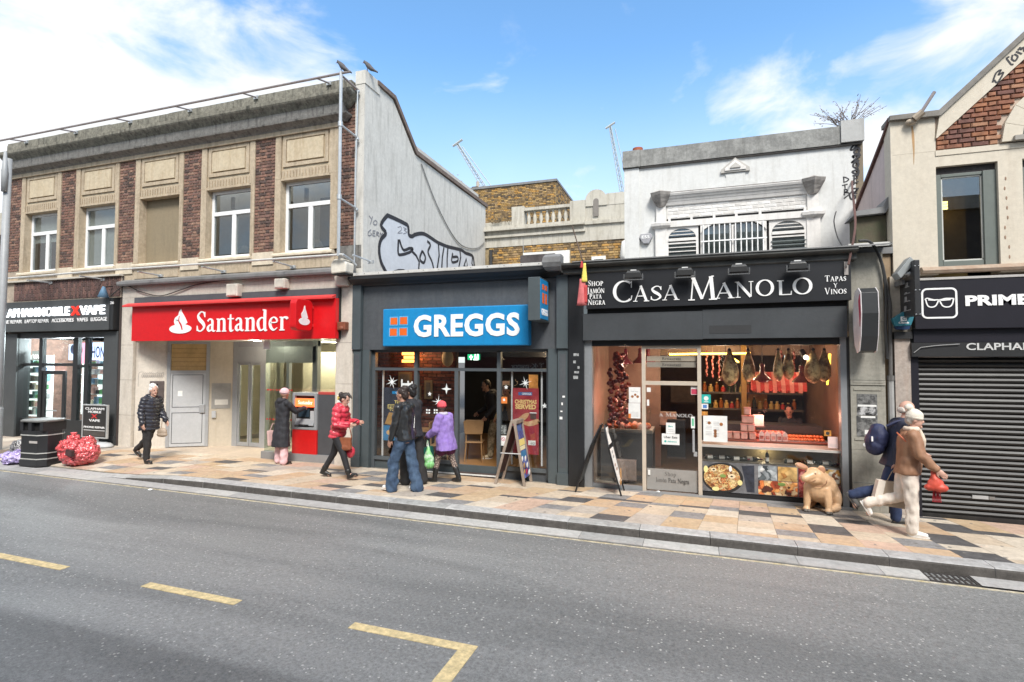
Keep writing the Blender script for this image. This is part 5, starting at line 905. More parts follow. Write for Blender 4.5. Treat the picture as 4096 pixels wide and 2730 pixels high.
box('box', gy2, hs, hx0, hx1 - .012, 9.36, FY - .005, hz0 - .03, hz1 + .03, bevel=.008); box('face', blu, hs, hx1 - .012, hx1, 9.37, 9.9, hz0, hz1, bevel=.004)
TRH = Matrix.Translation((hx1 + .0005, 0, 0)) @ TR
for dy in (0, 1):
 for dz in (0, 1): B().box(9.47 + .2*dy, 9.6 + .2*dy, -.004, 0, 3.42 + .25*dz, 3.59 + .16*dz + .02).xf(TRH).mk('orange_square', por, hs)
text('GREGGS', wt, hs, 9.42, 9.85, 3.2, 3.32, 0, .03, .004, tr=TRH); base(hs, (-2.7, 9.6, 3.1))
# stickers on pilasters
for lab, q, w, h in (('round white sticker high on the grey bakery pilaster',(1497,843),.05,.035),('pale sticker scraps lower on the grey bakery pilaster',(1487,888),.03,.05),('torn pale sticker mid way on the grey bakery pilaster',(1483,935),.04,.025),('square white sticker lowest on the grey bakery pilaster',(1480,977),.055,.05)):
 x, z = px(1300+q[0]/1.568, 1050+q[1]/1.568, FY - .056); tag(box('sticker', wp, None, x-w/2, x+w/2, FY-.057, FY-.0545, z-h/2, z+h/2), lab, 'sticker')
# wooden pavement board
bd = T('pavement_board', 'wooden A frame pavement board with purple festive print outside the bakery', 'pavement sign'); wood = M('weathered_wood', (.26,.19,.14), .8, .2, 3, c2=(.36,.3,.25), bump=.3, bs=50)
yA, yB, xl, xr, xt, zt = 9.62, 9.93, -3.56, -2.98, -3.2, 1.20; zb0 = gz(-3.3)
def leg(p0, p1, w=.05):
 a, c = Vector(p0), Vector(p1); b = B(); h = w/2; b.hexa([(a.x-h,a.y-.015,a.z),(a.x+h,a.y-.015,a.z),(a.x+h,a.y+.015,a.z),(a.x-h,a.y+.015,a.z),(c.x-h,c.y-.015,c.z),(c.x+h,c.y-.015,c.z),(c.x+h,c.y+.015,c.z),(c.x-h,c.y+.015,c.z)]); return b
leg((xl, yA, zb0), (xt - .04, yA, zt)).mk('leg', wood, bd); leg((xl, yB + .12, zb0), (xt - .04, yB + .12, zt)).mk('leg', wood, bd); leg((xr, yA, zb0), (xt + .02, yA, zt + .02)).mk('leg', wood, bd); leg((xr, yB + .12, zb0), (xt + .02, yB + .12, zt + .02)).mk('leg', wood, bd)
box('top_rail', wood, bd, xt - .06, xt + .06, yA, yB + .13, zt - .02, zt + .04)
def lean(t, m, name, f0, f1, xa=xr, off=.0, y0=yA + .02, y1=yB + .1, d=.012):
 q = lambda f: (xa + (xt - xa) * f + off, zb0 + (zt - zb0) * f); (xa0, z0), (xa1, z1) = q(f0), q(f1)
 return B().hexa([(xa0-d,y0,z0),(xa0,y0,z0),(xa0,y1,z0),(xa0-d,y1,z0),(xa1-d,y0,z1),(xa1,y0,z1),(xa1,y1,z1),(xa1-d,y1,z1)]).mk(name, m, t)
prn = M('festive_print', (.1,.06,.22), .5, .6, 7, c2=(.12,.16,.42), sharp=1); lean(bd, prn, 'print_panel', .12, .96, off=.02)
lean(bd, M('poster_blue'), 'title_patch', .84, .95, off=.024, y0=yA+.08, y1=yB+.02); lean(bd, gold, 'gold_band', .62, .72, off=.025, y0=yA+.04, y1=yB+.08); lean(bd, M('pale_gold', (.75,.66,.4), .6), 'gold_band', .55, .61, off=.025, y0=yA+.06, y1=yB+.06); lean(bd, M('poster_sky'), 'blue_patch', .44, .53, off=.025, y0=yA+.05, y1=yB+.05)
for k, (f, y, r, m) in enumerate(((.42,.08,.045,pw),(.4,.26,.05,pw),(.31,.12,.05,tan),(.29,.3,.05,pw),(.22,.08,.04,tan),(.2,.2,.055,M('berry', (.4,.03,.08), .5)),(.17,.34,.05,pw))):
 q = (xr + (xt-xr)*f + .026, yA + y, zb0 + (zt-zb0)*f); B().ell(q, (.008, r, r*1.15), nu=12, nv=8).mk('cake_print', m, bd, smooth=True)
lean(bd, M('board_back', (.05,.035,.04), .6, .6, 5, c2=(.12,.06,.05)), 'print_panel', .16, .94, xa=xl, off=-.01)
box('stay', M('white_metal'), bd, -3.45, -3.05, yA - .02, yA - .008, .62, .635); base(bd, (-3.27, 9.78, zb0))
# ================================================================ spanish delicatessen with white upper storey
cs_ = T('deli_building', 'white rendered building with ornate window over a black delicatessen sign', 'building')
wr = M('white_render', (.70,.71,.70), .8, .05, 1.2, c2=(.62,.62,.6), bump=.2, bs=40, fine=.05, streak=.4, c3=(.43,.42,.39)); wr2 = M('white_trim', (.72,.70,.67), .75, .06, 3, bump=.2, bs=50, streak=.25, c3=(.3,.27,.25)); conc = M('lichen_coping', (.42,.42,.4), .9, .3, 4.5, c2=(.22,.22,.21), bump=.4, bs=30, fine=.15, streak=.3, sharp=1)
UY = 12.0
box('front_wall', wr, cs_, -1.39, 3.06, UY, UY + .3, 4.0, 6.7); box('party_wall', M('brown_render', (.23,.19,.14), .9, .2, 2), cs_, 3.0, 3.2, UY + .02, UY + 4, 4, 6.9); box('side_wall', wr, cs_, -1.388, -1.1, UY + .3, 17.2, 4.0, 6.62)
box('corner_pier', wr, cs_, -1.40, -1.08, UY - .05, UY + .002, 4.0, 6.62)
box('coping', conc, cs_, -1.05, 2.80, UY - .07, UY + .35, 6.64, 7.0); box('coping_block', conc, cs_, -1.43, -1.055, UY - .1, UY + .35, 6.63, 7.0); box('coping_block', M('pale_concrete', (.42,.42,.41), .85, .1, 3, streak=.15), cs_, 2.805, 3.2, UY - .1, UY + .35, 6.66, 7.09)
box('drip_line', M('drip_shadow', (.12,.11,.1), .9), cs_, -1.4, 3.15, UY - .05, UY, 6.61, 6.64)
t = T('chimney_pot', 'red clay chimney pot on the left end of the white parapet', 'chimney pot'); B().lathe([(.11,6.9),(.1,7.12),(.115,7.13),(.115,7.2),(.09,7.2)], (-1.14, UY + .35, 0)).mk('pot', M('terracotta', (.32,.09,.045), .8, .2, 8), t); B().lathe([(.085,7.2),(.085,7.15)], (-1.14, UY + .35, 0)).mk('flue', M('black_hole'), t); base(t, (-1.14, UY + .35, 6.9))
# triangle and brackets above the window
b = B()
tri = lambda s, y0, y1: b.prism([(.88 + (x-.88)*s, 6.43 + (z-6.43)*s) for x, z in ((.60,6.31),(1.16,6.31),(1.155,6.38),(.88,6.61),(.605,6.38))], y0, y1)
tri(1, UY - .05, UY); b.mk('pediment', M('pediment_grey', (.46,.44,.41), .85, .15, 5), cs_)
b = B(); tri(.72, UY - .07, UY - .05); b.mk('pediment_face', wr2, cs_); b = B(); tri(.36, UY - .095, UY - .07); b.mk('pediment_boss', M('pediment_grey'), cs_)
B().prism([(.68,6.3),(.70,6.22),(.66,6.12),(.5,6.05),(.3,6.02),(1.5,6.0),(1.28,6.05),(1.1,6.12),(1.06,6.22),(1.08,6.3)], UY - .02, UY).mk('pediment_foot', wr, cs_)
# hood cornice with end brackets
for z0, z1, d, x0, x1, m in ((5.72,5.79,.07,-.66,2.34,wr2),(5.79,5.85,.1,-.7,2.38,wr2),(5.85,5.9,.14,-.74,2.42,wr2),(5.9,5.955,.18,-.78,2.46,wr2),(5.955,5.98,.15,-.75,2.43,M('sooty_top', (.14,.125,.115), .95, .4, 8, bump=.5, bs=30))):
 B().loft([[(x0+.03*k,UY,z),(x0+.03*k,UY-d+.02*k,z),(x1-.03*k,UY-d+.02*k,z),(x1-.03*k,UY,z)] for z, k in ((z0,1),(z1-.015,0),(z1,0))]).mk('hood_mould', m, cs_)
for xc in (-.62, 2.3):
 B().loft([[(xc-w,UY,z),(xc-w,UY-d,z),(xc,UY-d-.1,z),(xc+w,UY-d,z),(xc+w,UY,z)] for z, w, d in ((5.7,.09,.05),(5.77,.12,.09),(5.84,.16,.13),(5.92,.2,.18),(5.98,.21,.2),(6.02,.09,.14))]).mk('hood_end', M('sooty_trim', (.3,.28,.26), .9, .45, 6, bump=.4, bs=30), cs_)
 box('pilaster', wr2, cs_, xc - .1, xc + .1, UY - .06, UY, 5.36, 5.72); box('pilaster', wr2, cs_, xc - .12, xc + .12, UY - .08, UY, 4.0, 5.26)
 B().loft([[(xc-w,UY,z),(xc-w,UY-d,z),(xc,UY-d-.04,z),(xc+w,UY-d,z),(xc+w,UY,z)] for z, w, d in ((5.22,.13,.07),(5.27,.2,.13),(5.33,.21,.14),(5.37,.1,.06))]).mk('capital', wr2, cs_)
# painted brick strip over the window
box('brick_bed', wr2, cs_, -.5, 2.2, UY - .012, UY, 5.43, 5.74)
wb = brickmat('painted_brick', [(.7,.69,.67),(.66,.65,.63),(.72,.71,.69),(.62,.6,.57)], soot=.12); bricks(cs_, [(-.49, 2.19, 5.44, 5.73)], UY - .012, wb, bond='stretcher', near=(1, 5.5), dep=.006)
# bay of windows
box('lintel_beam', wr2, cs_, -.56, 2.22, UY - .1, UY + .02, 5.235, 5.365)
box('beam_shadow_gap', M('black_hole'), cs_, -.5, 2.2, UY - .02, UY - .013, 5.37, 5.43)
for x in (-.45, .0, .45, .88, 1.33, 2.15): box('dentil', wr2, cs_, x - .02, x + .03, UY - .09, UY - .021, 5.366, 5.44)
dk = M('dim_room'); cgl = glass('window_glass'); net = M('net_curtain', (.3,.31,.3), .9, .25, 6)
box('window_room', dk, cs_, -.55, 2.2, UY + .28, UY + .31, 4.2, 5.15)
box('opening', M('dark_opening', (.03,.03,.03), .9), cs_, -.52, 2.19, UY - .006, UY - .001, 4.2, 5.234)
for (x0, x1, fan_) in ((-.52,.14,1),(.18,1.45,0),(1.5,2.19,1)):
 w = T('window', None, None); w.parent = cs_; f = .05; yy = UY - .03
 b = B(); b.box(x0,x0+f,yy-.03,yy+.02,4.2,5.234); b.box(x1-f,x1,yy-.03,yy+.02,4.2,5.234)
 if fan_: b.box(x0+f,x1-f,yy-.05,yy+.02,4.93,4.99); b.box(x0+f,x1-f,yy-.03,yy+.02,4.87,4.90)
 b.mk('frame', wr2, w); box('curtain', net, w, x0 + f, x1 - f, yy + .012, yy + .016, 4.2, 4.87 if fan_ else 5.2); box('pane', cgl, w, x0 + f, x1 - f, yy + .004, yy + .008, 4.2, 5.23)
 if fan_:
  xc = (x0+x1)/2; R = (x1-x0)/2 - f; b = B()   # arched head: spandrels as rings of small blocks
  for s in (-1, 1):
   pts = [(xc + s*R, 5.232), (xc + s*R, 4.99)] + [(xc + s*R*cos(RAD(a)), 4.99 + .21*sin(RAD(a))) for a in range(10, 91, 10)] + [(xc, 5.232)]; b.prism(pts, yy - .03, yy)
  b.mk('arched_head', wr2, w)
  for z in (5.06, 5.13): box('glazing_bar', wr2, w, x0 + f, x1 - f, yy - .02, yy, z, z + .016)
  for z in (4.7, 4.79) if x0 < 0 else (): box('glazing_bar', wr2, w, x0 + f, x1 - f, yy - .02, yy, z, z + .018)
  if x0 > 1:
   for z in (4.62, 4.7, 4.78): box('louvre', M('louvre_glass', (.16,.18,.18), .2), w, x0 + f - .02, x1 - f + .02, yy - .05, yy - .02, z, z + .02)
 else:
  for k in range(12): box('guard_bar', wt, w, x0 + .05 + k*.104, x0 + .07 + k*.104, yy - .09, yy - .07, 4.18, 5.22)
  box('guard_rail', wt, w, x0, x1, yy - .1, yy - .09, 4.86, 4.885); box('mullion', wr2, w, .79, .85, yy - .04, yy, 4.2, 5.2)
  for s, xx in ((1, x0), (-1, x1)): B().prism([(xx,5.23),(xx+s*.24,5.23),(xx+s*.16,5.19),(xx+s*.08,5.14),(xx,5.05)], yy - .06, yy - .035).mk('fret_bracket', wr2, w)
t = T('alarm_box', 'grey six sided alarm box on the white wall left of the ornate window', 'alarm box'); b = B(); b.prism([(-1.05,5.14),(-.83,5.14),(-.80,5.06),(-.88,4.92),(-1.0,4.92),(-1.08,5.06)], UY - .08, UY).mk('casing', M('alarm_grey', (.33,.33,.35), .5, .1, 5), t, bevel=.015); text('E55', wt, t, -1.03, -.86, 5.03, 5.1, UY - .081, .03, .004); base(t, (-.94, UY, 4.92))
# tags on the white wall
WW = lambda x, y: px(2400 + x/2.139, 400 + y/2.139, UY)
t = T('graffiti_tag', 'tall black graffiti tag down the right edge of the white wall', 'graffiti'); b = B()
R8 = lambda x, y: px(3100 + x/3.92, 400 + y/3.92, UY)
for j, l in enumerate([[(1330,620),(1290,650),(1190,770),(1200,790),(1240,770),(1310,680),(1320,690)],[(1250,790),(1300,750),(1330,790),(1290,850),(1240,830),(1250,790)],[(1285,805),(1292,812)],[(1340,850),(1220,880),(1240,910),(1225,880)],[(1345,860),(1200,985),(1290,950),(1320,965)],[(1230,1010),(1270,970),(1310,1010),(1280,1070),(1230,1050),(1225,1010)],[(1262,1018),(1268,1024)],[(1250,1060),(1300,1090),(1210,1130),(1300,1170),(1310,1100)],[(1215,1190),(1310,1190)],[(1240,1190),(1235,1330),(1215,1340)],[(1230,1240),(1300,1230)],[(1240,1310),(1310,1280)],[(1200,1400),(1280,1390),(1250,1460),(1310,1380)],[(1210,1470),(1290,1470),(1230,1440)],[(1200,1440),(1170,1500),(1200,1560),(1260,1540),(1250,1490)]]): ribbon(b, [(*R8(*q), .035 if j < 8 else .026) for q in l], UY - .001, .002 + .0003*j, len(l) > 3)
b.mk('strokes', ink, t)
t = T('graffiti_tag', 'three letter black tag written downward on the white wall', 'graffiti'); b = B()
for j, l in enumerate([[(1075,1205),(1080,1290)],[(1065,1210),(1120,1225),(1155,1250),(1120,1280),(1070,1295)],[(1095,1325),(1098,1395)],[(1050,1345),(1140,1325)],[(1090,1400),(1085,1500)],[(1085,1410),(1125,1410),(1130,1440),(1090,1450),(1150,1460),(1165,1480),(1080,1550)]]): ribbon(b, [(*R8(*q), .022) for q in l], UY - .001, .002 + .0003*j, len(l) > 3)
b.mk('strokes', ink, t)
# weeds on the parapet
rw = random.Random(5); t = T('parapet_weed', 'dry twiggy weed growing from the right end of the white parapet', 'plant'); twig = M('dry_twig', (.13,.1,.08), .9); b = B(); lf = B()
for k in range(34):
 a = rw.uniform(-1.15, 1.15); l = rw.uniform(.2, .75); p0 = Vector((2.95 + rw.uniform(-.15,.15), UY + .1, 7.05)); p1 = p0 + Vector((sin(a)*l*1.1, rw.uniform(-.2,.2), cos(a)*l*.75 + .05)); pm = (p0+p1)/2 + Vector((rw.uniform(-.04,.04), 0, rw.uniform(0,.05))); b.tube([p0, pm, p1], [.006,.005,.003], 4)
 for j in range(5):
  s = rw.uniform(.45, 1.02); c = p0.lerp(p1, s) + Vector((rw.uniform(-.05,.05), rw.uniform(-.05,.05), rw.uniform(-.03,.03))); d = Vector((rw.uniform(-1,1), rw.uniform(-.4,.4), rw.uniform(-.6,1))).normalized() * rw.uniform(.015,.035); n = d.cross(Vector((0,1,0))).normalized() * .008; lf.quad(c - d, c + n, c + d, c - n)
b.mk('stems', twig, t); lf.mk('leaves', M('dry_leaf', (.2,.16,.13), .9, .3, 20), t, fix=False); base(t, (2.95, UY, 7.05))
# --- black shop fascia
sgn = T('deli_sign', 'long black delicatessen sign with white roman lettering and four floodlights', 'shop sign'); blk = M('sign_black', (.012,.013,.016), .45, .1, 2); slate = M('board_slate', (.042,.047,.052), .6, .15, 1.6, streak=.15, c3=(.02,.02,.022), bump=.1, bs=40); dy = 9.86
B().hexa([(-1.86,dy,3.325),(2.42,dy,3.35),(2.42,FY,3.35),(-1.86,FY,3.325),(-1.86,dy,3.985),(2.42,dy,3.985),(2.42,FY,3.985),(-1.86,FY,3.985)]).mk('panel', blk, sgn)
CB = lambda x, y, d=dy: px(2300 + x/1.426, 950 + y/1.426, d)
letters = [('C',218,330,250,370),('A',333,420,278,365),('S',428,500,278,360),('A',500,592,275,357),('M',645,808,226,356),('A',797,906,262,347),('N',912,1020,255,342),('O',1030,1135,243,335),('L',1146,1240,248,328),('O',1240,1354,232,325)]
for c, xa, xb, ya, yb in letters:
 x0, z1 = CB(xa, ya); x1, z0 = CB(xb, yb); roman(c, wt, sgn, x0, x1, z0, z1 if c != 'x' else z1, dy, .014, bold=1.0)
for s, xa, xb, ya, yb in (('^S^H^O^P',75,160,247,276),('J^A^M^Ó^N',70,168,288,318),('P^A^T^A',83,152,322,350),('N^E^G^R^A',74,172,356,384),('T^A^P^A^S',1424,1546,219,249),('Y',1474,1496,262,286),('V^I^N^O^S',1424,1548,290,322)):
 x0, z1 = CB(xa, ya); x1, z0 = CB(xb, yb); roman(s.replace('^S^H','S^H',1), wt, sgn, x0, x1, z0, z1, dy, .01, bold=1.05, track=.1)
base(sgn, (.3, dy, 3.33))
box('lower_board', slate, cs_, -1.94, .17, 9.93, FY, 2.745, 3.24); box('lower_board', slate, cs_, .172, 2.37, 9.932, FY, 2.755, 3.26); box('board_patch', M('old_sign_patch', (.028,.029,.031), .7), cs_, .28, .95, 9.928, 9.931, 2.84, 2.98); box('board_gap', M('black_hole'), cs_, -1.86, 2.38, 9.95, FY - .01, 3.22, 3.37)
B().prism([(FY+.05,3.99),(dy+.0,3.99),(dy-.02,4.01),(dy-.0,4.1),(9.74,4.12),(9.72,4.14),(9.72,4.18),(FY+.05,4.25)], -2.3, 2.5, 'x').mk('ledge', M('ledge_black', (.06,.06,.058), .7, .3, 2, c2=(.12,.12,.11), streak=.2), cs_)
box('roof', lead, cs_, -2.24, 3.06, FY, UY + .02, 4.1, 4.2); B().prism([(9.70,4.18),(9.70,4.2),(FY,4.26),(FY,4.24)], -2.1, 2.95, 'x').mk('ledge_flashing', lead, cs_)
ns = M('black_pillar', (.016,.017,.019), .4, .2, 3); box('pillar', ns, cs_, -2.225, -1.93, FY - .09, FY + .3, gz(-2) - .05, 3.99)
# floodlights
fl0 = None; chrome = M('lamp_chrome', (.35,.35,.35), .25, .1, 6, metal=.8)
flab = ['floodlight over the C and A of the black deli sign', 'floodlight over the first word end of the black deli sign', 'floodlight over the N and O of the black deli sign', 'floodlight over the last O of the black deli sign']
fpos = [CB(335, 195, 9.72), CB(627, 180, 9.72), CB(932, 160, 9.72), CB(1265, 142, 9.72)]
for i in range(4):
 if fl0 is None:
  fl0 = T('floodlight', flab[0], 'floodlight', 'floodlights above the black sign')
  B().prism([(-.12,-.03),(.12,-.03),(.15,-.13),(-.15,-.13)], -.14, .02).mk('housing', M('lamp_black', (.03,.03,.03), .35), fl0, bevel=.008); B().prism([(-.1,.0),(.1,.0),(.12,-.03),(-.12,-.03)], -.12, .0).mk('top_plate', chrome, fl0); box('driver', M('white_plastic'), fl0, -.05, .05, -.1, -.02, .0, .02)
  b = B(); b.box(-.17,-.15,-.12,-.02,-.16,-.06); b.box(.15,.17,-.12,-.02,-.16,-.06); b.box(-.17,.17,-.12,-.1,-.17,-.15); b.mk('bracket', chrome, fl0); B().tube([(0,0,.02),(0,.14,.03)], .012, 6).mk('arm', M('lamp_black'), fl0); o = fl0
 else: o = tree_copy(fl0, label=flab[i])
 o.location = (fpos[i][0], 9.74, fpos[i][1])
# flag
t = T('flag', 'furled red and yellow flag hanging from a pole beside the black sign', 'flag'); fx, fz = px(2000 + 1290/3.92, 950 + 400/3.92, 9.55)
B().tube([(fx + .02, 9.72, fz - .06), (fx, 9.55, fz + .06), (fx - .13, 9.3, fz + .62)], .012, 6).mk('pole', M('flag_pole', (.2,.15,.12), .6), t)
rf, yf = M('flag_red', (.45,.05,.05), .8, .2, 6), M('flag_yellow', (.75,.6,.12), .8, .15, 6)
def fold(z0, z1, w0, w1, ph, x):
 rings = []
 for k in range(9):
  s = k/8; z = z0 + (z1-z0)*s; w = w0 + (w1-w0)*s
  rings.append([(x + w*cos(a)*(1+.25*sin(3*a+ph)) - .04*(fz - z), 9.5 + .6*w*sin(a)*(1+.25*cos(2*a+ph+z*9)), z) for a in [2*pi*j/14 for j in range(14)]])
 return B().loft(rings)
fold(fz + .02, fz - .1, .012, .03, 0, fx).mk('upper_fold', rf, t, smooth=True); fold(fz - .02, fz - .36, .02, .055, 1, fx + .05).mk('yellow_fold', yf, t, smooth=True); fold(fz - .3, fz - .78, .045, .085, 2, fx + .02).mk('lower_fold', M('flag_pink', (.52,.13,.13), .8, .3, 7), t, smooth=True); fold(fz - .42, fz - .74, .04, .05, 4, fx + .08).mk('inner_fold', rf, t, smooth=True); base(t, (fx, 9.6, fz))
# --- shopfront frames
cr = M('cream_frame', (.5,.43,.35), .5, .06, 3); grf = M('grey_frame', (.22,.23,.24), .45, .08, 3, streak=.1); wy = FY + .08; dg = glass('deli_glass', (.93,.93,.92), 1.25); zb = gz(0)
box('frame_post', grf, cs_, -1.93, -1.79, FY - .03, wy + .06, zb, 2.74); box('frame_post', grf, cs_, 2.28, 2.37, FY - .03, wy + .06, gz(2.3), 2.76); box('frame_gasket', M('black_rubber'), cs_, 2.37, 2.41, FY - .02, wy + .05, gz(2.3), 2.76)
box('head_bar', M('black_bar', (.01,.01,.011), .5), cs_, -1.79, 2.28, FY - .01, wy + .1, 2.64, 2.76); b = B()
b.box(-.885,-.82,wy-.05,wy+.04,zb-.02,2.64); b.box(.075,.14,wy-.05,wy+.04,zb-.02,2.64); b.box(-.82,.075,wy-.045,wy+.04,1.93,2.0); b.box(-.82,.075,wy-.045,wy+.04,2.585,2.64); b.mk('door_frame', cr, cs_)
box('pane', dg, cs_, -1.79, -.885, wy, wy + .008, zb + .09, 2.64); box('pane', dg, cs_, -.82, .075, wy, wy + .008, 2.0, 2.585); box('pane', dg, cs_, .14, 2.28, wy, wy + .008, .62, 2.64)
box('sill_rail', grf, cs_, -1.79, -.885, wy - .04, wy + .05, zb + .02, zb + .085); box('sill_rail', M('black_bar'), cs_, .14, 2.28, wy - .05, wy + .05, gz(1) + .02, .08); box('sill_step', M('grey_plinth'), cs_, -1.93, 2.4, FY - .08, wy + .1, -.12, gz(2) + .035)
d = T('glass_door', None, None); d.parent = cs_
box('pane', dg, d, -.815, .07, wy + .01, wy + .018, zb + .03, 1.925); box('kick_film', M('grey_film', (.27,.26,.245), .7, .06, 3), d, -.81, .065, wy + .002, wy + .008, zb + .04, zb + .42)
for k, (s, z0, z1, xa, xb) in enumerate((('Shop',.30,.375,-.5,-.3),('Jamon Pata Negra',.185,.265,-.66,-.08))): roman(s.replace('Jamon', 'Jamón').replace('J', 'J'), M('film_print', (.1,.095,.09), .7), d, xa, xb, zb + z0, zb + z1, wy + .0015, .001)
box('handle', alu, d, -.02, .02, wy - .06, wy - .03, .75, 1.15, bevel=.01); box('lock', alu, d, .0, .06, wy - .03, wy + .0, .68, .76); b = B(); b.box(-.8,-.73,wy-.02,wy+.0,1.8,1.88); b.box(-.8,-.76,wy-.02,wy,1.55,1.66); b.box(-.79,-.75,wy-.02,wy,.3,.39); b.mk('fittings', M('white_plastic'), d)
for k, z in enumerate((2.36, 2.25)): box('blind_strip', M('strip_%d' % k, ((.55,.47,.38),(.4,.36,.31))[k], .7), cs_, -.8, .06, wy + .03, wy + .036, z, z + .095); roman('Restaurant', M('film_print'), cs_, -.53, -.2, z + .025, z + .075, wy + .0295, .001)
# notices on the glass
def notice(lab, q, m, extra=(), y=None, name='window_notice'):
 y = wy - .006 if y is None else y; (xa, z1), (xb, z0) = CB(q[0], q[1], y), CB(q[2], q[3], y); t = T(name, lab, 'notice'); box('sheet', m, t, xa, xb, y, y + .003, z0, z1)
 for e in extra:
  if e[0] == 't': text(e[1], e[6], t, xa + e[2]*(xb-xa), xa + e[3]*(xb-xa), z0 + e[4]*(z1-z0), z0 + e[5]*(z1-z0), y - .0005, .02, .001)
  elif e[0] == 'b': box(e[6], e[5], t, xa + e[1]*(xb-xa), xa + e[2]*(xb-xa), y - .0015, y - .0003, z0 + e[3]*(z1-z0), z0 + e[4]*(z1-z0))
  else: B().prism([(xa + e[1]*(xb-xa) + e[3]*cos(a), z0 + e[2]*(z1-z0) + e[3]*sin(a)) for a in [2*pi*k/12 for k in range(12)]], y - .0015, y - .0003).mk('print_dot', e[4], t)
 return base(t, (xa, y, z0))
ppr = M('paper_white', (.72,.72,.7), .7); bp_ = M('black_print', (.03,.03,.03), .6); teal = M('sticker_teal', (.02,.4,.36), .5); fdp = M('food_print', (.3,.12,.04), .6, .5, 30)
lines = [('b', .15, .85, .12 + .07*k, .135 + .07*k, M('print_grey', (.4,.4,.4), .7), 'print_line') for k in range(5)]
notice('white menu card with dishes on the left deli pane', (307,855,374,945), ppr, [('c',.3,.4,.025,fdp),('c',.55,.52,.022,fdp),('c',.75,.4,.025,fdp),('t','Cafe Tapas',.2,.8,.68,.76,M('print_grey'))]); notice('white menu card with lines of print below on the left deli pane', (305,945,373,1034), ppr, lines + [('b',0,.2,0,.3,M('sticker_orange'),'corner_print')])
notice('teal square sticker on the deli pane by the door', (722,896,774,947), teal, [('c',.5,.55,.04,ppr),('b',.25,.75,.12,.2,ppr,'print_line')]); notice('small blue and white card sticker under the teal sticker', (722,949,760,981), ppr, [('b',.2,.8,.2,.8,M('sticker_blue',(.08,.2,.5),.5),'blue_mark')]); notice('round gold food sticker under the card sticker', (722,993,757,1018), M('gold_seal', (.5,.22,.05), .4, .4, 30))
notice('large white menu poster on the deli pane right of the door', (731,1016,870,1170), ppr, [('b',.1+.32*i,.36+.3*i,.2+.055*k,.215+.055*k,M('print_grey'),'print_line') for i in range(2) for k in range(11) if (i+k) % 4] + [('c',.25,.72,.028,fdp),('c',.75,.68,.03,fdp),('c',.5,.42,.026,fdp),('c',.5,.32,.026,fdp),('c',.5,.22,.026,fdp)])
notice('white door notice small above the delivery sticker', (519,1057,572,1121), ppr, [('t','Menu',.25,.75,.6,.75,teal)] + [('b',.2,.8,.2,.23,M('print_grey'),'print_line'),('b',.2,.8,.35,.38,M('print_grey'),'print_line')]); notice('white delivery sticker with teal print on the glass door', (495,1119,596,1186), ppr, [('t','Uber Eats',.12,.88,.58,.8,bp_),('t','deliveroo',.32,.85,.22,.38,teal),('c',.2,.3,.02,teal)])
notice('green and white strip sticker by the door handle', (661,1023,684,1090), ppr, [('b',.25,.75,.2,.85,M('sticker_green',(.1,.45,.25),.5),'green_mark')]); notice('red and white alcohol age sticker at the door top', (661,852,700,898), ppr, [('b',.05,.95,.05,.7,M('print_red'),'red_mark')]); notice('pink paper notice at the right end of the deli window', (1442,1137,1502,1205), M('paper_pink', (.68,.5,.47), .7), lines[:4]); notice('round black and gold seal on the right deli pane', (1420,1101,1462,1135), M('gold_seal'), [('c',.5,.5,.028,bp_)])
t = T('pane_lettering', 'arched ghost lettering on the deli door glass', 'window lettering'); xa, z1 = CB(480, 1005, wy); xb, z0 = CB(670, 1028, wy); roman('^A M^A^N^O^L^O', M('etched_white', (.5,.48,.46), .8), t, xa, xb, z0, z1 + .02, wy + .006, .001)
# --- lower picture panel
pnl = T('food_photo_board', 'row of printed food photos under the deli window sill', 'picture panel'); py = wy - .012
z0p, z1p = .09, .60
box('board', M('slate_print', (.1,.1,.105), .6, .4, 5, c2=(.2,.2,.21)), pnl, .145, 2.275, py, py + .02, z0p, z1p)
def foodmat(name, cols, sc):
 m = bpy.data.materials.new(name); m.use_nodes = True; t = m.node_tree; K = t.links; p = t.nodes['Principled BSDF']; p.inputs['Roughness'].default_value = .45
 g = nd(t, 'ShaderNodeNewGeometry'); n = nd(t, 'ShaderNodeTexNoise'); n.inputs['Scale'].default_value = sc * .7; n.inputs['Detail'].default_value = 3; K.new(g.outputs['Position'], n.inputs['Vector'])
 ad = nd(t, 'ShaderNodeMix', data_type='RGBA', blend_type='LINEAR_LIGHT'); ad.inputs[0].default_value = .12; K.new(g.outputs['Position'], ad.inputs[6]); K.new(n.outputs['Color'], ad.inputs[7])
 v = nd(t, 'ShaderNodeTexVoronoi'); v.inputs['Scale'].default_value = sc; K.new(ad.outputs[2], v.inputs['Vector']); s = nd(t, 'ShaderNodeSeparateColor'); K.new(v.outputs['Color'], s.inputs[0])
 cr = nd(t, 'ShaderNodeValToRGB'); cr.color_ramp.interpolation = 'CONSTANT'; e = cr.color_ramp.elements
 while len(e) < len(cols): e.new(.5)
 for i, c in enumerate(cols): e[i].position = i/len(cols); e[i].color = (*c, 1)
 K.new(s.outputs[0], cr.inputs[0]); d = nd(t, 'ShaderNodeMapRange'); K.new(v.outputs['Distance'], d.inputs[0]); d.inputs[2].default_value = .7; d.inputs[3].default_value = 1.15; d.inputs[4].default_value = .55
 sc_ = nd(t, 'ShaderNodeVectorMath', operation='SCALE'); K.new(cr.outputs[0], sc_.inputs[0]); K.new(d.outputs[0], sc_.inputs['Scale']); K.new(sc_.outputs[0], p.inputs['Base Color']); return m
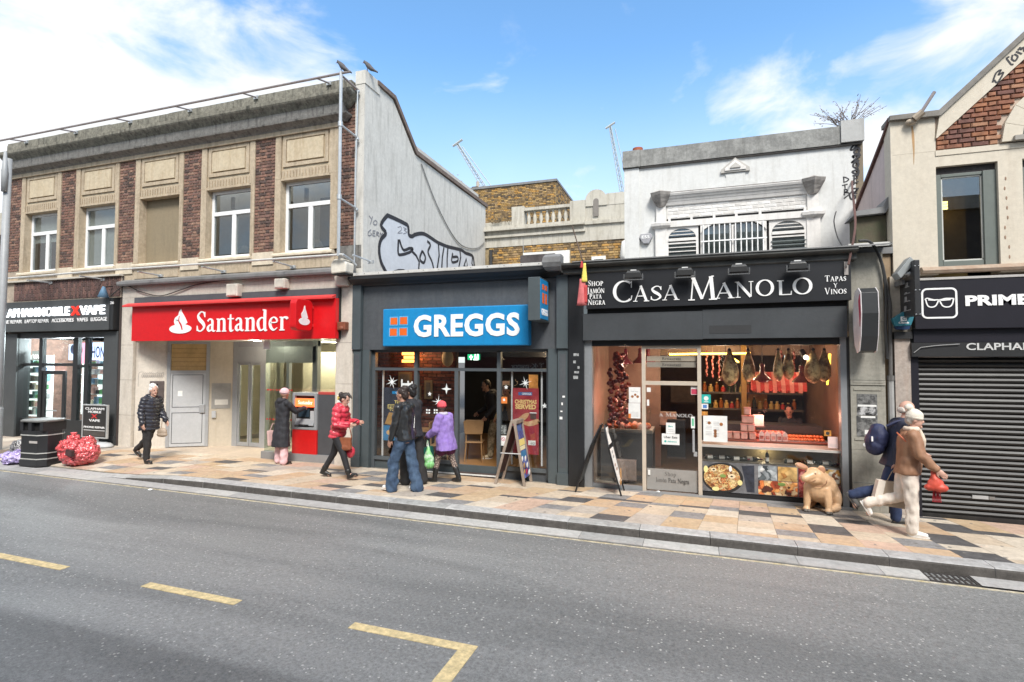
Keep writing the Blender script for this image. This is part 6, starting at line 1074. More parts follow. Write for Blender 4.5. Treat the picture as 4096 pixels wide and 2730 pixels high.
pae = foodmat('paella_print', [(.78,.55,.22),(.6,.33,.1),(.85,.66,.34),(.6,.22,.08),(.75,.58,.3),(.3,.1,.03),(.72,.45,.2),(.2,.07,.03)], 24); pot = foodmat('potato_print', [(.85,.4,.13),(.75,.22,.06),(.88,.55,.25),(.45,.08,.03),(.9,.65,.38),(.1,.03,.02)], 13); fish = foodmat('fish_print', [(.1,.12,.13),(.5,.54,.56),(.04,.05,.06),(.3,.33,.35),(.7,.71,.7)], 10); tor = foodmat('omelette_print', [(.6,.36,.12),(.68,.45,.18),(.5,.27,.08),(.4,.18,.05)], 9); oct_ = foodmat('grill_print', [(.5,.25,.06),(.08,.04,.03),(.6,.4,.15),(.2,.08,.04),(.65,.6,.5)], 13); hamp = foodmat('ham_print', [(.3,.03,.03),(.45,.1,.09),(.2,.02,.02),(.5,.2,.18)], 16)
oval = lambda cx, cz, rx, rz, y0, y1: B().prism([(cx + rx*cos(2*pi*k/36), cz + rz*sin(2*pi*k/36)) for k in range(36)], y0, y1)
oval(.47, .335, .335, .262, py - .003, py - .0005).mk('pan', M('pan_black', (.02,.02,.02), .4), pnl); oval(.46, .34, .295, .225, py - .005, py - .0032).mk('paella', pae, pnl); lem = M('lemon_print', (.78,.68,.3), .5)
for i, (cx, cz, rx, rz, m) in enumerate(((.2,.47,.035,.06,lem),(.33,.47,.045,.03,M('squid_print',(.75,.62,.4),.5)),(.62,.37,.06,.04,M('squid_print')),(.6,.5,.025,.05,pw),(.75,.27,.04,.045,lem),(.36,.14,.06,.035,lem),(.48,.37,.05,.028,M('herb_print',(.2,.3,.08),.6)))): oval(cx, cz, rx, rz, py - .007 - .0004*i, py - .0052).mk('garnish', m, pnl)
for i, (cx, cz) in enumerate(((.33,.47),(.62,.37))): oval(cx, cz, .02, .014, py - .0105, py - .0098).mk('garnish_hole', M('pan_black'), pnl)
B().prism([(.78,.56),(.98,.58),(.98,.12),(.86,.12),(.82,.36)], py - .002, py - .0004).mk('bottle_print', M('dark_bottle_print', (.03,.035,.05), .4, .5, 8), pnl)
for nme, m, q in (('fish_photo', fish, (1.04,1.33,.345,.585)), ('omelette_photo', tor, (1.345,1.64,.345,.585)), ('potato_photo', pot, (1.04,1.64,.10,.335)), ('ham_photo', hamp, (1.655,1.86,.10,.585)), ('grill_photo', oct_, (1.9,2.27,.33,.585)), ('octopus_photo', hamp, (1.87,2.27,.1,.32))): box(nme, m, pnl, q[0], q[1], py - .003, py - .0003, q[2], q[3])
B().ell((1.4,py-.003,.29),(.06,.003,.03)).mk('herb', M('herb_print'), pnl); base(pnl, (1.2, py, .09))
box('display_sill', M('pale_sill', (.42,.4,.37), .5, .1, 4), cs_, .14, 2.28, wy - .03, wy + .5, .86, .90); box('bottle_shelf', M('dark_shelf', (.1,.09,.075), .5), cs_, .14, 2.28, wy + .02, wy + .5, .585, .615); box('shelf_back', M('olive_back', (.14,.12,.07), .7), cs_, .14, 2.28, wy + .5, wy + .52, .1, .86); box('back_of_panel', M('dark_shelf'), cs_, .14, 2.28, wy + .012, wy + .04, .08, .58)
# wine bottles lying on the shelf
btl = M('wine_glass', (.015,.02,.012), .08, .1, 5, coat=.5); lab_m = M('bottle_label', (.72,.7,.64), .7)
bt0 = None; blabs = ['dark wine bottle lying nearest the deli door on the low shelf','second lying wine bottle from the deli door','third lying wine bottle from the deli door','fourth lying wine bottle from the deli door','fifth lying wine bottle from the deli door','sixth lying wine bottle from the deli door','lying wine bottle with broad white label above the pig statue','last lying wine bottle at the grey post']
for i, x in enumerate((.32,.52,.76,.97,1.32,1.6,1.9,2.14)):
 if bt0 is None:
  bt0 = T('wine_bottle', blabs[0], 'bottle', 'wine bottles lying under the deli sill'); b = B(); b.lathe([(.0,0),(.037,.0),(.038,.19),(.03,.22),(.013,.25),(.013,.3)], n=14).mk('glass', btl, bt0, smooth=True); B().lathe([(.0385,.04),(.0385,.13)], n=14, cap=False).mk('label', lab_m, bt0); B().lathe([(.0145,.26),(.0145,.302)], n=10).mk('capsule', M('capsule', (.2,.02,.03), .4), bt0); o = bt0
 else: o = tree_copy(bt0, label=blabs[i])
 o.location = (x - .13, wy + .15 + .03*(i % 2), .655); o.rotation_euler = (0, RAD(90), RAD(3 if i % 2 else -4)) if i % 3 else (RAD(90), 0, RAD(100))
 if i == 4: o.location = (1.2, wy + .12, .617); o.rotation_euler = (0, 0, 0); o.scale = (.8,.8,.7); o['label'] = 'single wine bottle standing upright on the low deli shelf'
# --- interior
dw = M('deli_brown', (.13,.075,.045), .8, .2, 3); dwr = M('deli_warm', (.34,.26,.21), .8, .15, 2)
box('shop_floor', M('deli_floor', (.14,.11,.08), .5, .2, 4), cs_, -1.9, 2.4, wy + .1, 17, -.02, .0); box('back_wall', dw, cs_, -1.9, 2.4, 16.5, 16.6, 0, 2.9); box('side_wall', dwr, cs_, -1.95, -1.85, wy + .1, 16.5, 0, 2.9); box('side_wall', dw, cs_, 2.42, 2.5, wy + .2, 16.5, 0, 2.9); box('shop_ceiling', M('deli_ceiling', (.42,.32,.27), .8), cs_, -1.95, 2.5, wy + .1, 16.6, 2.82, 2.9); box('bulkhead', dwr, cs_, -1.9, 2.42, 13.2, 13.3, 2.5, 2.82); box('partition', dwr, cs_, -1.85, -.7, 12.6, 12.7, 0, 2.8); box('column', M('ochre_column', (.3,.18,.06), .8), cs_, 1.02, 1.12, 12.9, 13.1, 0, 2.8)
box('dark_opening_panel', M('dark_opening'), cs_, 1.45, 2.35, 13.7, 13.75, .9, 2.1); box('wall_shelf', M('dark_shelf'), cs_, .2, 2.3, 13.3, 13.6, 1.25, 1.29);
# counters with lit meat
pk = M('meat_red', (.45,.06,.05), .45, .4, 18, c2=(.62,.28,.24), sharp=1); org = M('chorizo_orange', (.62,.11,.03), .4, .3, 20, c2=(.7,.25,.1))
t = T('chilled_counter', 'curved glass counter of red lit meats at the left of the deli', 'counter')
box('cabinet', M('counter_dark', (.05,.05,.052), .4), t, -1.75, -.75, 10.75, 11.5, 0, .95); B().loft([[(-1.75,11.5,z),(-1.75,11.45-d,z),(-.75,11.45-d,z),(-.75,11.5,z)] for z, d in ((.95,.62),(1.02,.66))]).mk('ledge', M('pale_sill'), t); B().loft([[(-1.7,11.4-d,z),(-.8,11.4-d,z),(-.8,11.39-d,z),(-1.7,11.39-d,z)] for z, d in ((1.02,.6),(1.2,.55),(1.35,.42),(1.42,.2))]).mk('curved_glass', glass('clear_glass'), t)
for k in range(14): B().ell((-1.62 + .125*(k % 7), 10.95 + .2*(k//7), 1.06), (.07,.08,.05 + .02*(k % 3)), nu=10, nv=7).mk('meat', (pk, org, M('fat_pink', (.75,.45,.4), .5))[k % 3], t, smooth=True)
base(t, (-1.25, 11.1, 0)); light('meat_lamp', (-1.25, 11.0, 1.55), 7, (1, .38, .28), .08); light('meat_lamp', (-1.3, 10.7, 2.3), 6, (1, .7, .55), .1)
t = T('window_counter', 'long counter of red lit meat trays behind the deli window', 'counter'); box('top', M('counter_red', (.3,.09,.06), .4), t, .2, 2.26, 10.66, 11.3, .905, .93); box('front', M('counter_dark'), t, .2, 2.26, 11.3, 11.9, 0, 1.15)
for k in range(26): B().ell((.98 + .05*(k % 12) + .02*(k//12), 10.95 + .1*(k//12), .99 + .05*(k//12)), (.05,.06,.045), nu=9, nv=6).mk('meat', (org, pk)[k % 2], t, smooth=True)
for k in range(22): B().ell((1.62 + .055*(k % 11), 10.86 + .1*(k//11), .955 + .045*(k//11)), (.045,.06,.035), nu=9, nv=6).mk('sausage', org, t, smooth=True)
box('tray', alu, t, 1.58, 2.24, 10.78, 11.1, .931, .94); base(t, (1.2, 11, 0))
light('counter_red_lamp', (1.2, 10.75, 1.45), 8, (1, .34, .24), .08); light('counter_red_lamp', (2.0, 10.8, 1.4), 4, (1, .45, .3), .08); light('deli_lamp', (.6, 12.2, 2.4), 14, (1, .76, .54), .15); light('deli_lamp', (1.9, 11.6, 2.5), 5, (1, .66, .46), .12); light('deli_lamp', (-.4, 11.6, 2.5), 8, (1, .74, .5), .12); light('sill_lamp', (1.2, 10.5, .8), 1.5, (1, .8, .5), .05)
rp = random.Random(4); clr = M('tub_clear', (.6,.33,.28), .3, .2, 9); red_l = M('tub_lid', (.66,.28,.24), .4)
for k, (x, z) in enumerate(((.62,.94),(.75,.94),(.88,.94),(.95,.94),(1.02,.94),(.88,1.09),(1.0,1.09),(.9,1.24),(1.0,1.24),(.94,1.39),(1.42,.94),(1.32,.94))):
 t = T('food_tub', ('leftmost food tub by the deli menu poster','second food tub from the deli menu poster','bottom left tub of the tall tub stack','bottom tub set back in the tall tub stack','bottom right tub of the tall tub stack','second row left tub of the tall tub stack','second row right tub of the tall tub stack','third row left tub of the tall tub stack','third row right tub of the tall tub stack','single tub on top of the tall tub stack','tub at the right among the white packets','tub between the tub stack and the white packets')[k], 'tub', 'food tubs stacked in the deli window'); w = .055; y = 10.72 + .0*k + (.1 if k in (3,) else 0); box('tub', clr, t, x - w, x + w, y, y + .1, z, z + .11, bevel=.01); box('lid', red_l, t, x - w - .005, x + w + .005, y - .005, y + .105, z + .112, z + .13); base(t, (x, y, z))
for k in range(5):
 x = 1.17 + .095*k; t = T('paper_cone', '%s white packet from the tub stack in the deli window' % ('first','second','third','fourth','fifth')[k], 'packet', 'white packets in the deli window'); B().prism([(x-.04,.935),(x+.04,.935),(x+.04,1.06),(x,1.11),(x-.04,1.06)], 10.7, 10.74).mk('packet', M('packet_paper', (.7,.5,.47), .7), t); box('label', pk, t, x - .03, x + .03, 10.697, 10.6995, .96, 1.02); base(t, (x, 10.7, .935))
# hams
hm = M('cured_ham', (.26,.13,.05), .5, .35, 9, c2=(.6,.43,.2), bump=.4, bs=25, fine=.15, sharp=1); h0 = None; hl = ['first hanging ham from the deli door, pale in the reflection','second hanging ham from the deli door','third hanging ham from the deli door, before the red awning','fourth hanging ham from the deli door, beside the third','fifth hanging ham from the deli door','last hanging ham at the right deli post']
for i, (x, y, s) in enumerate(((.63,10.5,1.1),(.95,10.55,.98),(1.43,10.5,.95),(1.6,10.55,.9),(1.98,10.5,1.0),(2.16,10.55,.95))):
 if h0 is None:
  h0 = T('hanging_ham', hl[0], 'ham', 'cured hams hanging in the deli window'); prof = ((0,.022),(-.06,.038),(-.14,.066),(-.22,.092),(-.32,.118),(-.42,.128),(-.5,.112),(-.56,.075),(-.6,.02))
  B().loft([[(r*cos(a)*(1+.1*cos(a)), .65*r*sin(a), z) for a in [2*pi*k/16 for k in range(16)]] for z, r in prof]).mk('ham', hm, h0, smooth=True); B().tube([(0,0,.0),(0,0,.12)], .006, 5).mk('cord', M('cord', (.5,.42,.3), .8), h0); B().ell((0,0,-.01),(.028,.028,.03)).mk('hoof', M('hoof', (.05,.035,.03), .6), h0, smooth=True); o = h0
 else: o = tree_copy(h0, label=hl[i])
 o.location = (x, y, 2.58); o.rotation_euler = (0, 0, RAD(40*i)); o.scale = (s*1.05, s*1.05, s)
# pendants
pd0 = None; pm_ = M('pendant_crimson', (.12,.015,.03), .25, .1, 5, coat=.6); bul = lamp('pendant_bulb', (1, .75, .6), 14)
for i, (x, y, z, lab) in enumerate(((-1.3,11.2,2.3,'crimson pendant lamp nearest the left deli pane'),(-1.05,11.6,2.32,'second crimson pendant over the left deli counter'),(-.92,12.0,2.33,'third crimson pendant over the left deli counter'),(.62,11.4,1.98,'crimson pendant right of the deli door reflected with the green jacket'),(1.25,11.2,2.0,'crimson pendant below the second ham'),(1.33,11.9,1.95,'crimson pendant behind the red awning edge'),(1.93,11.3,1.97,'crimson pendant nearest the right deli post'))):
 if pd0 is None:
  pd0 = T('pendant_lamp', lab, 'lamp', 'crimson pendant lamps in the deli'); B().lathe([(.17,0),(.16,.03),(.1,.09),(.05,.13),(.04,.22),(.045,.3),(.02,.32)], n=18, cap=False).mk('shade', pm_, pd0, smooth=True); B().ell((0,0,.035),(.035,.035,.03)).mk('bulb', bul, pd0); B().tube([(0,0,.3),(0,0,.85)], .006, 5).mk('flex', M('black_rubber'), pd0); o = pd0
 else: o = tree_copy(pd0, label=lab)
 o.location = (x, y, z)
t = T('neon_strip', 'yellow neon strip light across the deli ceiling', 'strip light'); ny = lamp('yellow_neon', (1, .62, .08), 4.5); B().tube([(-.5,12.6,2.52),(1.18,12.6,2.54)], .022, 6).mk('tube', ny, t); B().tube([(.72,12.4,2.5),(.86,11.6,2.35)], .018, 6).mk('tube', ny, t); base(t, (.3, 12.6, 2.5))
t = T('yellow_light_strip', 'upright golden light at the right edge inside the deli', 'strip light'); B().tube([(2.3,10.8,2.5),(2.27,10.8,2.2),(2.25,10.8,1.95)], [.02,.035,.015], 6).mk('tube', lamp('gold_glow', (1,.5,.05), 2), t); base(t, (2.3,10.8,1.9))
t = T('ceiling_spot', 'warm spot lamp beside the hams in the deli', 'spotlight'); B().tube([(1.82,10.6,2.55),(1.86,10.52,2.45)], .05, 10).mk('can', M('lamp_black'), t); B().ell((1.87,10.5,2.43),(.035,.03,.035)).mk('lens', lamp('warm_lens',(1,.86,.6),9), t); base(t, (1.85,10.6,2.5))
t = T('striped_awning', 'red and pink scalloped awning inside the deli', 'awning')
for k in range(13): x = 1.12 + .075*k; B().loft([[(x,12.0,z),(x,12.0-d,z),(x+.072,12.0-d,z),(x+.072,12.0,z)] for z, d in ((1.78 - .03*(k % 2),.32),(1.9,.3),(2.15,.05))]).mk('stripe', (M('awning_red', (.45,.05,.04), .7), M('awning_pink', (.6,.25,.2), .7))[k % 2], t)
base(t, (1.6, 12, 1.8))
t = T('chilli_string', 'tall string of dried red peppers and cans at the left deli pane', 'dried peppers'); rp = random.Random(9)
for k in range(110): z = 1.15 + .0125*k; w = .19 if z < 2.2 else .08; B().ell((-1.38 + rp.uniform(-w,w), 10.72 + rp.uniform(-.08,.08), z), (.05,.035,.045), nu=8, nv=5).mk('pepper', M('pepper_%d' % (k % 3), ((.14,.02,.02),(.28,.05,.03),(.08,.015,.015))[k % 3], .3), t, smooth=True)
base(t, (-1.38, 10.7, 1.1))
for lab, x, y, z, w, h, c in (('dark framed mirror deep in the deli behind the door glass', -.55, 14.5, 1.3, .6, .55, (.1,.07,.05)), ('pale crate of jars behind the deli door glass', -.7, 12.3, .95, .35, .3, (.5,.4,.33)), ('black display block behind the deli door', -.5, 11.2, .45, .35, .75, (.012,.012,.013)), ('ochre poster on the deli back wall', 1.2, 13.5, 1.3, .4, .35, (.4,.25,.06)), ('white tall card among the deli jars', 1.05, 10.9, 1.15, .18, .22, (.55,.5,.48)), ('pink paper bag on the low deli shelf behind the left pane', -1.45, 10.6, .05, .4, .4, (.35,.28,.25))):
 t = T('shop_item', lab, 'shop item'); m = M('item_%d' % int(abs(x)*100), c, .6, .3, 8); box('body', m, t, x, x + w, y, y + .15, z, z + h, bevel=.01); box('edge', M('item_edge', (.06,.04,.03), .6), t, x - .01, x + w + .01, y - .01, y, z - .01, z + .02); base(t, (x, y, z))
# stock on the back shelves
box('stock_shelf', M('dark_shelf'), cs_, .2, 2.3, 13.3, 13.6, 1.62, 1.66); rp = random.Random(14); j0 = {}
for z, n, lab in ((1.291, 17, 'bottle or jar on the lower back shelf of the deli'), (1.661, 15, 'bottle or jar on the upper back shelf of the deli')):
 for k in range(n):
  kk = rp.randrange(4)
  if kk not in j0:
   t = T('stock_jar', lab, 'jar', 'jars and bottles on the deli back shelves'); w, h = ((.045,.2),(.04,.26),(.055,.15),(.05,.12))[kk]; B().lathe([(w,0),(w,h*.7),(w*.5,h*.85),(w*.45,h)], n=10).mk('jar', M('jar_%d' % kk, ((.3,.1,.03),(.03,.05,.02),(.5,.35,.12),(.45,.05,.04))[kk], .2, .2, 9), t); B().lathe([(w*.5,h),(w*.5,h+.025)], n=8).mk('lid', M('jar_lid', (.55,.45,.2), .4), t); j0[kk] = t; o = t
  else: o = tree_copy(j0[kk], label=lab)
  o.location = (.26 + 2.0*k/n, 13.42 + rp.uniform(-.05,.05), z)
s0 = None
for k, x in enumerate((.3,.42,.56,1.12,1.2,1.72,1.82,2.05)):
 if s0 is None:
  s0 = T('sausage_string', 'string of red sausages hanging at the back of the deli', 'sausages', 'sausage strings hanging in the deli'); b = B()
  for q in range(7): b.ell((.012*sin(q*2.1), .01*cos(q*1.7), -.05 - .085*q), (.024,.024,.045), None, 9, 6)
  b.mk('sausages', pk, s0, smooth=True); B().tube([(0,0,-.02),(0,0,.1)], .004, 4).mk('cord', M('cord'), s0); o = s0
 else: o = tree_copy(s0)
 o.location = (x, 12.9 - .1*(k % 2), 2.62 - .03*(k % 3))
# --- black pavement board by the deli
cb = T('pavement_board', 'black curved A frame pavement board with white menu outside the deli', 'pavement sign'); bl = M('board_black', (.012,.012,.013), .35); xl, xr, xt, zt, yA, yB = -2.0, -1.22, -1.56, 1.22, 9.56, 9.98; zb0 = gz(-1.6)
for y in (yA, yB): B().tube([(xr + .02, y, zb0), (xr - .1, y, .45), (xr - .2, y, .85), (xt + .05, y + (.12 if y == yA else -.12), zt)], .016, 6).mk('leg', bl, cb); B().tube([(xl - .01, y, zb0), (xl + .12, y, .45), (xl + .28, y, .88), (xt - .01, y + (.12 if y == yA else -.12), zt)], .016, 6).mk('leg', bl, cb)
def slab_(name, m, pts, side, o=0):
 rings = []
 for (x, z, ya, yb) in pts: rings.append([(x + o, ya, z), (x + o + side*.012, ya, z), (x + o + side*.012, yb, z), (x + o, yb, z)])
 return B().loft(rings).mk(name, m, cb)
rgt = [(xr-.03,.18,yA,yB),(xr-.1,.45,yA,yB),(xr-.2,.85,yA,yB),(xr-.26,1.05,yA+.04,yB-.04),(xt+.06,1.2,yA+.1,yB-.1)]; slab_('board', bl, rgt, -1)
slab_('menu_panel', ppr, [(xr-.03+.0,.2,yA+.03,yB-.03),(xr-.1,.45,yA+.03,yB-.03),(xr-.185,.8,yA+.03,yB-.03)], 1, .002); slab_('head_panel', ppr, [(xr-.21,.88,yA+.03,yB-.03),(xr-.26,1.05,yA+.06,yB-.06),(xt+.075,1.17,yA+.12,yB-.12)], 1, .002)
for z, ya, yb, m in ((.72,.1,.2,M('print_grey')),(.64,.1,.22,M('print_grey')),(.5,.08,.14,fdp),(.42,.16,.24,fdp)): x = xr - .1 - .2*(z - .45)/.4*.5 + .014; box('print_patch', m, cb, x - .002, x + .003, yA + ya, yA + yb, z, z + .05)
B().ell((xr - .03, yB - .08, .32), (.012,.05,.12)).mk('food_print', M('print_tan', (.5,.27,.1), .6), cb); B().ell((xr + .0, yA + .1, .24), (.012,.04,.07)).mk('food_print', M('print_tan'), cb)
slab_('board', M('board_back_dark', (.02,.022,.022), .4), [(xl+.04,.18,yA,yB),(xl+.13,.45,yA,yB),(xl+.28,.86,yA,yB),(xt-.03,1.2,yA+.1,yB-.1)], 1); base(cb, (-1.6, 9.77, zb0))
t = T('pillar_stickers', 'torn pale stickers and marks on the black pillar', 'sticker'); b = B()
for q in ((1575,580,.1,.05),(1565,625,.05,.05),(1590,660,.04,.05),(1578,690,.09,.04),(1572,722,.09,.06)): x, z = px(1300+q[0]/1.568, 1050+q[1]/1.568, FY - .09); b.box(x-q[2]/2, x+q[2]/2, FY-.0935, FY-.0905, z-q[3]/2, z+q[3]/2)
b.mk('scraps', M('scrap_grey', (.3,.31,.31), .8, .5, 25), t)
# --- grey pillar, drainpipe, sign leaf
gp_ = M('stained_concrete', (.36,.34,.29), .85, .14, 1.8, c2=(.27,.26,.22), bump=.3, bs=50, fine=.1, streak=.5, c3=(.16,.15,.125))
pil = T('grey_pillar', 'stained grey concrete pillar between the deli and the shuttered shop', 'pillar')
for z0, z1, e in ((gz(2.6)-.05,.42,.02),(.424,.95,0),(.955,1.98,0),(1.985,2.06,.015),(2.065,3.0,0),(3.005,4.12,0)): box('pillar_block', gp_, pil, 2.415, 2.90, FY - .04 - e, FY + .4, z0, z1)
for z0, z1 in ((2.02,2.06),): box('pillar_mould', gp_, pil, 2.45, 2.86, FY - .06, FY - .041, z0, z1)
for z in (1.1, 1.9): box('panel_edge', gp_, pil, 2.46, 2.84, FY - .052, FY - .0405, z, z + .03)
base(pil, (2.65, FY, gz(2.6)))
t = T('pillar_posters', 'black and white torn fly posters pasted on the grey pillar', 'poster')
for k, (x0, x1, z0, z1, m) in enumerate(((2.5,2.78,1.66,1.84,1),(2.5,2.78,1.5,1.65,0),(2.49,2.78,1.16,1.49,1))):
 box('sheet', M('flyposter_%d' % m, (.62,.62,.6) if m else (.06,.06,.06), .8, .7, 11, c2=(.05,.05,.05) if m else (.5,.5,.5), sharp=1), t, x0, x1, FY - .0445, FY - .0412, z0, z1)
b = B(); b.box(2.51,2.77,FY-.046,FY-.0446,1.64,1.67); b.box(2.6,2.66,FY-.046,FY-.0446,1.2,1.27); b.box(2.55,2.75,FY-.046,FY-.0446,1.46,1.49); b.mk('paper_strip', ppr, t); B().ell((2.6,FY-.043,1.03),(.028,.004,.03)).mk('round_sticker', ppr, t)
lf_ = T('hanging_sign', 'dark leaf shaped hanging sign with white edge on the grey pillar', 'hanging sign')
q = lambda x, z: (x, z); yy0, yy1 = 9.45, 9.93
pr = [(9.50,3.42),(9.62,3.5),(9.8,3.46),(9.92,3.2),(9.93,2.9),(9.86,2.62),(9.75,2.5),(9.62,2.53),(9.53,2.75),(9.48,3.1)]
B().prism(pr, 2.46, 2.68, 'x').mk('body', M('leaf_black', (.03,.032,.034), .4, .1, 3), lf_, bevel=.005)
b = B();
for xx in (2.452, 2.68): b.prism([(y*1.0 + (y-9.7)*.03, z + (z-3)*.015) for y, z in pr], xx, xx + .01, 'x')
b.mk('face', M('leaf_white', (.7,.66,.66), .5), lf_); B().prism([(9.52,3.4),(9.6,3.3),(9.54,2.9),(9.5,3.1)], 2.444, 2.451, 'x').mk('red_print', M('print_red'), lf_); box('bracket', M('lamp_black'), lf_, 2.55, 2.59, 9.9, FY - .03, 3.0, 3.06); base(lf_, (2.57, 9.7, 2.5))
dpm = M('pipe_grey', (.12,.115,.11), .6, .2, 6); t = T('drainpipe', 'dark drainpipe in the gap between the grey pillar and the shuttered shop', 'drainpipe')
B().tube([(2.98,FY-.02,gz(3)),(2.98,FY-.02,2.1)], .045, 8).mk('pipe', M('pipe_pale', (.33,.33,.32), .5, .15, 5), t); B().tube([(2.98,FY-.02,2.08),(2.99,FY-.02,3.3),(2.9,FY-.02,3.9),(2.86,FY-.02,4.05)], .03, 8).mk('upper_pipe', dpm, t); box('gap_wall', M('gap_brown', (.3,.22,.14), .9, .25, 4), t, 2.9, 3.04, FY + .05, FY + .4, gz(3) - .05, 4.1); B().lathe([(.055,2.06),(.055,2.14)], (2.98,FY-.02,0), 8).mk('joint', dpm, t); base(t, (2.98, FY, gz(3)))
cable('thick black cable looping down over the grey pillar top', [(2.55,9.9,4.3),(2.72,9.95,4.28),(2.84,9.95,4.05),(2.9,9.95,3.75),(2.92,9.95,3.4),(2.9,9.95,2.9),(2.92,9.96,2.4)], .022); cable('rusty rod slanting from the black ledge up to the pink wall', [(2.36,9.75,3.9),(2.5,9.9,4.5),(2.62,10.4,5.0),(2.8,11.2,5.5),(3.0,12,5.9)], .018, (.12,.06,.05)); cable('thin dark cable on the white wall right end', [(2.3,9.8,4.2),(2.36,10.4,4.5),(2.45,11,4.9),(2.6,11.5,5.2)], .01)
t = T('rod_plate', 'small grey fixing plate on the black sign end under the rusty rod', 'plate'); xa, z1 = CB(1533, 140); xb, z0 = CB(1558, 215); box('plate', M('plate_grey', (.33,.3,.28), .5), t, xa, xb, dy - .02, dy - .001, z0, z1); box('bolt', dpm, t, xa + .02, xb - .02, dy - .03, dy - .02, z1 - .1, z1 - .07)
# ================================================================ gabled building with the shuttered shop
pb = T('gabled_building', 'cream gabled building with red brick infill above a black shuttered shop', 'building')
crm = M('cream_render', (.64,.58,.48), .8, .06, 1.5, c2=(.58,.52,.42), bump=.15, bs=50, fine=.05, streak=.12, c3=(.33,.24,.17)); pink = M('pink_render', (.62,.52,.5), .85, .06, 2, streak=.35, c3=(.33,.27,.25)); capm = M('grey_coping', (.2,.185,.165), .8, .25, 5, streak=.2)
gm_ = M('sage_frame', (.13,.15,.135), .55, .08, 3)
PXR = 9.0
# gable outline: shoulder, then the slope rising beyond the frame
sl_ = (7.34 - 6.28) / (4.82 - 3.72); apx = 6.2; top = lambda x: 6.24 + max(0, min(x, 2*apx - x) - 3.72) * sl_
def wallpiece(x0, x1, z0, z1, y0=FY, y1=FY + .3, name='front_wall', m=crm): return box(name, m, pb, x0, x1, y0, y1, z0, z1)
wx = [(3.66, 4.45, 3.84, 5.43), (4.75, 5.54, 3.84, 5.43)]
wallpiece(3.08, 3.66, 3.72, 5.68); wallpiece(4.45, 4.75, 3.72, 5.68); wallpiece(5.54, PXR, 3.72, 5.68); wallpiece(3.66, 4.45, 5.43, 5.68); wallpiece(4.75, 5.54, 5.43, 5.68)
wallpiece(3.08, 3.665, 5.683, 6.24); B().prism([(3.665,5.683),(PXR,5.683),(PXR,top(PXR)),(apx,top(apx)),(3.72,6.24),(3.665,6.24)], FY + .02, FY + .3).mk('gable_back', M('red_brick_mortar', (.5,.4,.32), .95, .1, 20), pb)
band = .26
B().prism([(3.665,5.88),(3.72,6.24),(apx,top(apx)),(apx,top(apx)-.36),(3.68,5.88)], FY - .03, FY + .02).mk('raking_band', crm, pb); B().prism([(apx,top(apx)),(2*apx-3.72,6.24),(2*apx-3.68,5.88),(apx,top(apx)-.36)], FY - .03, FY + .02).mk('raking_band', crm, pb)
B().prism([(3.04,6.24),(3.72,6.22),(apx,top(apx)-.02),(apx,top(apx)+.07),(3.70,6.31),(3.04,6.31)], FY - .07, FY + .35).mk('coping', capm, pb); B().prism([(apx,top(apx)-.02),(2*apx-3.72,6.22),(2*apx-3.7,6.3),(apx,top(apx)+.07)], FY - .07, FY + .35).mk('coping', capm, pb)
red2 = brickmat('red_gable_brick', [(.24,.1,.06),(.29,.13,.075),(.19,.085,.06),(.33,.17,.1),(.15,.07,.055),(.27,.115,.06)])
AC, AZ, AR = 5.42, 5.70, .93        # round headed opening in the gable
keep = lambda x, z, l: z < top(x) - .27 and math.hypot(x - AC, z - AZ) > AR + .02 and x > 3.68
bricks(pb, [(3.675, 7.4, 5.69, 8.4)], FY + .02, red2, bond='flemish', keep=keep, near=(4.3, 6.2), limit=300, dep=.03)
for i in range(10):
 a0, a1 = RAD(18*i), RAD(18*i + 17.6); ri, ro = .69, AR
 B().prism([(AC + ro*cos(a0), AZ + ro*sin(a0)), (AC + ro*cos(a1), AZ + ro*sin(a1)), (AC + ri*cos(a1), AZ + ri*sin(a1)), (AC + ri*cos(a0), AZ + ri*sin(a0))], FY - .05, FY + .02).mk('arch_stone', crm, pb)
B().prism([(AC + .69*cos(RAD(10*k)), AZ + .08 + .69*sin(RAD(10*k))) for k in range(19)], FY + .005, FY + .012).mk('arch_glass', M('arch_pane', (.07,.09,.08), .15), pb); box('arch_sill', M('grey_sill', (.3,.28,.25), .8), pb, 4.63, 6.2, FY - .1, FY + .02, 5.70, 5.77); b = B(); ribbon(b, [(AC + .68*cos(RAD(10*k)), AZ + .08 + .68*sin(RAD(10*k)), .05) for k in range(19)], FY + .004, .02, False); b.mk('arch_frame', gm_, pb)
box('string_course', crm, pb, 3.66, PXR, FY - .012, FY, 5.6, 5.685)
box('shoulder', crm, pb, 3.06, 3.08, FY - .0, FY + .3, 3.72, 6.24)
B().prism([(FY+.301,3.9),(FY+.301,6.07),(12.15,5.27),(12.15,3.9)], 3.075, 3.2, 'x').mk('side_wall', pink, pb); B().prism([(FY+.02,6.24),(FY+.02,6.31),(10.3,6.16),(12.3,5.27),(12.3,5.2),(10.3,6.1)], 3.03, 3.3, 'x').mk('verge', M('verge_tile', (.12,.06,.05), .85, .3, 9), pb)
box('core', pink, pb, 3.2, PXR, FY + 1.5, 12, 0.1, 5.2)
B().hexa([(3.2,FY+.3,6.1),(PXR,FY+.3,6.1),(PXR,12.2,5.2),(3.2,12.2,5.2),(3.2,FY+.3,6.15),(PXR,FY+.3,6.15),(PXR,12.2,5.25),(3.2,12.2,5.25)]).mk('roof', capm, pb)
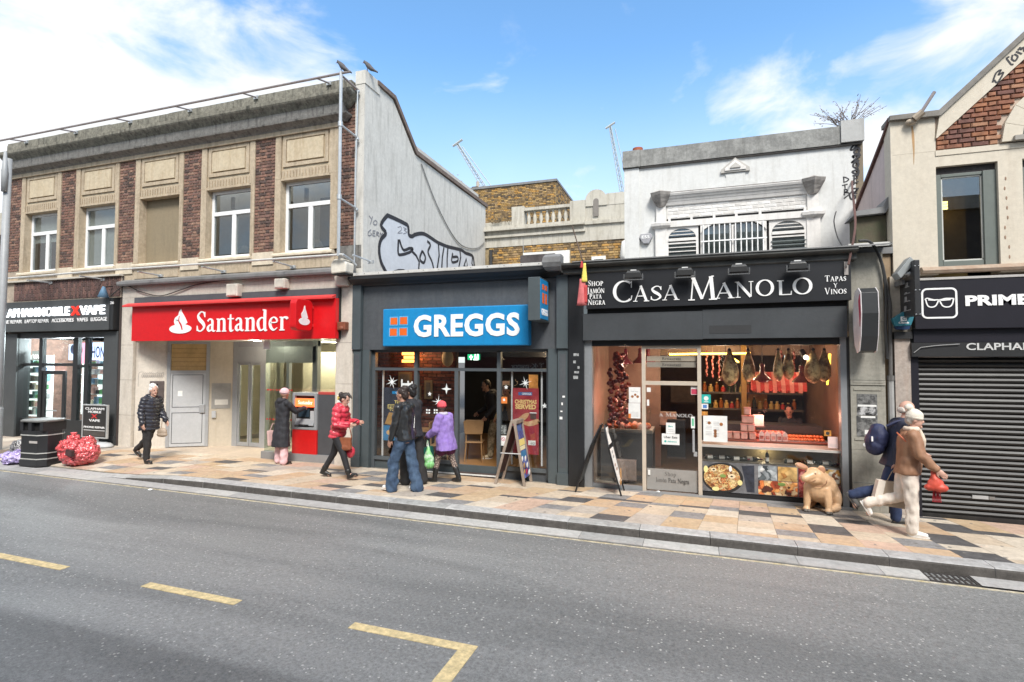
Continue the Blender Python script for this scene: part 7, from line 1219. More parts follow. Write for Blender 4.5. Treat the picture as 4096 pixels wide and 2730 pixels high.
for i, (x0, x1, z0, z1) in enumerate(wx):
 w = T('window', None, None); w.parent = pb; yy = FY + .1; f = .07
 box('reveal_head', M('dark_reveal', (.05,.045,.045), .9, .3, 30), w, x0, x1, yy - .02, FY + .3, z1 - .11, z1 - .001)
 b = B(); b.box(x0,x0+.09,yy-.03,yy+.05,z0,z1-.11); b.box(x1-.17,x1,yy-.05,yy+.05,z0,z1-.11); b.box(x0+.09,x1-.17,yy-.03,yy+.05,z1-.16,z1-.11); b.box(x0+.09,x1-.17,yy-.03,yy+.05,z0,z0+.1); b.mk('frame', gm_, w, bevel=.006)
 b = B(); X0, X1, Z0, Z1 = x0+.09, x1-.17, z0+.1, z1-.16
 for d in ((X0,X0+.02,Z0,Z1),(X1-.02,X1,Z0,Z1),(X0,X1,Z0,Z0+.02),(X0,X1,Z1-.02,Z1)): b.box(d[0],d[1],yy-.012,yy+.02,d[2],d[3])
 b.mk('bead', M('pale_bead', (.55,.55,.5), .5), w); box('pane', glass('gable_glass', (.75,.74,.7), 3.2), w, X0, X1, yy, yy + .006, Z0, Z1); box('room', M('ochre_room', (.3,.22,.1), .9, .3, 2), w, x0 - .2, x1 + .6, yy + 1.2, yy + 1.25, z0 - .3, z1 + .3)
 if i == 0:
  b = B(); [b.box(X0 + .05 + .1*(k % 4), X0 + .13 + .1*(k % 4), yy + .9, yy + .93, 4.95 + .05*(k//4) + .012*(k % 4), 4.985 + .05*(k//4) + .012*(k % 4)) for k in range(12)]; b.mk('ceiling_grid_light', lamp('grid_light', (1, .75, .25), 2.5), w)
B().prism([(FY+.05,3.74),(FY-.1,3.74),(FY-.12,3.78),(FY-.06,3.84),(FY+.05,3.85)], 3.42, PXR, 'x').mk('window_ledge', M('flaking_ledge', (.55,.45,.35), .9, .3, 9, c2=(.3,.2,.14), bump=.4, bs=30), pb)
rf_ = random.Random(2)
for k in range(9): B().ell((4.53 + rf_.uniform(-.02,.03), FY - .002, 3.95 + .15*k), (.012,.004,.03), nu=6, nv=4).mk('flake', M('flake_brown', (.3,.2,.14), .9), pb)
b = B()
for j, l in enumerate([[(1150,345),(1170,290),(1200,270),(1185,300),(1215,285),(1180,345),(1160,330)],[(1232,200),(1262,240)],[(1232,200),(1250,190)],[(1262,240),(1275,235)],[(1270,180),(1265,205),(1285,215),(1300,190),(1280,175)],[(1290,160),(1325,175)],[(1310,135),(1325,150)],[(1300,150),(1335,135),(1338,160)]]): ribbon(b, [(*px(3200 + p[0]/1.4933, 100 + p[1]/1.4933, FY - .03), .024) for p in l], FY - .031, .002 + .0004*j, len(l) > 3)
tag(b.mk('graffiti_tag', ink), 'black scrawled tag on the sloping cream band of the gable', 'graffiti')
t = T('pole_socket', 'old clamp and stub of tube at the cream parapet edge', 'pole bracket'); B().tube([(3.36,FY-.1,6.2),(3.46,FY-.15,6.28)], .055, 8).mk('clamp', M('old_clamp', (.4,.33,.25), .7, .3, 9), t); B().tube([(3.42,FY-.14,6.24),(3.6,FY-.2,6.55)], .025, 8).mk('tube', gald, t); B().ell((3.33,FY-.06,6.17),(.08,.05,.05)).mk('base_plate', M('old_clamp'), t); base(t, (3.4, FY, 6.2))
b = B(); ribbon(b, [(3.36,6.12,.02),(3.37,5.95,.035),(3.375,5.7,.02),(3.37,5.5,.005)], FY - .0005, .0012); b.mk('rust_stain', M('rust_run', (.42,.26,.13), .9), pb)
# stub wall, leaded, left of the gable
t = T('stub_wall', 'mossy stub of wall with lead top beside the cream gable corner', 'wall'); box('masonry', M('mossy_stub', (.16,.13,.09), .95, .4, 6, c2=(.08,.085,.05), bump=.6, bs=25), t, 2.62, 3.05, 10.3, 10.7, 4.3, 4.78); B().prism([(2.55,4.78),(2.6,4.86),(2.98,4.9),(3.05,5.05),(3.1,5.05),(3.1,4.95),(3.02,4.8)], 10.2, 10.75).mk('lead_cap', lead, t); box('foot', M('white_flashing'), t, 2.45, 3.05, 10.1, 10.5, 4.24, 4.3); base(t, (2.8, 10.4, 4.3))
# shopfront
sf = T('optician_sign', 'black optician fascia with white spectacles emblem and lettering', 'shop sign'); oy = 9.88; PLp = lambda x, y: px(3200 + x/1.307, 1050 + y/1.307, oy); P8p = lambda x, y: px(3496 + x/2.6133, 900 + y/2.6133, oy)
nb = M('sign_ink', (.013,.012,.018), .4, .1, 2)
box('panel', nb, sf, 3.28, PXR, oy, FY - .005, 2.87, 3.62); box('top_strip', M('strip_alu', (.42,.4,.38), .5), sf, 3.28, PXR, oy - .012, FY - .005, 3.62, 3.655)
xa, z1 = P8p(500, 675); xb, z0 = P8p(865, 968)
def rrect(x0, x1, z0, z1, r): return [(cx + r*cos(RAD(a0 + 15*k)), cz + r*sin(RAD(a0 + 15*k))) for cx, cz, a0 in ((x1-r,z1-r,0),(x0+r,z1-r,90),(x0+r,z0+r,180),(x1-r,z0+r,270)) for k in range(7)]
o_ = rrect(xa, xb, z0, z1, .065); b = B(); ribbon(b, [(*p, .026) for p in o_ + [o_[0]]], oy - .0005, .006, False); b.mk('emblem_frame', wt, sf)
b = B(); G8 = lambda x, y: P8p(x, y)
for l in ([(535,775),(560,770),(620,785),(658,785),(690,785),(740,772),(800,770),(830,772),(828,785),(820,820),(800,850),(760,860),(720,850),(695,815),(685,795),(672,795),(660,820),(640,850),(600,862),(565,850),(548,820),(540,790),(532,775)], [(565,785),(640,790)], [(700,790),(800,782)]): ribbon(b, [(*G8(*q), .018) for q in l], oy - .0005, .006 + .0004*len(l)/20)
b.mk('spectacles', wt, sf)
x0, z1 = PLp(862, 178); z0 = PLp(862, 236)[1]; x1 = PLp(1190, 200)[0]; text('PRIME', wt, sf, x0, x1 + .02, z0 + .02, z1 + .01, oy, .045, .012, space=1.02); base(sf, (4.6, oy, 2.87))
box('lower_fascia', nb, pb, 3.28, PXR, 9.96, FY + .1, 2.66, 2.868); box('shutter_box', M('shutter_box_black', (.018,.018,.019), .5), pb, 3.24, PXR, 9.93, FY + .25, 2.44, 2.655)
x0, z1 = PLp(876, 422); x1, z0 = PLp(1171 + 60, 458); text('CLAPHAM', M('faded_white', (.55,.55,.54), .6), pb, x0, x1, z0, z1 - .0, 9.928, .02, .006)
box('guide_rail', nb, pb, 3.24, 3.35, FY - .04, FY + .2, gz(3.3) - .05, 2.44)
shut = T('roller_shutter', None, None); shut.parent = pb; sm_ = M('shutter_black', (.016,.0155,.0155), .5, .12, 3, streak=.2, c3=(.07,.065,.06)); smh = M('shutter_scuffed', (.022,.022,.022), .48, .3, 4, c2=(.05,.05,.047)); ns_ = 31; zz0 = gz(4.5) + .06
def slat_mesh(m, z0, z1, n=7):
 pts = [(FY + .1, z0), (FY + .06, z0), (FY + .045, z0 + (z1-z0)*.15), (FY + .035, z0 + (z1-z0)*.45), (FY + .05, z0 + (z1-z0)*.82), (FY + .075, z0 + (z1-z0)*.9), (FY + .08, z1), (FY + .1, z1)]; return pts
for k in range(ns_):
 h = (2.43 - zz0) / ns_; z = zz0 + k*h; B().prism(slat_mesh(None, z, z + h*.985), 3.35, PXR, 'x').mk('slat', sm_ if k % 5 not in (2,) else smh, shut)
box('bottom_bar', sm_, shut, 3.35, PXR, FY + .02, FY + .1, gz(PXR) - .02, zz0); box('letter_flap', M('flap_alu', (.4,.4,.4), .4), shut, 4.02, 4.22, FY + .03, FY + .045, .28, .33); box('letter_flap', M('flap_dark', (.2,.19,.18), .5), shut, 4.23, 4.3, FY + .032, FY + .045, .28, .325)
# left pier of the shuttered shop
box('pier', M('speckled_pier', (.48,.42,.37), .8, .2, 6, c2=(.36,.3,.26), fine=.15, bs=20, streak=.3, c3=(.3,.2,.14)), pb, 3.03, 3.24, FY - .06, FY + .4, gz(3.1) - .05, 2.72); box('pier_cap', M('shutter_box_black'), pb, 3.02, 3.26, FY - .1, FY + .3, 2.72, 2.83); box('pier_upper', M('pier_upper_cream', (.45,.4,.33), .8, .2, 5, streak=.4, c3=(.2,.15,.1)), pb, 3.0, 3.29, FY - .02, FY + .3, 2.83, 3.72); box('wall_strip', crm, pb, 3.05, 3.3, FY - .01, FY + .3, 3.72, 3.75)
t = T('projecting_sign', 'black projecting sign box with pale vertical print by the optician fascia', 'hanging sign'); sx0, sz1 = px(3656, 1040, 9.42); sx1, sz0 = px(3684, 1262, 9.42); box('box', M('box_black', (.03,.031,.033), .4), t, sx0, sx1, 9.42, FY - .03, sz0, sz1, bevel=.006); b = B()
TRL = Matrix.Translation((sx0 - .002, 0, 0)) @ Matrix(((0,1,0,0),(-1,0,0,0),(0,0,1,0),(0,0,0,1)))
for z0, z1, a, c in ((3.66,3.69,-9.85,-9.6),(3.5,3.58,-9.8,-9.62),(3.4,3.43,-9.84,-9.6),(3.28,3.36,-9.85,-9.6),(3.14,3.22,-9.88,-9.58)): b.box(a, c, -.002, 0, z0, z0 + .012); b.box(a + .03, a + .12, -.002, 0, z0 + .014, z1)
b.xf(TRL).mk('print', M('print_dim', (.28,.28,.28), .6), t); b = B(); [b.ell(((sx0+sx1)/2 + .025*s, 9.415, z), (.012,.006,.012), nu=6, nv=4) for z in (3.06, 3.42, 3.78) for s in (-1, 1)]; b.mk('bolts', chrome, t); base(t, (3.28, 9.7, 2.98))
t = T('wall_floodlight', 'grey tilted floodlight on the pier left of the projecting sign', 'floodlight'); B().hexa([(3.0,9.55,3.62),(3.2,9.55,3.86),(3.2,9.8,3.86),(3.0,9.8,3.62),(2.95,9.55,3.7),(3.13,9.55,3.95),(3.13,9.8,3.95),(2.95,9.8,3.7)]).mk('housing', M('flood_grey', (.3,.32,.32), .4, .1, 5), t, bevel=.01); box('arm', lead, t, 3.06, 3.1, 9.7, FY - .02, 3.55, 3.62); B().ell((3.12,9.62,3.7),(.07,.05,.03)).mk('lens', M('lens_pale', (.6,.62,.62), .2), t); base(t, (3.08, 9.7, 3.55))
t = T('alarm_box', 'teal five sided alarm box with white mark on the pier by the shutter', 'alarm box'); b = B(); ax, az = px(3200 + 537/1.307, 1050 + 305/1.307, 9.9); pt = [(ax-.15,az+.03),(ax-.0,az+.14),(ax+.14,az+.05),(ax+.1,az-.08),(ax-.11,az-.09)]; b.prism(pt, 9.86, 9.95); b.mk('casing', M('alarm_teal', (.03,.17,.22), .45, .08, 4), t, bevel=.012); box('mark', wt, t, ax-.04, ax+.04, 9.855, 9.8598, az-.01, az+.06); text('C', M('alarm_teal'), t, ax-.02, ax+.025, az+.005, az+.05, 9.854, .02, .002); text('Climb', wt, t, ax-.07, ax+.07, az-.05, az-.02, 9.859, .03, .003); B().prism([(ax-.12,az-.092),(ax+.1,az-.082),(ax+.07,az-.14),(ax-.08,az-.14)], 9.87, 9.95).mk('base', M('alarm_navy', (.01,.03,.08), .4), t); base(t, (ax, 9.9, az))
t = T('dead_wires', 'thin pale wires trailing across the top of the black shutter box', 'cable'); B().tube([(3.26,9.91,2.5),(3.35,9.91,2.58),(3.55,9.91,2.61),(3.85,9.91,2.63)], .006, 5).mk('wire', M('wire_pale', (.3,.3,.3), .6), t); base(t, (3.3, 9.9, 2.5))
# ================================================================ behind the single storey shops
mb = T('rear_building', 'set back building with white balustrade parapet over yellow stock brick', 'building'); MY = 17.4
sto = M('stained_stucco', (.6,.57,.5), .85, .1, 1.5, c2=(.45,.42,.35), bump=.3, bs=40, streak=.5, c3=(.17,.14,.1)); ym = M('yellow_mortar', (.3,.23,.13), .95, .3, 6); yb = brickmat('yellow_stock_brick', [(.35,.22,.08),(.26,.17,.08),(.42,.28,.12),(.17,.115,.06),(.45,.25,.07),(.1,.075,.05),(.31,.21,.11)])
box('brick_backing', ym, mb, -6.9, -1.5, MY, MY + .3, 4.0, 6.42)
bricks(mb, [(-6.7, -5.48, 5.35, 6.3), (-5.48, -3.8, 6.06, 6.3), (-3.8, -2.05, 5.35, 6.34)], MY, yb, bond='flemish', near=(-3.5, 6), limit=300, course=.08, L=.24, dep=.02)
for z0, z1, d in ((6.3,6.62,.04),(6.62,6.7,.12),(6.7,6.84,.06),(6.84,6.9,.22),(6.9,6.99,.16)): box('entablature', sto, mb, -6.85, -3.3 if z0 > 6.6 else -1.6, MY - d, MY + .3, z0, z1)
box('entablature', sto, mb, -3.3, -1.6, MY - .03, MY + .3, 6.62, 6.84); box('entablature', sto, mb, -3.3, -1.6, MY - .1, MY + .3, 6.84, 6.95)
box('parapet', sto, mb, -6.85, -5.86, MY + .02, MY + .3, 6.99, 7.2); box('parapet_pier', sto, mb, -5.86, -5.42, MY - .04, MY + .34, 6.99, 7.66); box('parapet_pier', sto, mb, -3.82, -3.3, MY - .04, MY + .34, 6.99, 7.68); box('parapet', sto, mb, -3.3, -1.5, MY, MY + .3, 6.95, 7.45)
box('balustrade_rail', sto, mb, -5.42, -3.82, MY - .02, MY + .26, 7.5, 7.6);
for k in range(7):
 x = -5.28 + .215*k; B().lathe([(.05,6.99),(.05,7.06),(.035,7.08),(.075,7.2),(.06,7.3),(.035,7.42),(.05,7.46),(.05,7.5)], (x, MY + .1, 0), 10).mk('baluster', sto, mb, smooth=True)
b = B(); ac, ar = -2.95, .36; b.prism([(ac-ar,7.45),(ac+ar,7.45)] + [(ac + ar*cos(RAD(a)), 7.63 + ar*sin(RAD(a))) for a in range(0, 181, 15)] , MY - .04, MY + .28); b.mk('arched_crest', sto, mb); B().prism([(-2.95-.09,7.1),(-2.95+.09,7.1)] + [(-2.95 + .09*cos(RAD(a)), 7.6 + .09*sin(RAD(a))) for a in range(0, 181, 30)], MY - .046, MY - .0405).mk('niche', M('niche_grey', (.22,.2,.18), .9), mb)
box('parapet', sto, mb, -2.62, -1.5, MY - .012, MY + .29, 7.45, 7.83)
w = T('window', None, None); w.parent = mb; x0, x1, z1 = -5.44, -3.83, 6.04
b = B(); b.box(x0,x0+.2,MY-.06,MY+.05,4.8,z1-.2); b.box(x1-.2,x1,MY-.06,MY+.05,4.8,z1-.2); b.box(x0,x1,MY-.06,MY+.05,z1-.2,z1); b.mk('surround', M('white_paint'), w); b = B(); b.box(x0+.2,x0+.28,MY-.01,MY+.05,4.8,z1-.2); b.box(x1-.28,x1-.2,MY-.01,MY+.05,4.8,z1-.2); b.box(x0+.28,x1-.28,MY-.01,MY+.05,z1-.3,z1-.2); b.mk('frame', M('grey_sash', (.2,.2,.19), .6), w); box('pane', M('dark_pane', (.025,.027,.028), .1), w, x0 + .28, x1 - .28, MY + .0, MY + .01, 4.8, z1 - .3)
w = T('window', None, None); w.parent = mb; b = B(); b.box(-3.1,-3.02,MY-.05,MY+.02,5.2,5.68); b.box(-2.72,-2.64,MY-.05,MY+.02,5.2,5.68); b.box(-3.1,-2.64,MY-.05,MY+.02,5.68,5.78); b.mk('frame', M('white_paint'), w); box('pane', M('dark_pane'), w, -3.02, -2.72, MY - .025, MY - .02, 5.2, 5.68)
B().tube([(-6.6,MY-.08,4.2),(-6.6,MY-.08,6.2)], .06, 8).mk('downpipe', M('black_pipe', (.03,.03,.03), .5), mb); B().tube([(-5.42,MY-.04,4.5),(-5.45,MY-.03,7.0)], .015, 5).mk('wire', M('wire_pale'), mb)
B().tube([(-1.75,MY-.3,5.4),(-2.0,MY-.3,5.7),(-1.95,MY-.3,6.05),(-1.7,MY-.3,6.15)], .17, 10).mk('white_duct', M('white_paint'), mb, smooth=True); box('roof_clutter', M('dark_tarp', (.07,.06,.06), .8, .4, 6), mb, -4.6, -3.6, MY - 3, MY - 2.4, 4.2, 5.35)
b2 = T('brick_block', 'flat roofed yellow brick block rising behind the white balustrade', 'building'); KY = 26
box('core', ym, b2, -12.5, -6.42, KY, 34, 4, 11.4); box('roof_edge', lead, b2, -12.6, -6.36, KY - .08, 34.1, 11.4, 11.52); box('cheek', M('dark_brick_side', (.11,.085,.05), .9, .35, 4), b2, -6.42, -6.40, KY, 34, 4, 11.39)
bricks(b2, [(-11.2, -6.44, 8.6, 11.38)], KY, yb, bond='flemish', near=(-7, 10.5), limit=0, course=.085, L=.25, dep=.03)
for k in range(60): z = 8.6 + .085*(k % 33); y = KY + .1 + .12*0
bricks(b2, [(KY + .02, 33.8, 9.0, 11.38)], 0, yb, bond='flemish', near=(26, 10.5), limit=0, course=.085, L=.25, dep=.02, xform=Matrix(((0,-1,0,-6.40),(1,0,0,0),(0,0,1,0),(0,0,0,1))))
t = T('chimney_stack', 'small brick chimney stack at the left end of the brick block', 'chimney'); B().loft([[(-11.6+o,KY+1,z),(-10.9-o,KY+1,z),(-10.9-o,KY+1.7,z),(-11.6+o,KY+1.7,z)] for z, o in ((11.4,0),(11.75,.02),(11.95,.2))]).mk('stack', M('dark_brick_side'), t); B().lathe([(.09,11.95),(.09,12.3)], (-11.2,KY+1.3,0), 10).mk('pot', M('pot_grey', (.4,.35,.3), .8), t); base(t, (-11.2, KY + 1.3, 11.4))
rw = random.Random(8); t = T('roof_weed', 'wispy weed at the end of the gable coping', 'plant'); b = B()
for k in range(14): a = rw.uniform(-.9,.9); p0 = Vector((-11.9, KY - .2, 10.9)); b.tube([p0, p0 + Vector((sin(a)*.5, 0, cos(a)*rw.uniform(.6,1.6)))], [.012,.006], 4)
b.mk('stems', M('grey_twig', (.3,.3,.3), .9), t); b = B(); [b.ell((-11.9 + rw.uniform(-.6,.5), KY - .2, 11.3 + rw.uniform(0,1.0)), (.05,.02,.03), nu=5, nv=4) for k in range(16)]; b.mk('leaves', M('grey_twig'), t); base(t, (-11.9, KY, 10.9))
t = T('roof_weed', 'low brown weeds growing at the foot of the balustrade', 'plant'); b = B()
for k in range(26): x = rw.uniform(-6.6,-5.9); b.tube([(x, MY - .05, 7.15), (x + rw.uniform(-.15,.15), MY - .1, 7.15 + rw.uniform(.1,.4))], [.012,.004], 4)
b.mk('stems', M('brown_weed', (.2,.15,.09), .9), t); base(t, (-6.2, MY, 7.1))
# cranes
ck = M('crane_steel', (.42,.45,.45), .6, .1, 1)
for lab, D, tip, foot in (('pale tower crane jib leaning left above the brick block', 140, (1829,577), (1945,765)), ('pale tower crane jib standing beside the white chimney', 170, (2440,507), (2490,775))):
 t = T('tower_crane', lab, 'crane', 'far tower cranes'); a = px(*tip, D); c = px(*foot, D); A = Vector((a[0], D, a[1])); C = Vector((c[0], D, c[1])); dr_ = (C - A); C2 = A + dr_ * 1.35
 u = dr_.normalized(); s = u.cross(Vector((0,1,0))).normalized() * .75; f = Vector((0,1.1,0)); b = B(); n = 34
 for o in (s, -s, f * .8): b.tube([A + o*.4, C2 + o], .13, 4)
 for k in range(n):
  q0 = A.lerp(C2, k/n); q1 = A.lerp(C2, (k+1)/n); g = .4 + .6*k/n; b.tube([q0 + s*g*(1 if k % 2 else -1), q1 - s*g*(1 if k % 2 else -1)], .08, 3, False)
 b.mk('jib', ck, t); B().tube([A + Vector((-1.4,0,-.5)), A + Vector((1.6,0,1.1))], .35, 5).mk('jib_head', ck, t); b = B(); b.tube([A + Vector((1.6,0,-1)), C2 + s*3.2], .12, 4); b.mk('stay_cable', ck, t)
 B().tube([C2, C2 + Vector((0,0,-60))], 1.0, 4).mk('tower', ck, t); base(t, C2)
# ================================================================ far left: lamp post and the neighbour
t = T('lamp_post', 'grey steel lamp post at the left edge in front of the phone shop', 'lamp post'); qx, qz = px(-6, 1600, 8.5); lpx = qx
B().tube([(lpx,8.5,gz(lpx)),(lpx,8.5,3.2),(lpx+.03,8.5,7.35)], [.085,.08,.075], 12).mk('column', M('post_grey', (.33,.34,.345), .5, .06, 4, streak=.15), t, smooth=True); B().tube([(lpx+.06,8.42,6.5),(lpx+.06,8.42,6.95),(lpx+.05,8.42,7.5)], [.06,.07,.03], 10).mk('lantern_stub', M('post_grey'), t, smooth=True); B().lathe([(.1,gz(lpx)),(.1,gz(lpx)+1.0),(.085,gz(lpx)+1.05)], (lpx,8.5,0), 12).mk('base_compartment', M('post_grey'), t); base(t, (lpx, 8.5, gz(lpx)))
nbr = T('neighbour_building', 'sliver of old brick neighbour with pale cornice beyond the lamp post', 'building'); box('wall', brickmat('neighbour_brick', [(.15,.08,.06)]), nbr, -26, -18.95, FY + .4, 16, 0, 6.6); box('cornice', sto, nbr, -26, -18.92, FY + .2, FY + .4, 6.1, 6.6); box('parapet', sto, nbr, -26, -18.92, FY + .38, FY + .7, 6.6, 6.85); box('shopfront', vg, nbr, -26, -18.96, FY, FY + .4, -.2, 3.6); B().tube([(-18.93,FY-.06,4.6),(-18.93,FY-.06,8.2)], .04, 6).mk('downpipe', dpm, nbr); base(nbr, (-22, FY, 0))
# ================================================================ street things
bn = T('litter_bin', 'black octagonal street litter bin with grey bands and flat top', 'litter bin'); bk_ = M('bin_black', (.02,.02,.022), .4, .15, 4, streak=.15, c3=(.05,.05,.05)); bnd = M('bin_band', (.42,.42,.4), .5, .2, 8)
def octa(w, d, c, z): return [(-w+c,-d,z),(w-c,-d,z),(w,-d+c,z),(w,d-c,z),(w-c,d,z),(-w+c,d,z),(-w,d-c,z),(-w,-d+c,z)]
B().loft([octa(.37,.28,.13,z) if s == 0 else octa(.37+s,.28+s,.13,z) for z, s in ((0,.015),(.13,.012),(.14,0),(.76,-.005))]).mk('body', bk_, bn)
for z in (.145, .27, .66): B().loft([octa(.375+.003,.285+.003,.13,zz) for zz in (z, z + .022)]).mk('band', bnd, bn)
for sx in (-1, 1): box('hood_post', bk_, bn, sx*.3 - .05, sx*.3 + .05, -.24, .24, .76, .96)
box('hood_post', bk_, bn, -.05, .05, -.27, .26, .76, .96); box('inner', M('black_hole'), bn, -.3, .3, -.2, .2, .74, .95); box('back_plate', bk_, bn, -.3, .3, .24, .26, .76, .96); B().loft([octa(.37+s,.28+s,.13,z) for z, s in ((.95,0),(.97,.015),(.99,.015),(1.0,.0))]).mk('lid', M('bin_lid', (.2,.2,.19), .5, .25, 6), bn); box('plate', M('bin_plate', (.45,.42,.4), .6), bn, .02, .26, -.287, -.281, .5, .55); place(bn, (-13.78, 8.12, gz(-13.8) - .1), RAD(3))
def vox(parts, name, mat, parent, size=.012, wr=0., wf=9, smooth=2, post=None, rib=None):
 """fuse overlapping closed shapes into one continuous skin, then crease it"""
 b = B()
 for p in parts: p(b)
 me = bpy.data.meshes.new('tmp'); me.from_pydata(b.v, [], b.f); bm = bmesh.new(); bm.from_mesh(me); bmesh.ops.recalc_face_normals(bm, faces=bm.faces[:]); bm.to_mesh(me); bm.free()
 o = bpy.data.objects.new('tmp', me); COL.objects.link(o); r = o.modifiers.new('r', 'REMESH'); r.mode = 'VOXEL'; r.voxel_size = size; r.use_smooth_shade = True
 if smooth: s = o.modifiers.new('s', 'SMOOTH'); s.factor = .5; s.iterations = smooth
 dg = bpy.context.evaluated_depsgraph_get(); dg.update(); m2 = bpy.data.meshes.new_from_object(o.evaluated_get(dg)); bpy.data.objects.remove(o); bpy.data.meshes.remove(me); m2.name = name
 if wr or rib or post:
  m2.update(); ns = [v.normal.copy() for v in m2.vertices]
  for v, n in zip(m2.vertices, ns):
   c = v.co; d = 0
   if wr: d += wr * (MN.noise(c * wf) + .6 * MN.noise(Vector((c.x*wf*2, c.y*wf*2, c.z*wf*.8)) + Vector((5,1,2))))
   if rib: d += rib[0] * (abs(sin(pi * (c.z + .25*c.x*rib[2]) / rib[1])) - .6)
   v.co = c + n * d
   if post: v.co = post(v.co)
 m2.materials.clear()
 for m in (mat if isinstance(mat, list) else [mat]): m2.materials.append(m)
 m2.polygons.foreach_set('use_smooth', [True] * len(m2.polygons)); return link(name, m2, parent)
E_ = lambda c, r, rot=None: (lambda b: b.ell(c, r, rot, 14, 10))
Cp = lambda path, r, n=10: (lambda b: (b.tube(path, r, n), b.ell(path[0], r[0] if isinstance(r, (list,tuple)) else r, None, n, 8), b.ell(path[-1], r[-1] if isinstance(r, (list,tuple)) else r, None, n, 8)))
def bagmat(name, c, c2):
 m = M(name, c, .25, .25, 9, c2=c2, bump=.4, bs=26, coat=1.0, fine=.12); return m
for nme, lab, x, y, w, h, m, seed, dpt in (('refuse_bag','bulging bright red plastic refuse bag on the pavement beside the bin',-12.86,8.3,.5,.62,bagmat('bag_red',(.6,.03,.035),(.75,.16,.17)),3,.34),('refuse_bag','purple refuse bag slumped left of the bin',-14.42,8.0,.3,.26,bagmat('bag_purple',(.36,.25,.62),(.55,.48,.75)),5,.26),('refuse_bag','black and silver refuse bag behind the purple bag at the left edge',-14.78,8.35,.32,.5,bagmat('bag_black',(.05,.05,.055),(.35,.34,.35)),9,.28)):
 t = T(nme, lab, 'refuse bag', 'refuse bags round the litter bin'); rr = random.Random(seed); ps = [E_((0,0,h*.42),(w*.86,dpt*.9,h*.44))]
 for k in range(11): a = rr.uniform(0, 2*pi); ps.append(E_((w*.62*cos(a)*rr.uniform(.5,1), dpt*.6*sin(a), h*rr.uniform(.22,.7)), (w*rr.uniform(.22,.4), dpt*rr.uniform(.3,.5), h*rr.uniform(.2,.32))))
 ps.append(E_((-w*.45, 0, h*.88), (w*.2, dpt*.3, h*.16))) if seed == 3 else ps.append(E_((w*.1, 0, h*.82), (w*.25, dpt*.3, h*.2)))
 def crease(c, hh=h): return Vector((c.x, c.y, max(c.z, 0.0)))
 o = vox(ps, 'bag', m, t, .016, 0, 9, 1)
 for v in o.data.vertices:
  c = v.co; q = Vector((c.x*8, c.y*8, c.z*12)) + Vector((seed, 0, 0)); rdg = (1 - abs(MN.noise(q))) ** 4 * .045 + (1 - abs(MN.noise(q * 1.9 + Vector((3,1,4))))) ** 5 * .04 - .03; v.co = crease(c + v.normal * rdg)
 knot = B(); knot.loft([[( (-w*.45 if seed == 3 else w*.1) + r*cos(a)*(1+.4*sin(3*a)), r*.8*sin(a), z) for a in [2*pi*k/12 for k in range(12)]] for z, r in ((h*.9,.07),(h*1.0,.03),(h*1.07,.06),(h*1.12,.07))]); knot.mk('knot', m, t, smooth=True)
 if seed == 3: B().prism([(.1,.26),(.3,.24),(.31,.36),(.12,.39)], -.36, -.3).mk('dark_carton', M('carton_dark', (.06,.025,.025), .6, .4, 12), t)
 place(t, (x, y, pav(x, y)), RAD(0))
vb_ = T('pavement_board', 'tall grey framed phone shop board on a pale oval foot', 'pavement sign'); a0 = px(516/1.568, 1050 + 1105/1.568, 9.75); a1 = px(680/1.568, 1050 + 895/1.568, 9.75); fx0, fx1, fz0, fz1 = a0[0], a1[0], a0[1] + .03, a1[1]
fy = 9.75; fm = M('board_frame', (.45,.46,.46), .4, .05, 3, metal=.3); b = B(); e = .035
for q in ((fx0,fx0+e,fz0,fz1),(fx1-e,fx1,fz0,fz1),(fx0+e,fx1-e,fz0,fz0+e),(fx0+e,fx1-e,fz1-e,fz1)): b.box(q[0],q[1],fy-.03,fy+.03,q[2],q[3])
b.mk('frame', fm, vb_, bevel=.01); box('panel', M('board_charcoal', (.025,.023,.022), .4), vb_, fx0+e, fx1-e, fy-.02, fy+.02, fz0+e, fz1-e); W_ = fx1-fx0; Hh = fz1-fz0; X = lambda f: fx0 + f*W_; Z = lambda f: fz0 + f*Hh; pwm = M('plain_white')
for s, a, c, d, e2, m in (('CLAPHAM',.12,.88,.84,.91,pwm),('MOBILE',.24,.76,.745,.815,pwm),('X',.36,.62,.59,.715,M('print_x_red',(.6,.03,.03),.5)),('VAPE',.28,.72,.49,.56,pwm),('PHONE REPAIR',.08,.92,.295,.355,pwm)): text(s, m, vb_, X(a), X(c), Z(d), Z(e2), fy-.021, .03, .003)
box('rule', pwm, vb_, X(.08), X(.92), fy-.023, fy-.0205, Z(.225), Z(.24)); box('lower_panel', M('board_brown', (.07,.06,.055), .5), vb_, X(.08), X(.92), fy-.022, fy-.0205, Z(.07), Z(.2)); B().loft([[( (fx0+fx1)/2 + .1 + (.5-s)*cos(a), fy + (.24-s*.6)*sin(a), gz(fx0)+z) for a in [2*pi*k/24 for k in range(24)]] for z, s in ((0,0),(.04,.01),(.09,.09),(.11,.2))]).mk('foot', M('foot_grey', (.45,.46,.47), .6, .08, 4), vb_, smooth=True); box('stem', fm, vb_, (fx0+fx1)/2-.12, (fx0+fx1)/2+.12, fy-.02, fy+.02, gz(fx0)+.08, fz0); base(vb_, ((fx0+fx1)/2, fy, gz(fx0)))
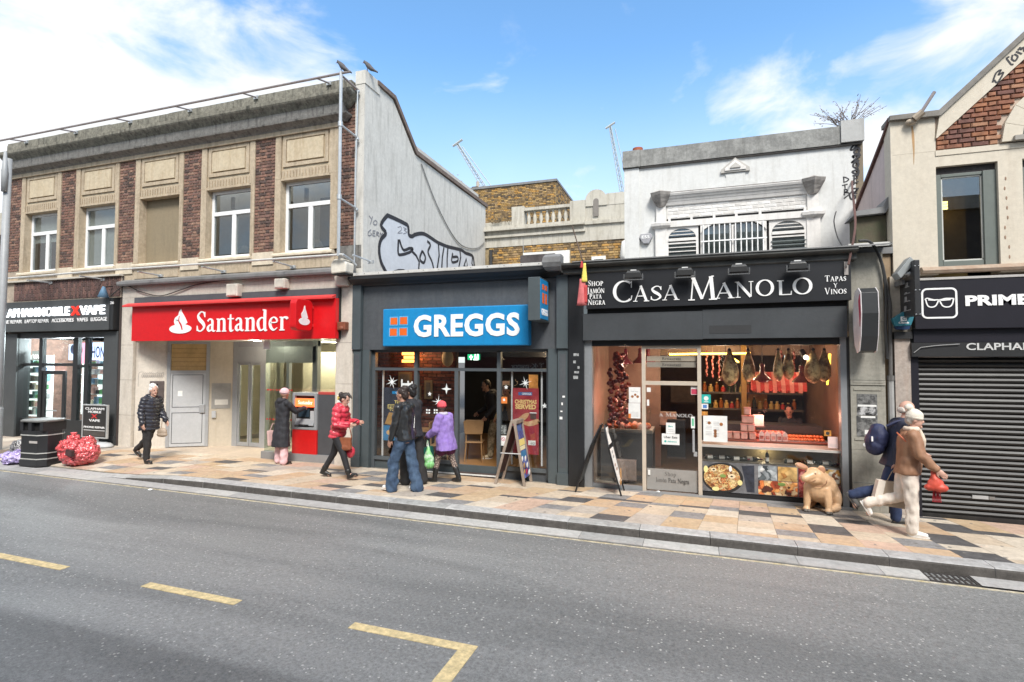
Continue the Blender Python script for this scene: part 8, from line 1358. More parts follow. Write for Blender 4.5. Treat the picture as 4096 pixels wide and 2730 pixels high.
# --- pig statue: sitting on its haunches, front legs straight, head turned to the left
pg_ = T('pig_statue', 'life size sitting pink tan pig statue outside the deli window', 'statue'); pk_ = M('pig_paint', (.6,.37,.2), .42, .1, 5, c2=(.64,.42,.25), bump=.12, bs=40, coat=.15, fine=.05); pin = M('pig_inner', (.42,.21,.12), .5, .15, 8); hf = M('pig_hoof', (.13,.115,.1), .6)
rz_m = lambda a, ax: Matrix.Rotation(RAD(a), 3, ax)
body = [E_((.23,.27,.19),(.18,.2,.2)), Cp([(.22,.26,.24),(.13,.13,.40),(.05,.03,.47)], [.18,.185,.155], 14), E_((.01,.0,.36),(.155,.13,.18)), E_((.07,.1,.25),(.17,.17,.13)), Cp([(.07,.02,.49),(-.02,-.06,.57)], [.15,.135], 12), E_((-.05,-.07,.595),(.125,.125,.112)), E_((-.05,-.11,.525),(.115,.1,.08)), Cp([(-.09,-.13,.585),(-.2,-.205,.55)], [.09,.06], 12), E_((-.21,-.212,.552),(.034,.046,.05)), E_((-.13,-.16,.52),(.07,.06,.05)),
Cp([(.12,-.03,.36),(.15,-.07,.2),(.152,-.08,.06)], [.088,.06,.047]), Cp([(-.1,.02,.38),(-.13,.0,.2),(-.144,-.01,.06)], [.082,.058,.045]), E_((.148,-.1,.04),(.058,.065,.04)), E_((-.15,-.03,.04),(.055,.06,.04)),
E_((.3,.19,.19),(.1,.15,.175)), Cp([(.3,.08,.07),(.21,-.02,.055)], [.065,.05]), E_((-.02,.3,.15),(.1,.1,.13)), Cp([(-.03,.25,.06),(-.08,.15,.045)], [.06,.045])]
vox(body, 'body', pk_, pg_, .011, .0015, 20, 3)
def ear(c, rad, r):
 vox([E_(c, rad, r)], 'ear', pk_, pg_, .008, 0, 9, 1); B().ell(Vector(c) + r @ Vector((0, -rad[1]*.75, 0)), (rad[0]*.85, .01, rad[2]*.78), r).mk('ear_inner', pin, pg_, smooth=True)
ear((-.205,-.0,.70), (.11,.02,.05), rz_m(12,'Z') @ rz_m(18,'Y') @ rz_m(-25,'X')); ear((.06,-.09,.675), (.06,.022,.07), rz_m(10,'Z') @ rz_m(-12,'Y'))
for d in (-.022, .022): B().ell((-.226 + d*.7, -.236 - d*.5, .56), (.009,.009,.013)).mk('nostril', M('black_hole'), pg_)
for p in ((-.05,-.192,.625),(-.165,-.105,.64)): B().ell(p, (.017,.010,.011)).mk('eye', M('pig_eye', (.1,.045,.03), .3), pg_)
b = B(); b.tube([(-.215,-.245,.515),(-.15,-.232,.5),(-.09,-.222,.51),(-.045,-.215,.535)], .005, 5); b.mk('mouth_line', M('pig_crease', (.25,.12,.06), .8), pg_); b = B(); b.tube([(.13,-.1,.55),(.12,-.135,.48),(.05,-.165,.43),(-.03,-.155,.42)], .006, 5); b.mk('neck_crease', M('pig_crease'), pg_)
for c in ((.128,-.15,.02),(.168,-.15,.02),(-.17,-.075,.02),(-.13,-.08,.02)): B().ell(c, (.03,.036,.028)).mk('hoof', hf, pg_, smooth=True)
pq = gp(3272, 2052); place(pg_, (pq.x, pq.y + .09, gz(2)), 0)
# ================================================================ people
SK = [M('skin_fair', (.56,.33,.25), .5, .06, 12, bump=.05, bs=120), M('skin_tan', (.42,.23,.16), .5, .06, 12), M('skin_deep', (.12,.06,.045), .45, .08, 12)]
def rotz(p, a): return Vector((p.x*cos(a) - p.y*sin(a), p.x*sin(a) + p.y*cos(a), p.z))
def person(label, loc, rz, h, skin, lean=3, legs=((0,0,0),(0,0,0)), arms=((0,6,12),(0,6,12)), head=(0,0), top=None, bottom=None, shoe=None, hair=None, hat=None, group=None, tights=None, twist=0, width=1.0, hands=True, scarf=None, glasses=None):
 P = T('person', label, 'person', group); J = {}
 hz = 0.0; hip = Vector((0, 0, 0)); ln = RAD(lean)
 feet = []
 for s, k in ((1, 'L'), (-1, 'R')):
  th, kn, ft = legs[0 if s == 1 else 1][:3]; ab = RAD(legs[0 if s == 1 else 1][3]) if len(legs[0 if s == 1 else 1]) > 3 else RAD(1.5)
  a = Vector((0, s*.085, 0)); d = Vector((sin(RAD(th)), s*sin(ab), -cos(RAD(th)))); kne = a + d*.43; b_ = RAD(th - kn); ank = kne + Vector((sin(b_), s*sin(ab)*.5, -cos(b_)))*.42
  fd = Vector((cos(RAD(ft)), s*.12, sin(RAD(ft)))).normalized(); heel = ank - fd*.05 + Vector((sin(RAD(ft)), 0, -cos(RAD(ft))))*.07; toe = heel + fd*.25
  J['hip'+k], J['kne'+k], J['ank'+k], J['fd'+k], J['heel'+k], J['toe'+k] = a, kne, ank, fd, heel, toe; feet += [heel.z - .012, toe.z - .012]
 up_ = -min(feet); O = Vector((0, 0, up_))
 for k in list(J):
  if not k.startswith('fd'): J[k] = J[k] + O
 hip = O.copy(); chest = hip + Vector((sin(ln), 0, cos(ln)))*.52; neck = hip + Vector((sin(ln)*1.05, 0, cos(ln)))*.60; hy, hp = RAD(head[0]), RAD(head[1])
 fwd = Vector((cos(hy)*cos(hp), sin(hy)*cos(hp), sin(hp))); lat = Vector((-sin(hy), cos(hy), 0)); hup = fwd.cross(lat)
 hc = neck + Vector((sin(ln)*.3 + .02, 0, .135)); J['head'] = hc; HR = Matrix((fwd, lat, hup)).transposed()
 hl = lambda x, y, z: hc + HR @ Vector((x, y, z))
 tw = RAD(twist)
 for s, k in ((1, 'L'), (-1, 'R')):
  fa, ab, eb = arms[0 if s == 1 else 1][:3]; inw = RAD(arms[0 if s == 1 else 1][3]) if len(arms[0 if s == 1 else 1]) > 3 else 0
  sh = chest + rotz(Vector((-.01, s*.178*width, .0)), tw); d = Vector((sin(RAD(fa))*cos(RAD(ab)), s*sin(RAD(ab)), -cos(RAD(fa))*cos(RAD(ab)))); el = sh + d*.29; f2 = RAD(fa + eb)
  e = Vector((sin(f2)*cos(inw), s*sin(RAD(ab))*.4 - s*sin(inw), -cos(f2))).normalized(); wr = el + e*.245; J['sh'+k], J['el'+k], J['wr'+k], J['hd'+k] = sh, el, wr, e
 # ---- the body, one skin
 rings = lambda g, rows: (lambda b: b.loft([[hip + (chest - hip)*s_ + Vector((sx*dx*cos(a) + ox, wy*width*sin(a), 0)) for a in [2*pi*q/18 for q in range(18)]] for s_, wy, dx, ox in rows for sx in (1,)]))
 TB = [(-.18,.10,.09,0),(-.05,.165,.115,-.01),(.1,.16,.11,0),(.4,.13,.095,0),(.7,.155,.11,0),(.95,.16,.10,-.01),(1.05,.11,.075,-.01),(1.1,.06,.06,0)]
 parts = [rings(1, TB), Cp([neck - Vector((0,0,.08)), hc - Vector((0,0,.05))], [.055,.05]), E_(hl(-.005,0,.02), (.098,.078,.105), HR), E_(hl(.02,0,-.045), (.072,.062,.075), HR), E_(hl(.095,0,-.018), (.022,.014,.024), HR), E_(hl(.082,0,-.095), (.022,.026,.02), HR), E_(hl(-.005,.08,-.01), (.022,.008,.032), HR), E_(hl(-.005,-.08,-.01), (.022,.008,.032), HR)]
 for k in 'LR':
  parts += [Cp([J['hip'+k], J['kne'+k], J['ank'+k]], [.082,.055,.038]), Cp([J['ank'+k], J['toe'+k] - J['fd'+k]*.05], [.038,.032]), Cp([J['sh'+k], J['el'+k], J['wr'+k]], [.05,.038,.027])]
  if hands:
   e = J['hd'+k]; s = 1 if k == 'L' else -1; side = e.cross(Vector((0, 1, 0))); side = side.normalized() if side.length > .1 else Vector((1,0,0)); fl = e.cross(side).normalized() * s
   c = J['wr'+k] + e*.055; r3 = Matrix((e, side, fl)).transposed(); parts.append(E_(c, (.056,.042,.018), r3))
   for q, (o, l) in enumerate(((-.033,.062),(-.011,.075),(.011,.07),(.033,.054))):
    p0 = c + side*o*.95 + e*.035; p1 = p0 + e*l*.62 + fl*.008; parts.append(Cp([p0, p1, p1 + e*l*.36 - fl*-.018], [.0088,.0082,.007], 6))
   p0 = c - side*.036 - e*.02; parts.append(Cp([p0, p0 - side*.022 + e*.03, p0 - side*.024 + e*.062 + fl*.012], [.0105,.0095,.008], 6))
 vox(parts, 'body', skin, P, .0075, 0, 9, 2)
 dk_ = M('eye_dark', (.02,.015,.012), .2); lipm = M('lip', (.3,.1,.09), .5)
 for s in (-1, 1): B().ell(hl(.083, s*.03, .01), (.010,.014,.008), HR, 8, 6).mk('eye', dk_, P);
 B().ell(hl(.088, 0, -.066), (.008,.026,.007), HR, 8, 6).mk('mouth', lipm, P)
 # ---- trousers
 if bottom and bottom.get('short'):
  vox([rings(1, [(-.17,.12,.11,0),(-.05,.2,.15,-.012),(.1,.2,.14,0)])] + [Cp([J['hip'+k], J['hip'+k].lerp(J['kne'+k], .5)], [.13,.13], 12) for k in 'LR'], 'skirt', bottom['mat'], P, .012)
 elif bottom:
  r0, r1, r2, end = bottom.get('r', (.098,.078,.062)) + (bottom.get('end', 1.0),); ps = [rings(1, [(-.17,.11,.1,0),(-.05,.178,.128,-.012),(.1,.172,.122,0),(.22,.15,.108,0)])] if bottom.get('waist', True) else []
  for k in 'LR':
   a, kn, an = J['hip'+k], J['kne'+k], J['ank'+k]; e1 = kn + (an - kn)*end
   ps.append(Cp([a, a.lerp(kn,.5), kn, kn.lerp(e1,.5), e1], [r0, (r0+r1)/2*1.03, r1, (r1+r2)/2, r2], 14))
  vox(ps, bottom.get('name', 'trousers'), bottom['mat'], P, .011, bottom.get('wr', .012), 11, 2)
 if tights:
  for k in 'LR': vox([Cp([J['hip'+k], J['kne'+k], J['ank'+k]], [.1,.066,.05], 12)], 'tights', tights, P, .01, 0, 9, 2)
 # ---- shoes
 if shoe:
  for k in 'LR':
   he, to, fd = J['heel'+k], J['toe'+k], J['fd'+k]; up2 = Vector((-fd.z, 0, fd.x)); ps = [Cp([he + fd*.03 + up2*.035, he.lerp(to,.5) + up2*.035, to - fd*.045 + up2*.025], [.043,.042,.034], 10), E_(he + fd*.04 + up2*.05, (.045,.04,.05))]
   if shoe.get('tall'): t_ = J['ank'+k].lerp(J['kne'+k], shoe['tall']); ps.append(Cp([J['ank'+k], J['ank'+k].lerp(t_, .5), t_], [.052,.06,.066], 12))
   fl_ = min(he.z, to.z) - .012 if abs(fd.z) < .1 else None
   vox(ps, 'shoe', shoe['mat'], P, .009, shoe.get('wr', 0), 14, 2)
   b = B(); b.loft([[he.lerp(to, s_) + Vector((0, w*sin(a), 0)) + fd*(w*.6*cos(a)) + up2*z for a in [2*pi*q/12 for q in range(12)]] for s_, w, z in ((.5,.0,.0),)][:0] or [[he.lerp(to,.48) + Vector((0,.04*sin(a),0)) + fd*.135*cos(a) + up2*z for a in [2*pi*q/14 for q in range(14)]] for z in (-.012,.006)]); b.mk('sole', shoe.get('sole', M('sole_dark', (.04,.038,.036), .8)), P)
 # ---- coat
 if top:
  f = top.get('f', 1.14); hem = top.get('hem', -.12); fw = top.get('flare', 1.1); g_ = top.get('d', 1.18)
  rows = [(hem, .172*f*fw, .125*g_*fw, -.01), (hem*.5, .172*f*(1+fw)/2, .125*g_*(1+fw)/2, -.01), (.1, .168*f, .118*g_, 0), (.4, .15*f, .112*g_, 0), (.7, .165*f, .118*g_, .0), (.93, .172*f, .11*g_, -.005), (1.04, .135*f, .09*g_, -.01), (1.11, .082*f, .08*g_, .0)]
  ps = [rings(1, rows)]; sr = top.get('sleeve', (.066,.058,.046)); cu = top.get('cuff', 1.0)
  for k in 'LR':
   wv = J['el'+k].lerp(J['wr'+k], cu); ps += [Cp([J['sh'+k], J['sh'+k].lerp(J['el'+k],.5), J['el'+k], J['el'+k].lerp(wv,.5), wv], [sr[0], sr[0]*.97, sr[1], (sr[1]+sr[2])/2*1.03, sr[2]], 12)]
  if top.get('hood'): ps += [E_(neck + Vector((-.085, 0, -.02)), (.085, .12, .075)), Cp([neck + Vector((.06,.05,-.05)), neck + Vector((-.02,.09,.0)), neck + Vector((-.02,-.09,.0)), neck + Vector((.06,-.05,-.05))], .045)]
  elif top.get('collar', True): ps += [(lambda b: b.loft([[neck + Vector((r*cos(a)*.95, r*sin(a), z)) for a in [2*pi*q/14 for q in range(14)]] for z, r in ((-.08,.088),(-.03,.078),(.02,.075))]))]
  vox(ps, top.get('name', 'coat'), top['mat'], P, .012, top.get('wr', .007), top.get('wf', 10), 2, rib=top.get('rib'))
 if scarf: vox([Cp([neck + Vector((.07*cos(a), .075*sin(a), .0)) for a in [2*pi*q/10 for q in range(11)]], .038), Cp([neck + Vector((.09,.02,-.02)), neck + Vector((.14,.03,-.16)), neck + Vector((.13,.05,-.32))], [.04,.045,.04])], 'scarf', scarf, P, .012, .006, 14)
 # ---- hair, hat
 if hair:
  st = hair.get('style', 'short'); ps = [E_(hl(-.022, 0, .035), (.098,.09,.102), HR), E_(hl(-.06, 0, -.01), (.06,.078,.085), HR)]
  if st == 'bun': ps += [E_(hl(-.12, 0, .05), (.055,.06,.055), HR), Cp([hl(.02,0,.12), hl(.09,.0,.10), hl(.15,-.01,.08)], [.04,.025,.008])]
  if st == 'long': ps += [E_(hl(-.07, 0, -.08), (.06,.085,.11), HR)]
  if st == 'tuft': ps += [E_(hl(-.06,.0,.10), (.07,.07,.06), HR), E_(hl(.0,-.05,.1), (.05,.04,.05), HR)]
  if st == 'bald': ps = [E_(hl(-.055, 0, -.015), (.062,.083,.055), HR)]
  vox(ps, 'hair', hair['mat'], P, .009, .009, 26, 1)
 if hat:
  vox([E_(hl(-.012, 0, .055), (.112,.098,.10), HR), E_(hl(-.012,0,.03), (.116,.102,.05), HR)] + ([E_(hl(-.09,0,.16), (.06,.06,.055), HR)] if hat.get('bobble') else []), 'hat', hat['mat'], P, .009, .003, 20, 2)
  if hat.get('band'):
   for q in range(4): z = .03 + .03*q; r = .118 - .012*q*q*.35; B().tube([hl(-.012 + r*cos(a), r*.88*sin(a), z) for a in [2*pi*j/20 for j in range(21)]], .0055, 5).mk('stripe', hat['band'], P)
 if glasses:
  b = B()
  for s in (-1, 1): b.tube([hl(.1, s*.035 + .024*cos(a), .01 + .02*sin(a)) for a in [2*pi*j/12 for j in range(13)]], .004, 4); b.tube([hl(.1, s*.06, .015), hl(.0, s*.082, .012)], .004, 4)
  b.mk('glasses', M('black_rubber'), P)
 place(P, loc, rz, h / 1.7); return P, J
def carried(name, label, cat, P):
 t = T(name, label, cat); t.location = P.location; t.rotation_euler = P.rotation_euler; t.scale = P.scale; return t
def strap(b, pts, r=.012):
 q = []
 for i in range(len(pts) - 1):
  p0, p1, p2, p3 = [Vector(pts[min(max(j, 0), len(pts)-1)]) for j in (i-1, i, i+1, i+2)]
  for k in range(5): s = k/5; q.append(.5*((2*p1) + (p2-p0)*s + (2*p0-5*p1+4*p2-p3)*s*s + (3*p1-p0-3*p2+p3)*s**3))
 b.tube(q + [Vector(pts[-1])], r, 6); return b
F3 = lambda X, Y: (X, Y, pav(X, Y))
blkc = M('puffer_black', (.018,.019,.026), .42, .15, 8, c2=(.035,.036,.05), coat=.1); trb = M('trouser_black', (.022,.02,.02), .8, .2, 10, bump=.2, bs=80); shb = M('shoe_black', (.02,.019,.018), .35)
# 1 elderly woman in the black puffer jacket
P, J = person('person with short white hair in a black puffer jacket passing the grey bank door', F3(-11.5, 8.86), RAD(3), 1.64, SK[0], 4, ((-22,30,-42),(6,6,0)), ((8,8,25),(-6,10,24)), (-12,-6), top=dict(mat=blkc, f=1.3, d=1.35, hem=-.34, flare=1.06, sleeve=(.085,.078,.06), wr=.006, rib=(.014,.085,1), hood=True, name='puffer_jacket'), bottom=dict(mat=trb, r=(.105,.085,.062)), shoe=dict(mat=shb), hair=dict(mat=M('hair_white', (.78,.77,.74), .7, .1, 20), style='tuft'))
bg = carried('handbag', 'beige shoulder bag at the hip of the woman in the black puffer jacket', 'bag', P); bm_ = M('bag_beige', (.36,.28,.21), .6, .15, 6)
vox([E_((.25,.1,.70), (.13,.06,.10)), E_((.25,.1,.64), (.14,.07,.06))], 'pouch', bm_, bg, .01, .005, 12); strap(B(), [(.2,.12,.78),(.12,.2,1.1),(.0,.17,1.42),(-.12,.1,1.2),(-.2,-.05,.98)], .012).mk('strap', bm_, bg)
# 2 woman at the cash machine
pinkt = M('trouser_pink', (.72,.47,.48), .8, .1, 9, bump=.15, bs=60); P, J = person('person in a long black coat and pink striped hat standing at the cash machine', F3(-8.58, 9.66), RAD(74), 1.56, SK[1], 2, ((1,2,0,4),(-1,1,0,4)), ((12,8,30),(45,10,60,10)), (0,-10), top=dict(mat=M('coat_black', (.016,.017,.022), .75, .2, 9, c2=(.028,.028,.034)), f=1.2, d=1.25, hem=-.98, flare=1.22, sleeve=(.078,.07,.055), wr=.013, hood=True, name='long_coat'), bottom=dict(mat=pinkt, r=(.1,.09,.088), wr=.014), shoe=dict(mat=shb), hat=dict(mat=M('hat_pink', (.72,.42,.45), .85, .08, 12), band=M('hat_stripe', (.8,.68,.67), .85)))
bg = carried('shopping_bag', 'pale pink shopping bag hanging beside the long black coat', 'bag', P); B().prism([(-.14,.42),(.14,.42),(.17,.78),(-.17,.78)], .31, .37).mk('bag', M('bag_pink', (.7,.47,.45), .7, .12, 8, bump=.3, bs=20), bg, bevel=.01); strap(B(), [(-.1,.34,.78),(-.02,.33,.95),(.1,.34,.78)], .008).mk('handle', M('bag_pink'), bg)
# 3 woman in the red puffer jacket with a phone
redp = M('puffer_red', (.58,.02,.05), .4, .12, 6, c2=(.68,.07,.1), coat=.25); P, J = person('person in a shiny red puffer jacket walking right and looking at a phone', F3(-6.58, 8.92), RAD(10), 1.6, SK[0], 8, ((-18,14,-18),(24,6,18)), ((10,6,82,10),(2,10,88,14)), (-6,-24), top=dict(mat=redp, f=1.25, d=1.32, hem=-.1, flare=.95, sleeve=(.092,.09,.065), cuff=.95, wr=.016, wf=11, rib=(.016,.1,1), hood=True, name='puffer_jacket'), bottom=dict(mat=M('legging_black', (.016,.016,.019), .7, .2, 9), r=(.1,.068,.052), wr=.002), shoe=dict(mat=M('boot_black', (.018,.018,.018), .4), tall=.18), hair=dict(mat=M('hair_dark', (.028,.02,.016), .5, .3, 30), style='bun'))
w_ = (J['wrR'] + J['hdR']*.1); ph = carried('phone', 'dark phone held up in front of the red puffer jacket', 'phone', P); B().box(-.035,.035,-.075,.075,-.005,.005).xf(Matrix.Translation(w_ + Vector((.03,.02,.045))) @ Matrix.Rotation(RAD(-35), 4, 'Y') @ Matrix.Rotation(RAD(90), 4, 'Z')).mk('body', M('phone_black', (.02,.02,.022), .2), ph, bevel=.006); B().box(-.03,.03,-.068,.068,.0055,.0065).xf(Matrix.Translation(w_ + Vector((.03,.02,.045))) @ Matrix.Rotation(RAD(-35), 4, 'Y') @ Matrix.Rotation(RAD(90), 4, 'Z')).mk('screen', M('phone_screen', (.1,.12,.14), .1), ph)
lth = M('leather_tan', (.26,.085,.04), .45, .2, 8, bump=.15, bs=40); bg = carried('handbag', 'tan leather shoulder bag in front of the red jacket hip', 'bag', P); vox([(lambda b: b.loft([[( .20 + x*cos(.2), -.1 + y, z) for x, y in ((-.15,-.04),(.15,-.04),(.15,.04),(-.15,.04))] for z in (.62,.74,.86)])), E_((.21,-.1,.66), (.16,.055,.075))], 'pouch', lth, bg, .01, .004, 12); strap(B(), [(.06,-.14,.86),(-.02,-.2,1.05),(-.02,-.14,1.4),(.1,.12,1.3),(.22,.1,1.0),(.34,-.08,.86)], .011).mk('strap', lth, bg)
bg = carried('carrier_bag', 'red carrier bag below the tan leather bag', 'bag', P); vox([E_((.27,.02,.55), (.1,.07,.13))], 'bag', redp, bg, .01, .008, 16); strap(B(), [(.24,.02,.66),(.26,.04,.76),(.29,.02,.66)], .008).mk('handle', redp, bg)
# 4 woman in leather jacket and wide jeans
denim = M('denim_blue', (.028,.055,.115), .85, .3, 4, c2=(.075,.125,.2), bump=.3, bs=70, fine=.12); lj = M('leather_black', (.016,.017,.018), .3, .2, 6, c2=(.03,.031,.033), coat=.25); wtr = M('trainer_white', (.75,.74,.71), .55, .06, 9); wso = M('sole_white', (.62,.6,.56), .7)
P, J = person('person in a black leather jacket and wide blue jeans walking away to the left', F3(-4.86, 8.5), RAD(172), 1.74, SK[1], 3, ((20,16,4,3),(-10,4,-4,3)), ((6,9,10),(12,8,40)), (10,-5), top=dict(mat=lj, f=1.14, d=1.18, hem=-.07, flare=1.0, sleeve=(.076,.066,.05), wr=.017, wf=10, name='leather_jacket'), bottom=dict(mat=denim, r=(.102,.094,.106), end=1.1, wr=.02, name='jeans'), shoe=dict(mat=wtr, sole=wso), hair=dict(mat=M('hair_brown', (.03,.018,.014), .5, .35, 30), style='tuft'))
# 5 companion in black
P, J = person('person all in black with dark hair walking just beyond the leather jacket', F3(-4.98, 9.02), RAD(174), 1.74, SK[1], 3, ((14,16,0),(-8,4,-6)), ((10,8,30),(10,12,70,20)), (0,0), top=dict(mat=M('coat_black'), f=1.16, d=1.2, hem=-.12, sleeve=(.078,.07,.052), wr=.008, name='jacket'), bottom=dict(mat=trb, r=(.11,.1,.095), end=1.06, wr=.005), shoe=dict(mat=shb, sole=wso), hair=dict(mat=M('hair_black', (.012,.01,.01), .45, .3, 30), style='tuft'))
bg = carried('handbag', 'dark shoulder bag with silver clasp on the companion in black', 'bag', P); vox([E_((-.12,.26,.98), (.13,.06,.11))], 'pouch', M('bag_plum', (.03,.014,.016), .35, .3, 9), bg, .01, .005, 12); strap(B(), [(-.02,.26,1.05),(-.04,.27,1.3),(-.06,.15,1.47),(-.16,.2,1.25),(-.2,.27,1.05)], .011).mk('strap', chrome, bg); box('clasp', chrome, bg, -.17, -.08, .315, .325, 1.0, 1.03)
# 6 woman in the purple fleece
pur = M('fleece_purple', (.26,.16,.5), .95, .12, 7, c2=(.33,.23,.56), bump=.4, bs=90, fine=.08)
def tightsmat():
 m = bpy.data.materials.new('patterned_tights'); m.use_nodes = True; t = m.node_tree; p = t.nodes['Principled BSDF']; p.inputs['Roughness'].default_value = .8; tc = nd(t, 'ShaderNodeNewGeometry'); v = nd(t, 'ShaderNodeTexVoronoi'); v.inputs['Scale'].default_value = 26; v.feature = 'DISTANCE_TO_EDGE'; t.links.new(tc.outputs['Position'], v.inputs['Vector']); r = nd(t, 'ShaderNodeMapRange'); r.inputs[1].default_value = .08; r.inputs[2].default_value = .2; t.links.new(v.outputs['Distance'], r.inputs[0]); mx = nd(t, 'ShaderNodeMix', data_type='RGBA'); t.links.new(r.outputs[0], mx.inputs[0]); mx.inputs[6].default_value = (.07,.05,.045,1); mx.inputs[7].default_value = (.4,.31,.26,1); t.links.new(mx.outputs[2], p.inputs['Base Color']); return m
P, J = person('person in a purple fleece and coral hat carrying bags past the bakery doorway', F3(-4.5, 9.42), RAD(176), 1.47, SK[2], 6, ((20,10,2),(-16,6,-6)), ((14,12,46,14),(10,8,60,10)), (0,-5), width=1.2, top=dict(mat=pur, f=1.36, d=1.6, hem=-.36, flare=1.05, sleeve=(.1,.09,.068), cuff=.95, wr=.013, name='fleece_jacket'), tights=tightsmat(), bottom=dict(mat=M('skirt_plum', (.11,.025,.07), .9), short=1), shoe=dict(mat=M('boot_black'), tall=.5, wr=.004), hat=dict(mat=M('hat_coral', (.7,.09,.11), .9, .08, 12, bump=.4, bs=60)), scarf=M('scarf_lilac', (.5,.47,.54), .95, .15, 10))
bg = carried('shopping_bag', 'dark green shopping bag carried in front of the purple fleece', 'bag', P); B().prism([(.2,.35),(.46,.33),(.42,.76),(.26,.8)], .1, .24).mk('bag', M('bag_green', (.01,.11,.085), .6, .2, 6, bump=.3, bs=18), bg, bevel=.015); strap(B(), [(.3,.17,.79),(.34,.16,.95),(.38,.17,.77)], .009).mk('handle', M('bag_green'), bg)
bg = carried('carrier_bag', 'white carrier bag with green print beside the dark green bag', 'bag', P); wb_ = M('bag_white_green', (.68,.72,.66), .5, .05, 5, c2=(.2,.5,.18), sharp=1, bump=.4, bs=20); vox([E_((.26,.3,.52), (.13,.09,.17)), E_((.26,.3,.42), (.15,.1,.1)), Cp([(.26,.3,.65),(.3,.25,.82)], [.07,.02])], 'bag', wb_, bg, .012, .01, 14); strap(B(), [(.27,.28,.76),(.32,.24,.93),(.34,.24,.8)], .009).mk('handle', wb_, bg)
# 7, 8 people inside the bakery
camo = M('camo_tan', (.2,.16,.09), .9, .3, 12, c2=(.4,.33,.22), sharp=1); P, J = person('person in a black jacket and patterned trousers standing inside the dark bakery doorway', (-4.42, 11.9, .105), RAD(215), 1.74, SK[1], 12, ((14,10,0),(-20,6,-8)), ((-5,6,50),(0,6,60)), (10,-10), top=dict(mat=M('coat_black'), f=1.22, d=1.28, hem=-.18, sleeve=(.08,.07,.055), wr=.008, hood=True, name='jacket'), bottom=dict(mat=camo, r=(.11,.09,.075), wr=.008), shoe=dict(mat=M('trainer_sand', (.5,.4,.26), .7), sole=wso), hair=dict(mat=M('hair_black'), style='short'))
P, J = person('person in a sand coloured coat bending beyond the bakery doorway', (-3.98, 12.15, .105), RAD(260), 1.7, SK[1], 30, ((4,4,0),(-4,4,0)), ((20,8,30),(20,8,30)), (0,-20), top=dict(mat=M('coat_sand', (.36,.25,.12), .85, .15, 8), f=1.2, d=1.3, hem=-.2, wr=.008, name='coat'), bottom=dict(mat=trb), shoe=dict(mat=shb), hair=dict(mat=M('hair_brown'), style='short'))
# 9 shop worker in the delicatessen
P, J = person('person with dark tied hair in a dark apron serving behind the deli counter', (1.86, 12.05, -.12), RAD(250), 1.55, SK[0], 12, ((0,0,0),(0,0,0)), ((15,6,40,6),(10,6,45,6)), (10,-22), top=dict(mat=M('apron_dark', (.02,.022,.028), .8), f=1.12, d=1.15, hem=-.3, wr=.006, name='shirt'), bottom=dict(mat=trb), shoe=dict(mat=shb), hair=dict(mat=M('hair_black'), style='long'))
# 10, 11 the couple
coat = M('coat_tobacco', (.27,.135,.075), .6, .12, 5, c2=(.34,.18,.1), bump=.15, bs=50); crt = M('trouser_cream', (.68,.6,.52), .8, .06, 6, bump=.2, bs=40)
P, J = person('person in a brown jacket and cream bobble hat walking right by the shutter', F3(2.82, 8.9), RAD(-4), 1.62, SK[0], 5, ((-12,60,-60,2),(2,3,0,2)), ((20,10,30),(12,12,34,-4)), (-8,-8), top=dict(mat=coat, f=1.2, d=1.3, hem=-.1, flare=1.02, sleeve=(.085,.078,.058), cuff=.97, wr=.018, wf=9, name='jacket'), bottom=dict(mat=crt, r=(.114,.088,.074), wr=.015), shoe=dict(mat=wtr, sole=wso), hair=dict(mat=M('hair_grey', (.4,.36,.32), .7), style='short'), hat=dict(mat=M('hat_cream', (.68,.62,.53), .95, .06, 14, bump=.6, bs=70), bobble=True), scarf=M('scarf_cream', (.66,.55,.44), .9))
rb_ = M('bag_scarlet', (.55,.05,.03), .5, .15, 8, c2=(.62,.1,.06)); bg = carried('handbag', 'bright scarlet slouchy bag held at the front of the brown jacket', 'bag', P); vox([E_((.26,-.25,.80), (.10,.06,.09)), E_((.31,-.25,.75), (.1,.07,.06)), E_((.21,-.24,.75), (.08,.065,.055)), Cp([(.25,-.24,.86),(.24,-.24,.95)], [.06,.03])], 'pouch', rb_, bg, .01, .01, 12); b = B()
for k in range(7): b.tube([(.24 + .012*k, -.22 + .01*(k % 3), .7), (.23 + .016*k, -.21, .54)], .006, 4)
b.mk('tassel', M('tassel_red', (.35,.02,.03), .8), bg); strap(B(), [(.24,-.24,.95),(.1,-.22,1.18),(-.1,-.12,1.42),(-.12,.0,1.46)], .012).mk('strap', M('strap_orange', (.5,.13,.06), .6), bg)
nvy = M('jacket_navy', (.018,.022,.045), .7, .15, 6, c2=(.028,.034,.065)); P, J = person('person with grey hair and glasses in a navy jacket walking beyond the cream hat', F3(2.8, 9.34), RAD(0), 1.73, SK[0], 9, ((4,4,0),(-22,52,-55)), ((24,8,30),(-18,10,12)), (-6,-8), top=dict(mat=nvy, f=1.2, d=1.25, hem=-.14, sleeve=(.078,.07,.054), wr=.008, name='jacket'), bottom=dict(mat=M('denim_navy', (.016,.03,.08), .85, .25, 6, c2=(.03,.05,.12)), r=(.11,.085,.07), wr=.007, name='jeans'), shoe=dict(mat=M('shoe_charcoal', (.09,.09,.088), .7, .3, 20)), hair=dict(mat=M('hair_pale', (.55,.5,.45), .8), style='bald'), glasses=True)
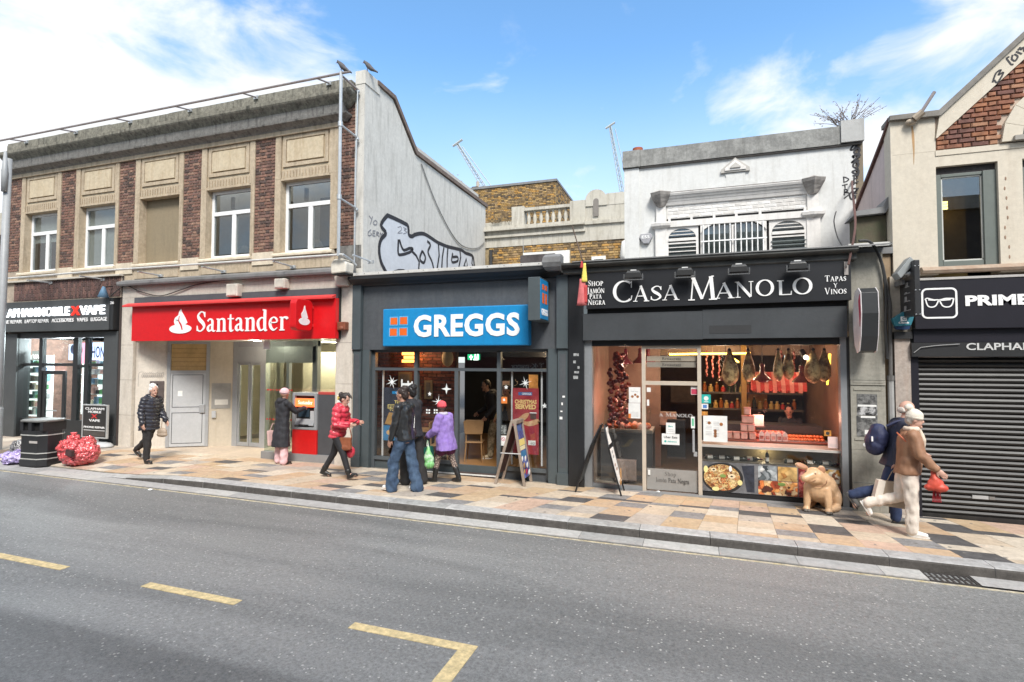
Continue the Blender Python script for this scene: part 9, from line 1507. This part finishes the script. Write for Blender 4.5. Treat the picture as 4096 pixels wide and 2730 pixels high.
bg = carried('backpack', 'navy backpack on the back of the person in the navy jacket', 'backpack', P); npk = M('pack_navy', (.016,.022,.07), .65, .2, 8, c2=(.03,.038,.1)); vox([E_((-.2,.0,1.25), (.13,.16,.2)), E_((-.24,0,1.12), (.12,.15,.14)), E_((-.3,0,1.18), (.07,.12,.12))], 'pack', npk, bg, .012, .010, 12); strap(B(), [(-.12,-.1,1.42),(.06,-.12,1.5),(.12,-.13,1.3),(.0,-.16,1.08)], .02).mk('strap', npk, bg); box('zip_tag', M('plain_white'), bg, -.32, -.3, -.14, -.125, 1.2, 1.27)
w = J['wrR']; bg = carried('paper_bag', 'kraft and white paper carrier bag held low behind the couple', 'bag', P); c = w + Vector((-.12, -.03, -.42)); B().hexa([(c.x-.2,c.y-.06,c.z-.16),(c.x+.17,c.y-.06,c.z-.2),(c.x+.17,c.y+.06,c.z-.2),(c.x-.2,c.y+.06,c.z-.16),(c.x-.12,c.y-.06,c.z+.17),(c.x+.2,c.y-.06,c.z+.14),(c.x+.2,c.y+.06,c.z+.14),(c.x-.12,c.y+.06,c.z+.17)]).mk('bag', M('kraft_paper', (.34,.27,.2), .8, .12, 6, bump=.3, bs=18), bg, bevel=.006); B().hexa([(c.x-.215,c.y-.065,c.z-.16),(c.x-.12,c.y-.065,c.z-.17),(c.x-.12,c.y+.065,c.z-.17),(c.x-.215,c.y+.065,c.z-.16),(c.x-.135,c.y-.065,c.z+.175),(c.x-.05,c.y-.065,c.z+.165),(c.x-.05,c.y+.065,c.z+.165),(c.x-.135,c.y+.065,c.z+.175)]).mk('white_side', M('kraft_white', (.68,.62,.54), .8), bg); strap(B(), [(c.x-.02,c.y,c.z+.16),(w.x-.04,w.y,w.z-.1),(c.x+.12,c.y,c.z+.15)], .006).mk('handle', M('kraft_paper'), bg)
# ================================================================ other side of the street, seen only in the glass
op = T('opposite_terrace', 'plain brick terrace with shopfronts across the street, mirrored in the windows', 'building'); OY = -4.5
obr = M('opposite_brick', (.12,.1,.085), .9, .2, 3); box('wall', obr, op, -40, 30, OY - 8, OY, -.5, 8.2); box('parapet', sto, op, -40, 30, OY - .3, OY + .15, 8.2, 8.7); wd = M('opposite_window', (.05,.055,.06), .2)
for k in range(17):
 x = -37 + 4*k
 for z in (4.2,): w = T('window', None, None); w.parent = op; box('pane', wd, w, x, x + 1.5, OY - .0, OY + .03, z, z + 2.2); box('surround', sto, w, x - .15, x + 1.65, OY, OY + .06, z + 2.201, z + 2.4)
 if k % 2 == 0: box('shopfront', M('opposite_shop_%d' % (k % 3), ((.12,.1,.09),(.3,.28,.25),(.08,.09,.1))[k % 3], .6), op, x - 1.8, x + 5.9, OY + .01, OY + .2, -.2, 3.0)
box('fascia', M('fascia_maroon', (.12,.015,.03), .5), op, -13.5, -5.5, OY + .2, OY + .4, 1.75, 2.55); tkx0, tkz0 = px(1500 + 1445/2.6133, 1350 + 330/2.6133, 24.9); tkx1, tkz1 = px(1500 + 1790/2.6133, 1350 + 270/2.6133, 24.9)
TRO = Matrix(((-1,0,0,0),(0,-1,0,0),(0,0,1,0),(0,0,0,1)))
text('T·K·maxx', M('plain_white'), op, -tkx1, -tkx0, tkz0, tkz1, -(OY + .4), .03, .02, tr=TRO)
struct(B().quad((-60,-4.5,.05),(40,-4.5,.05),(40,.6,.05),(-60,.6,.05)).mk('far_pavement', M('paving_far')))
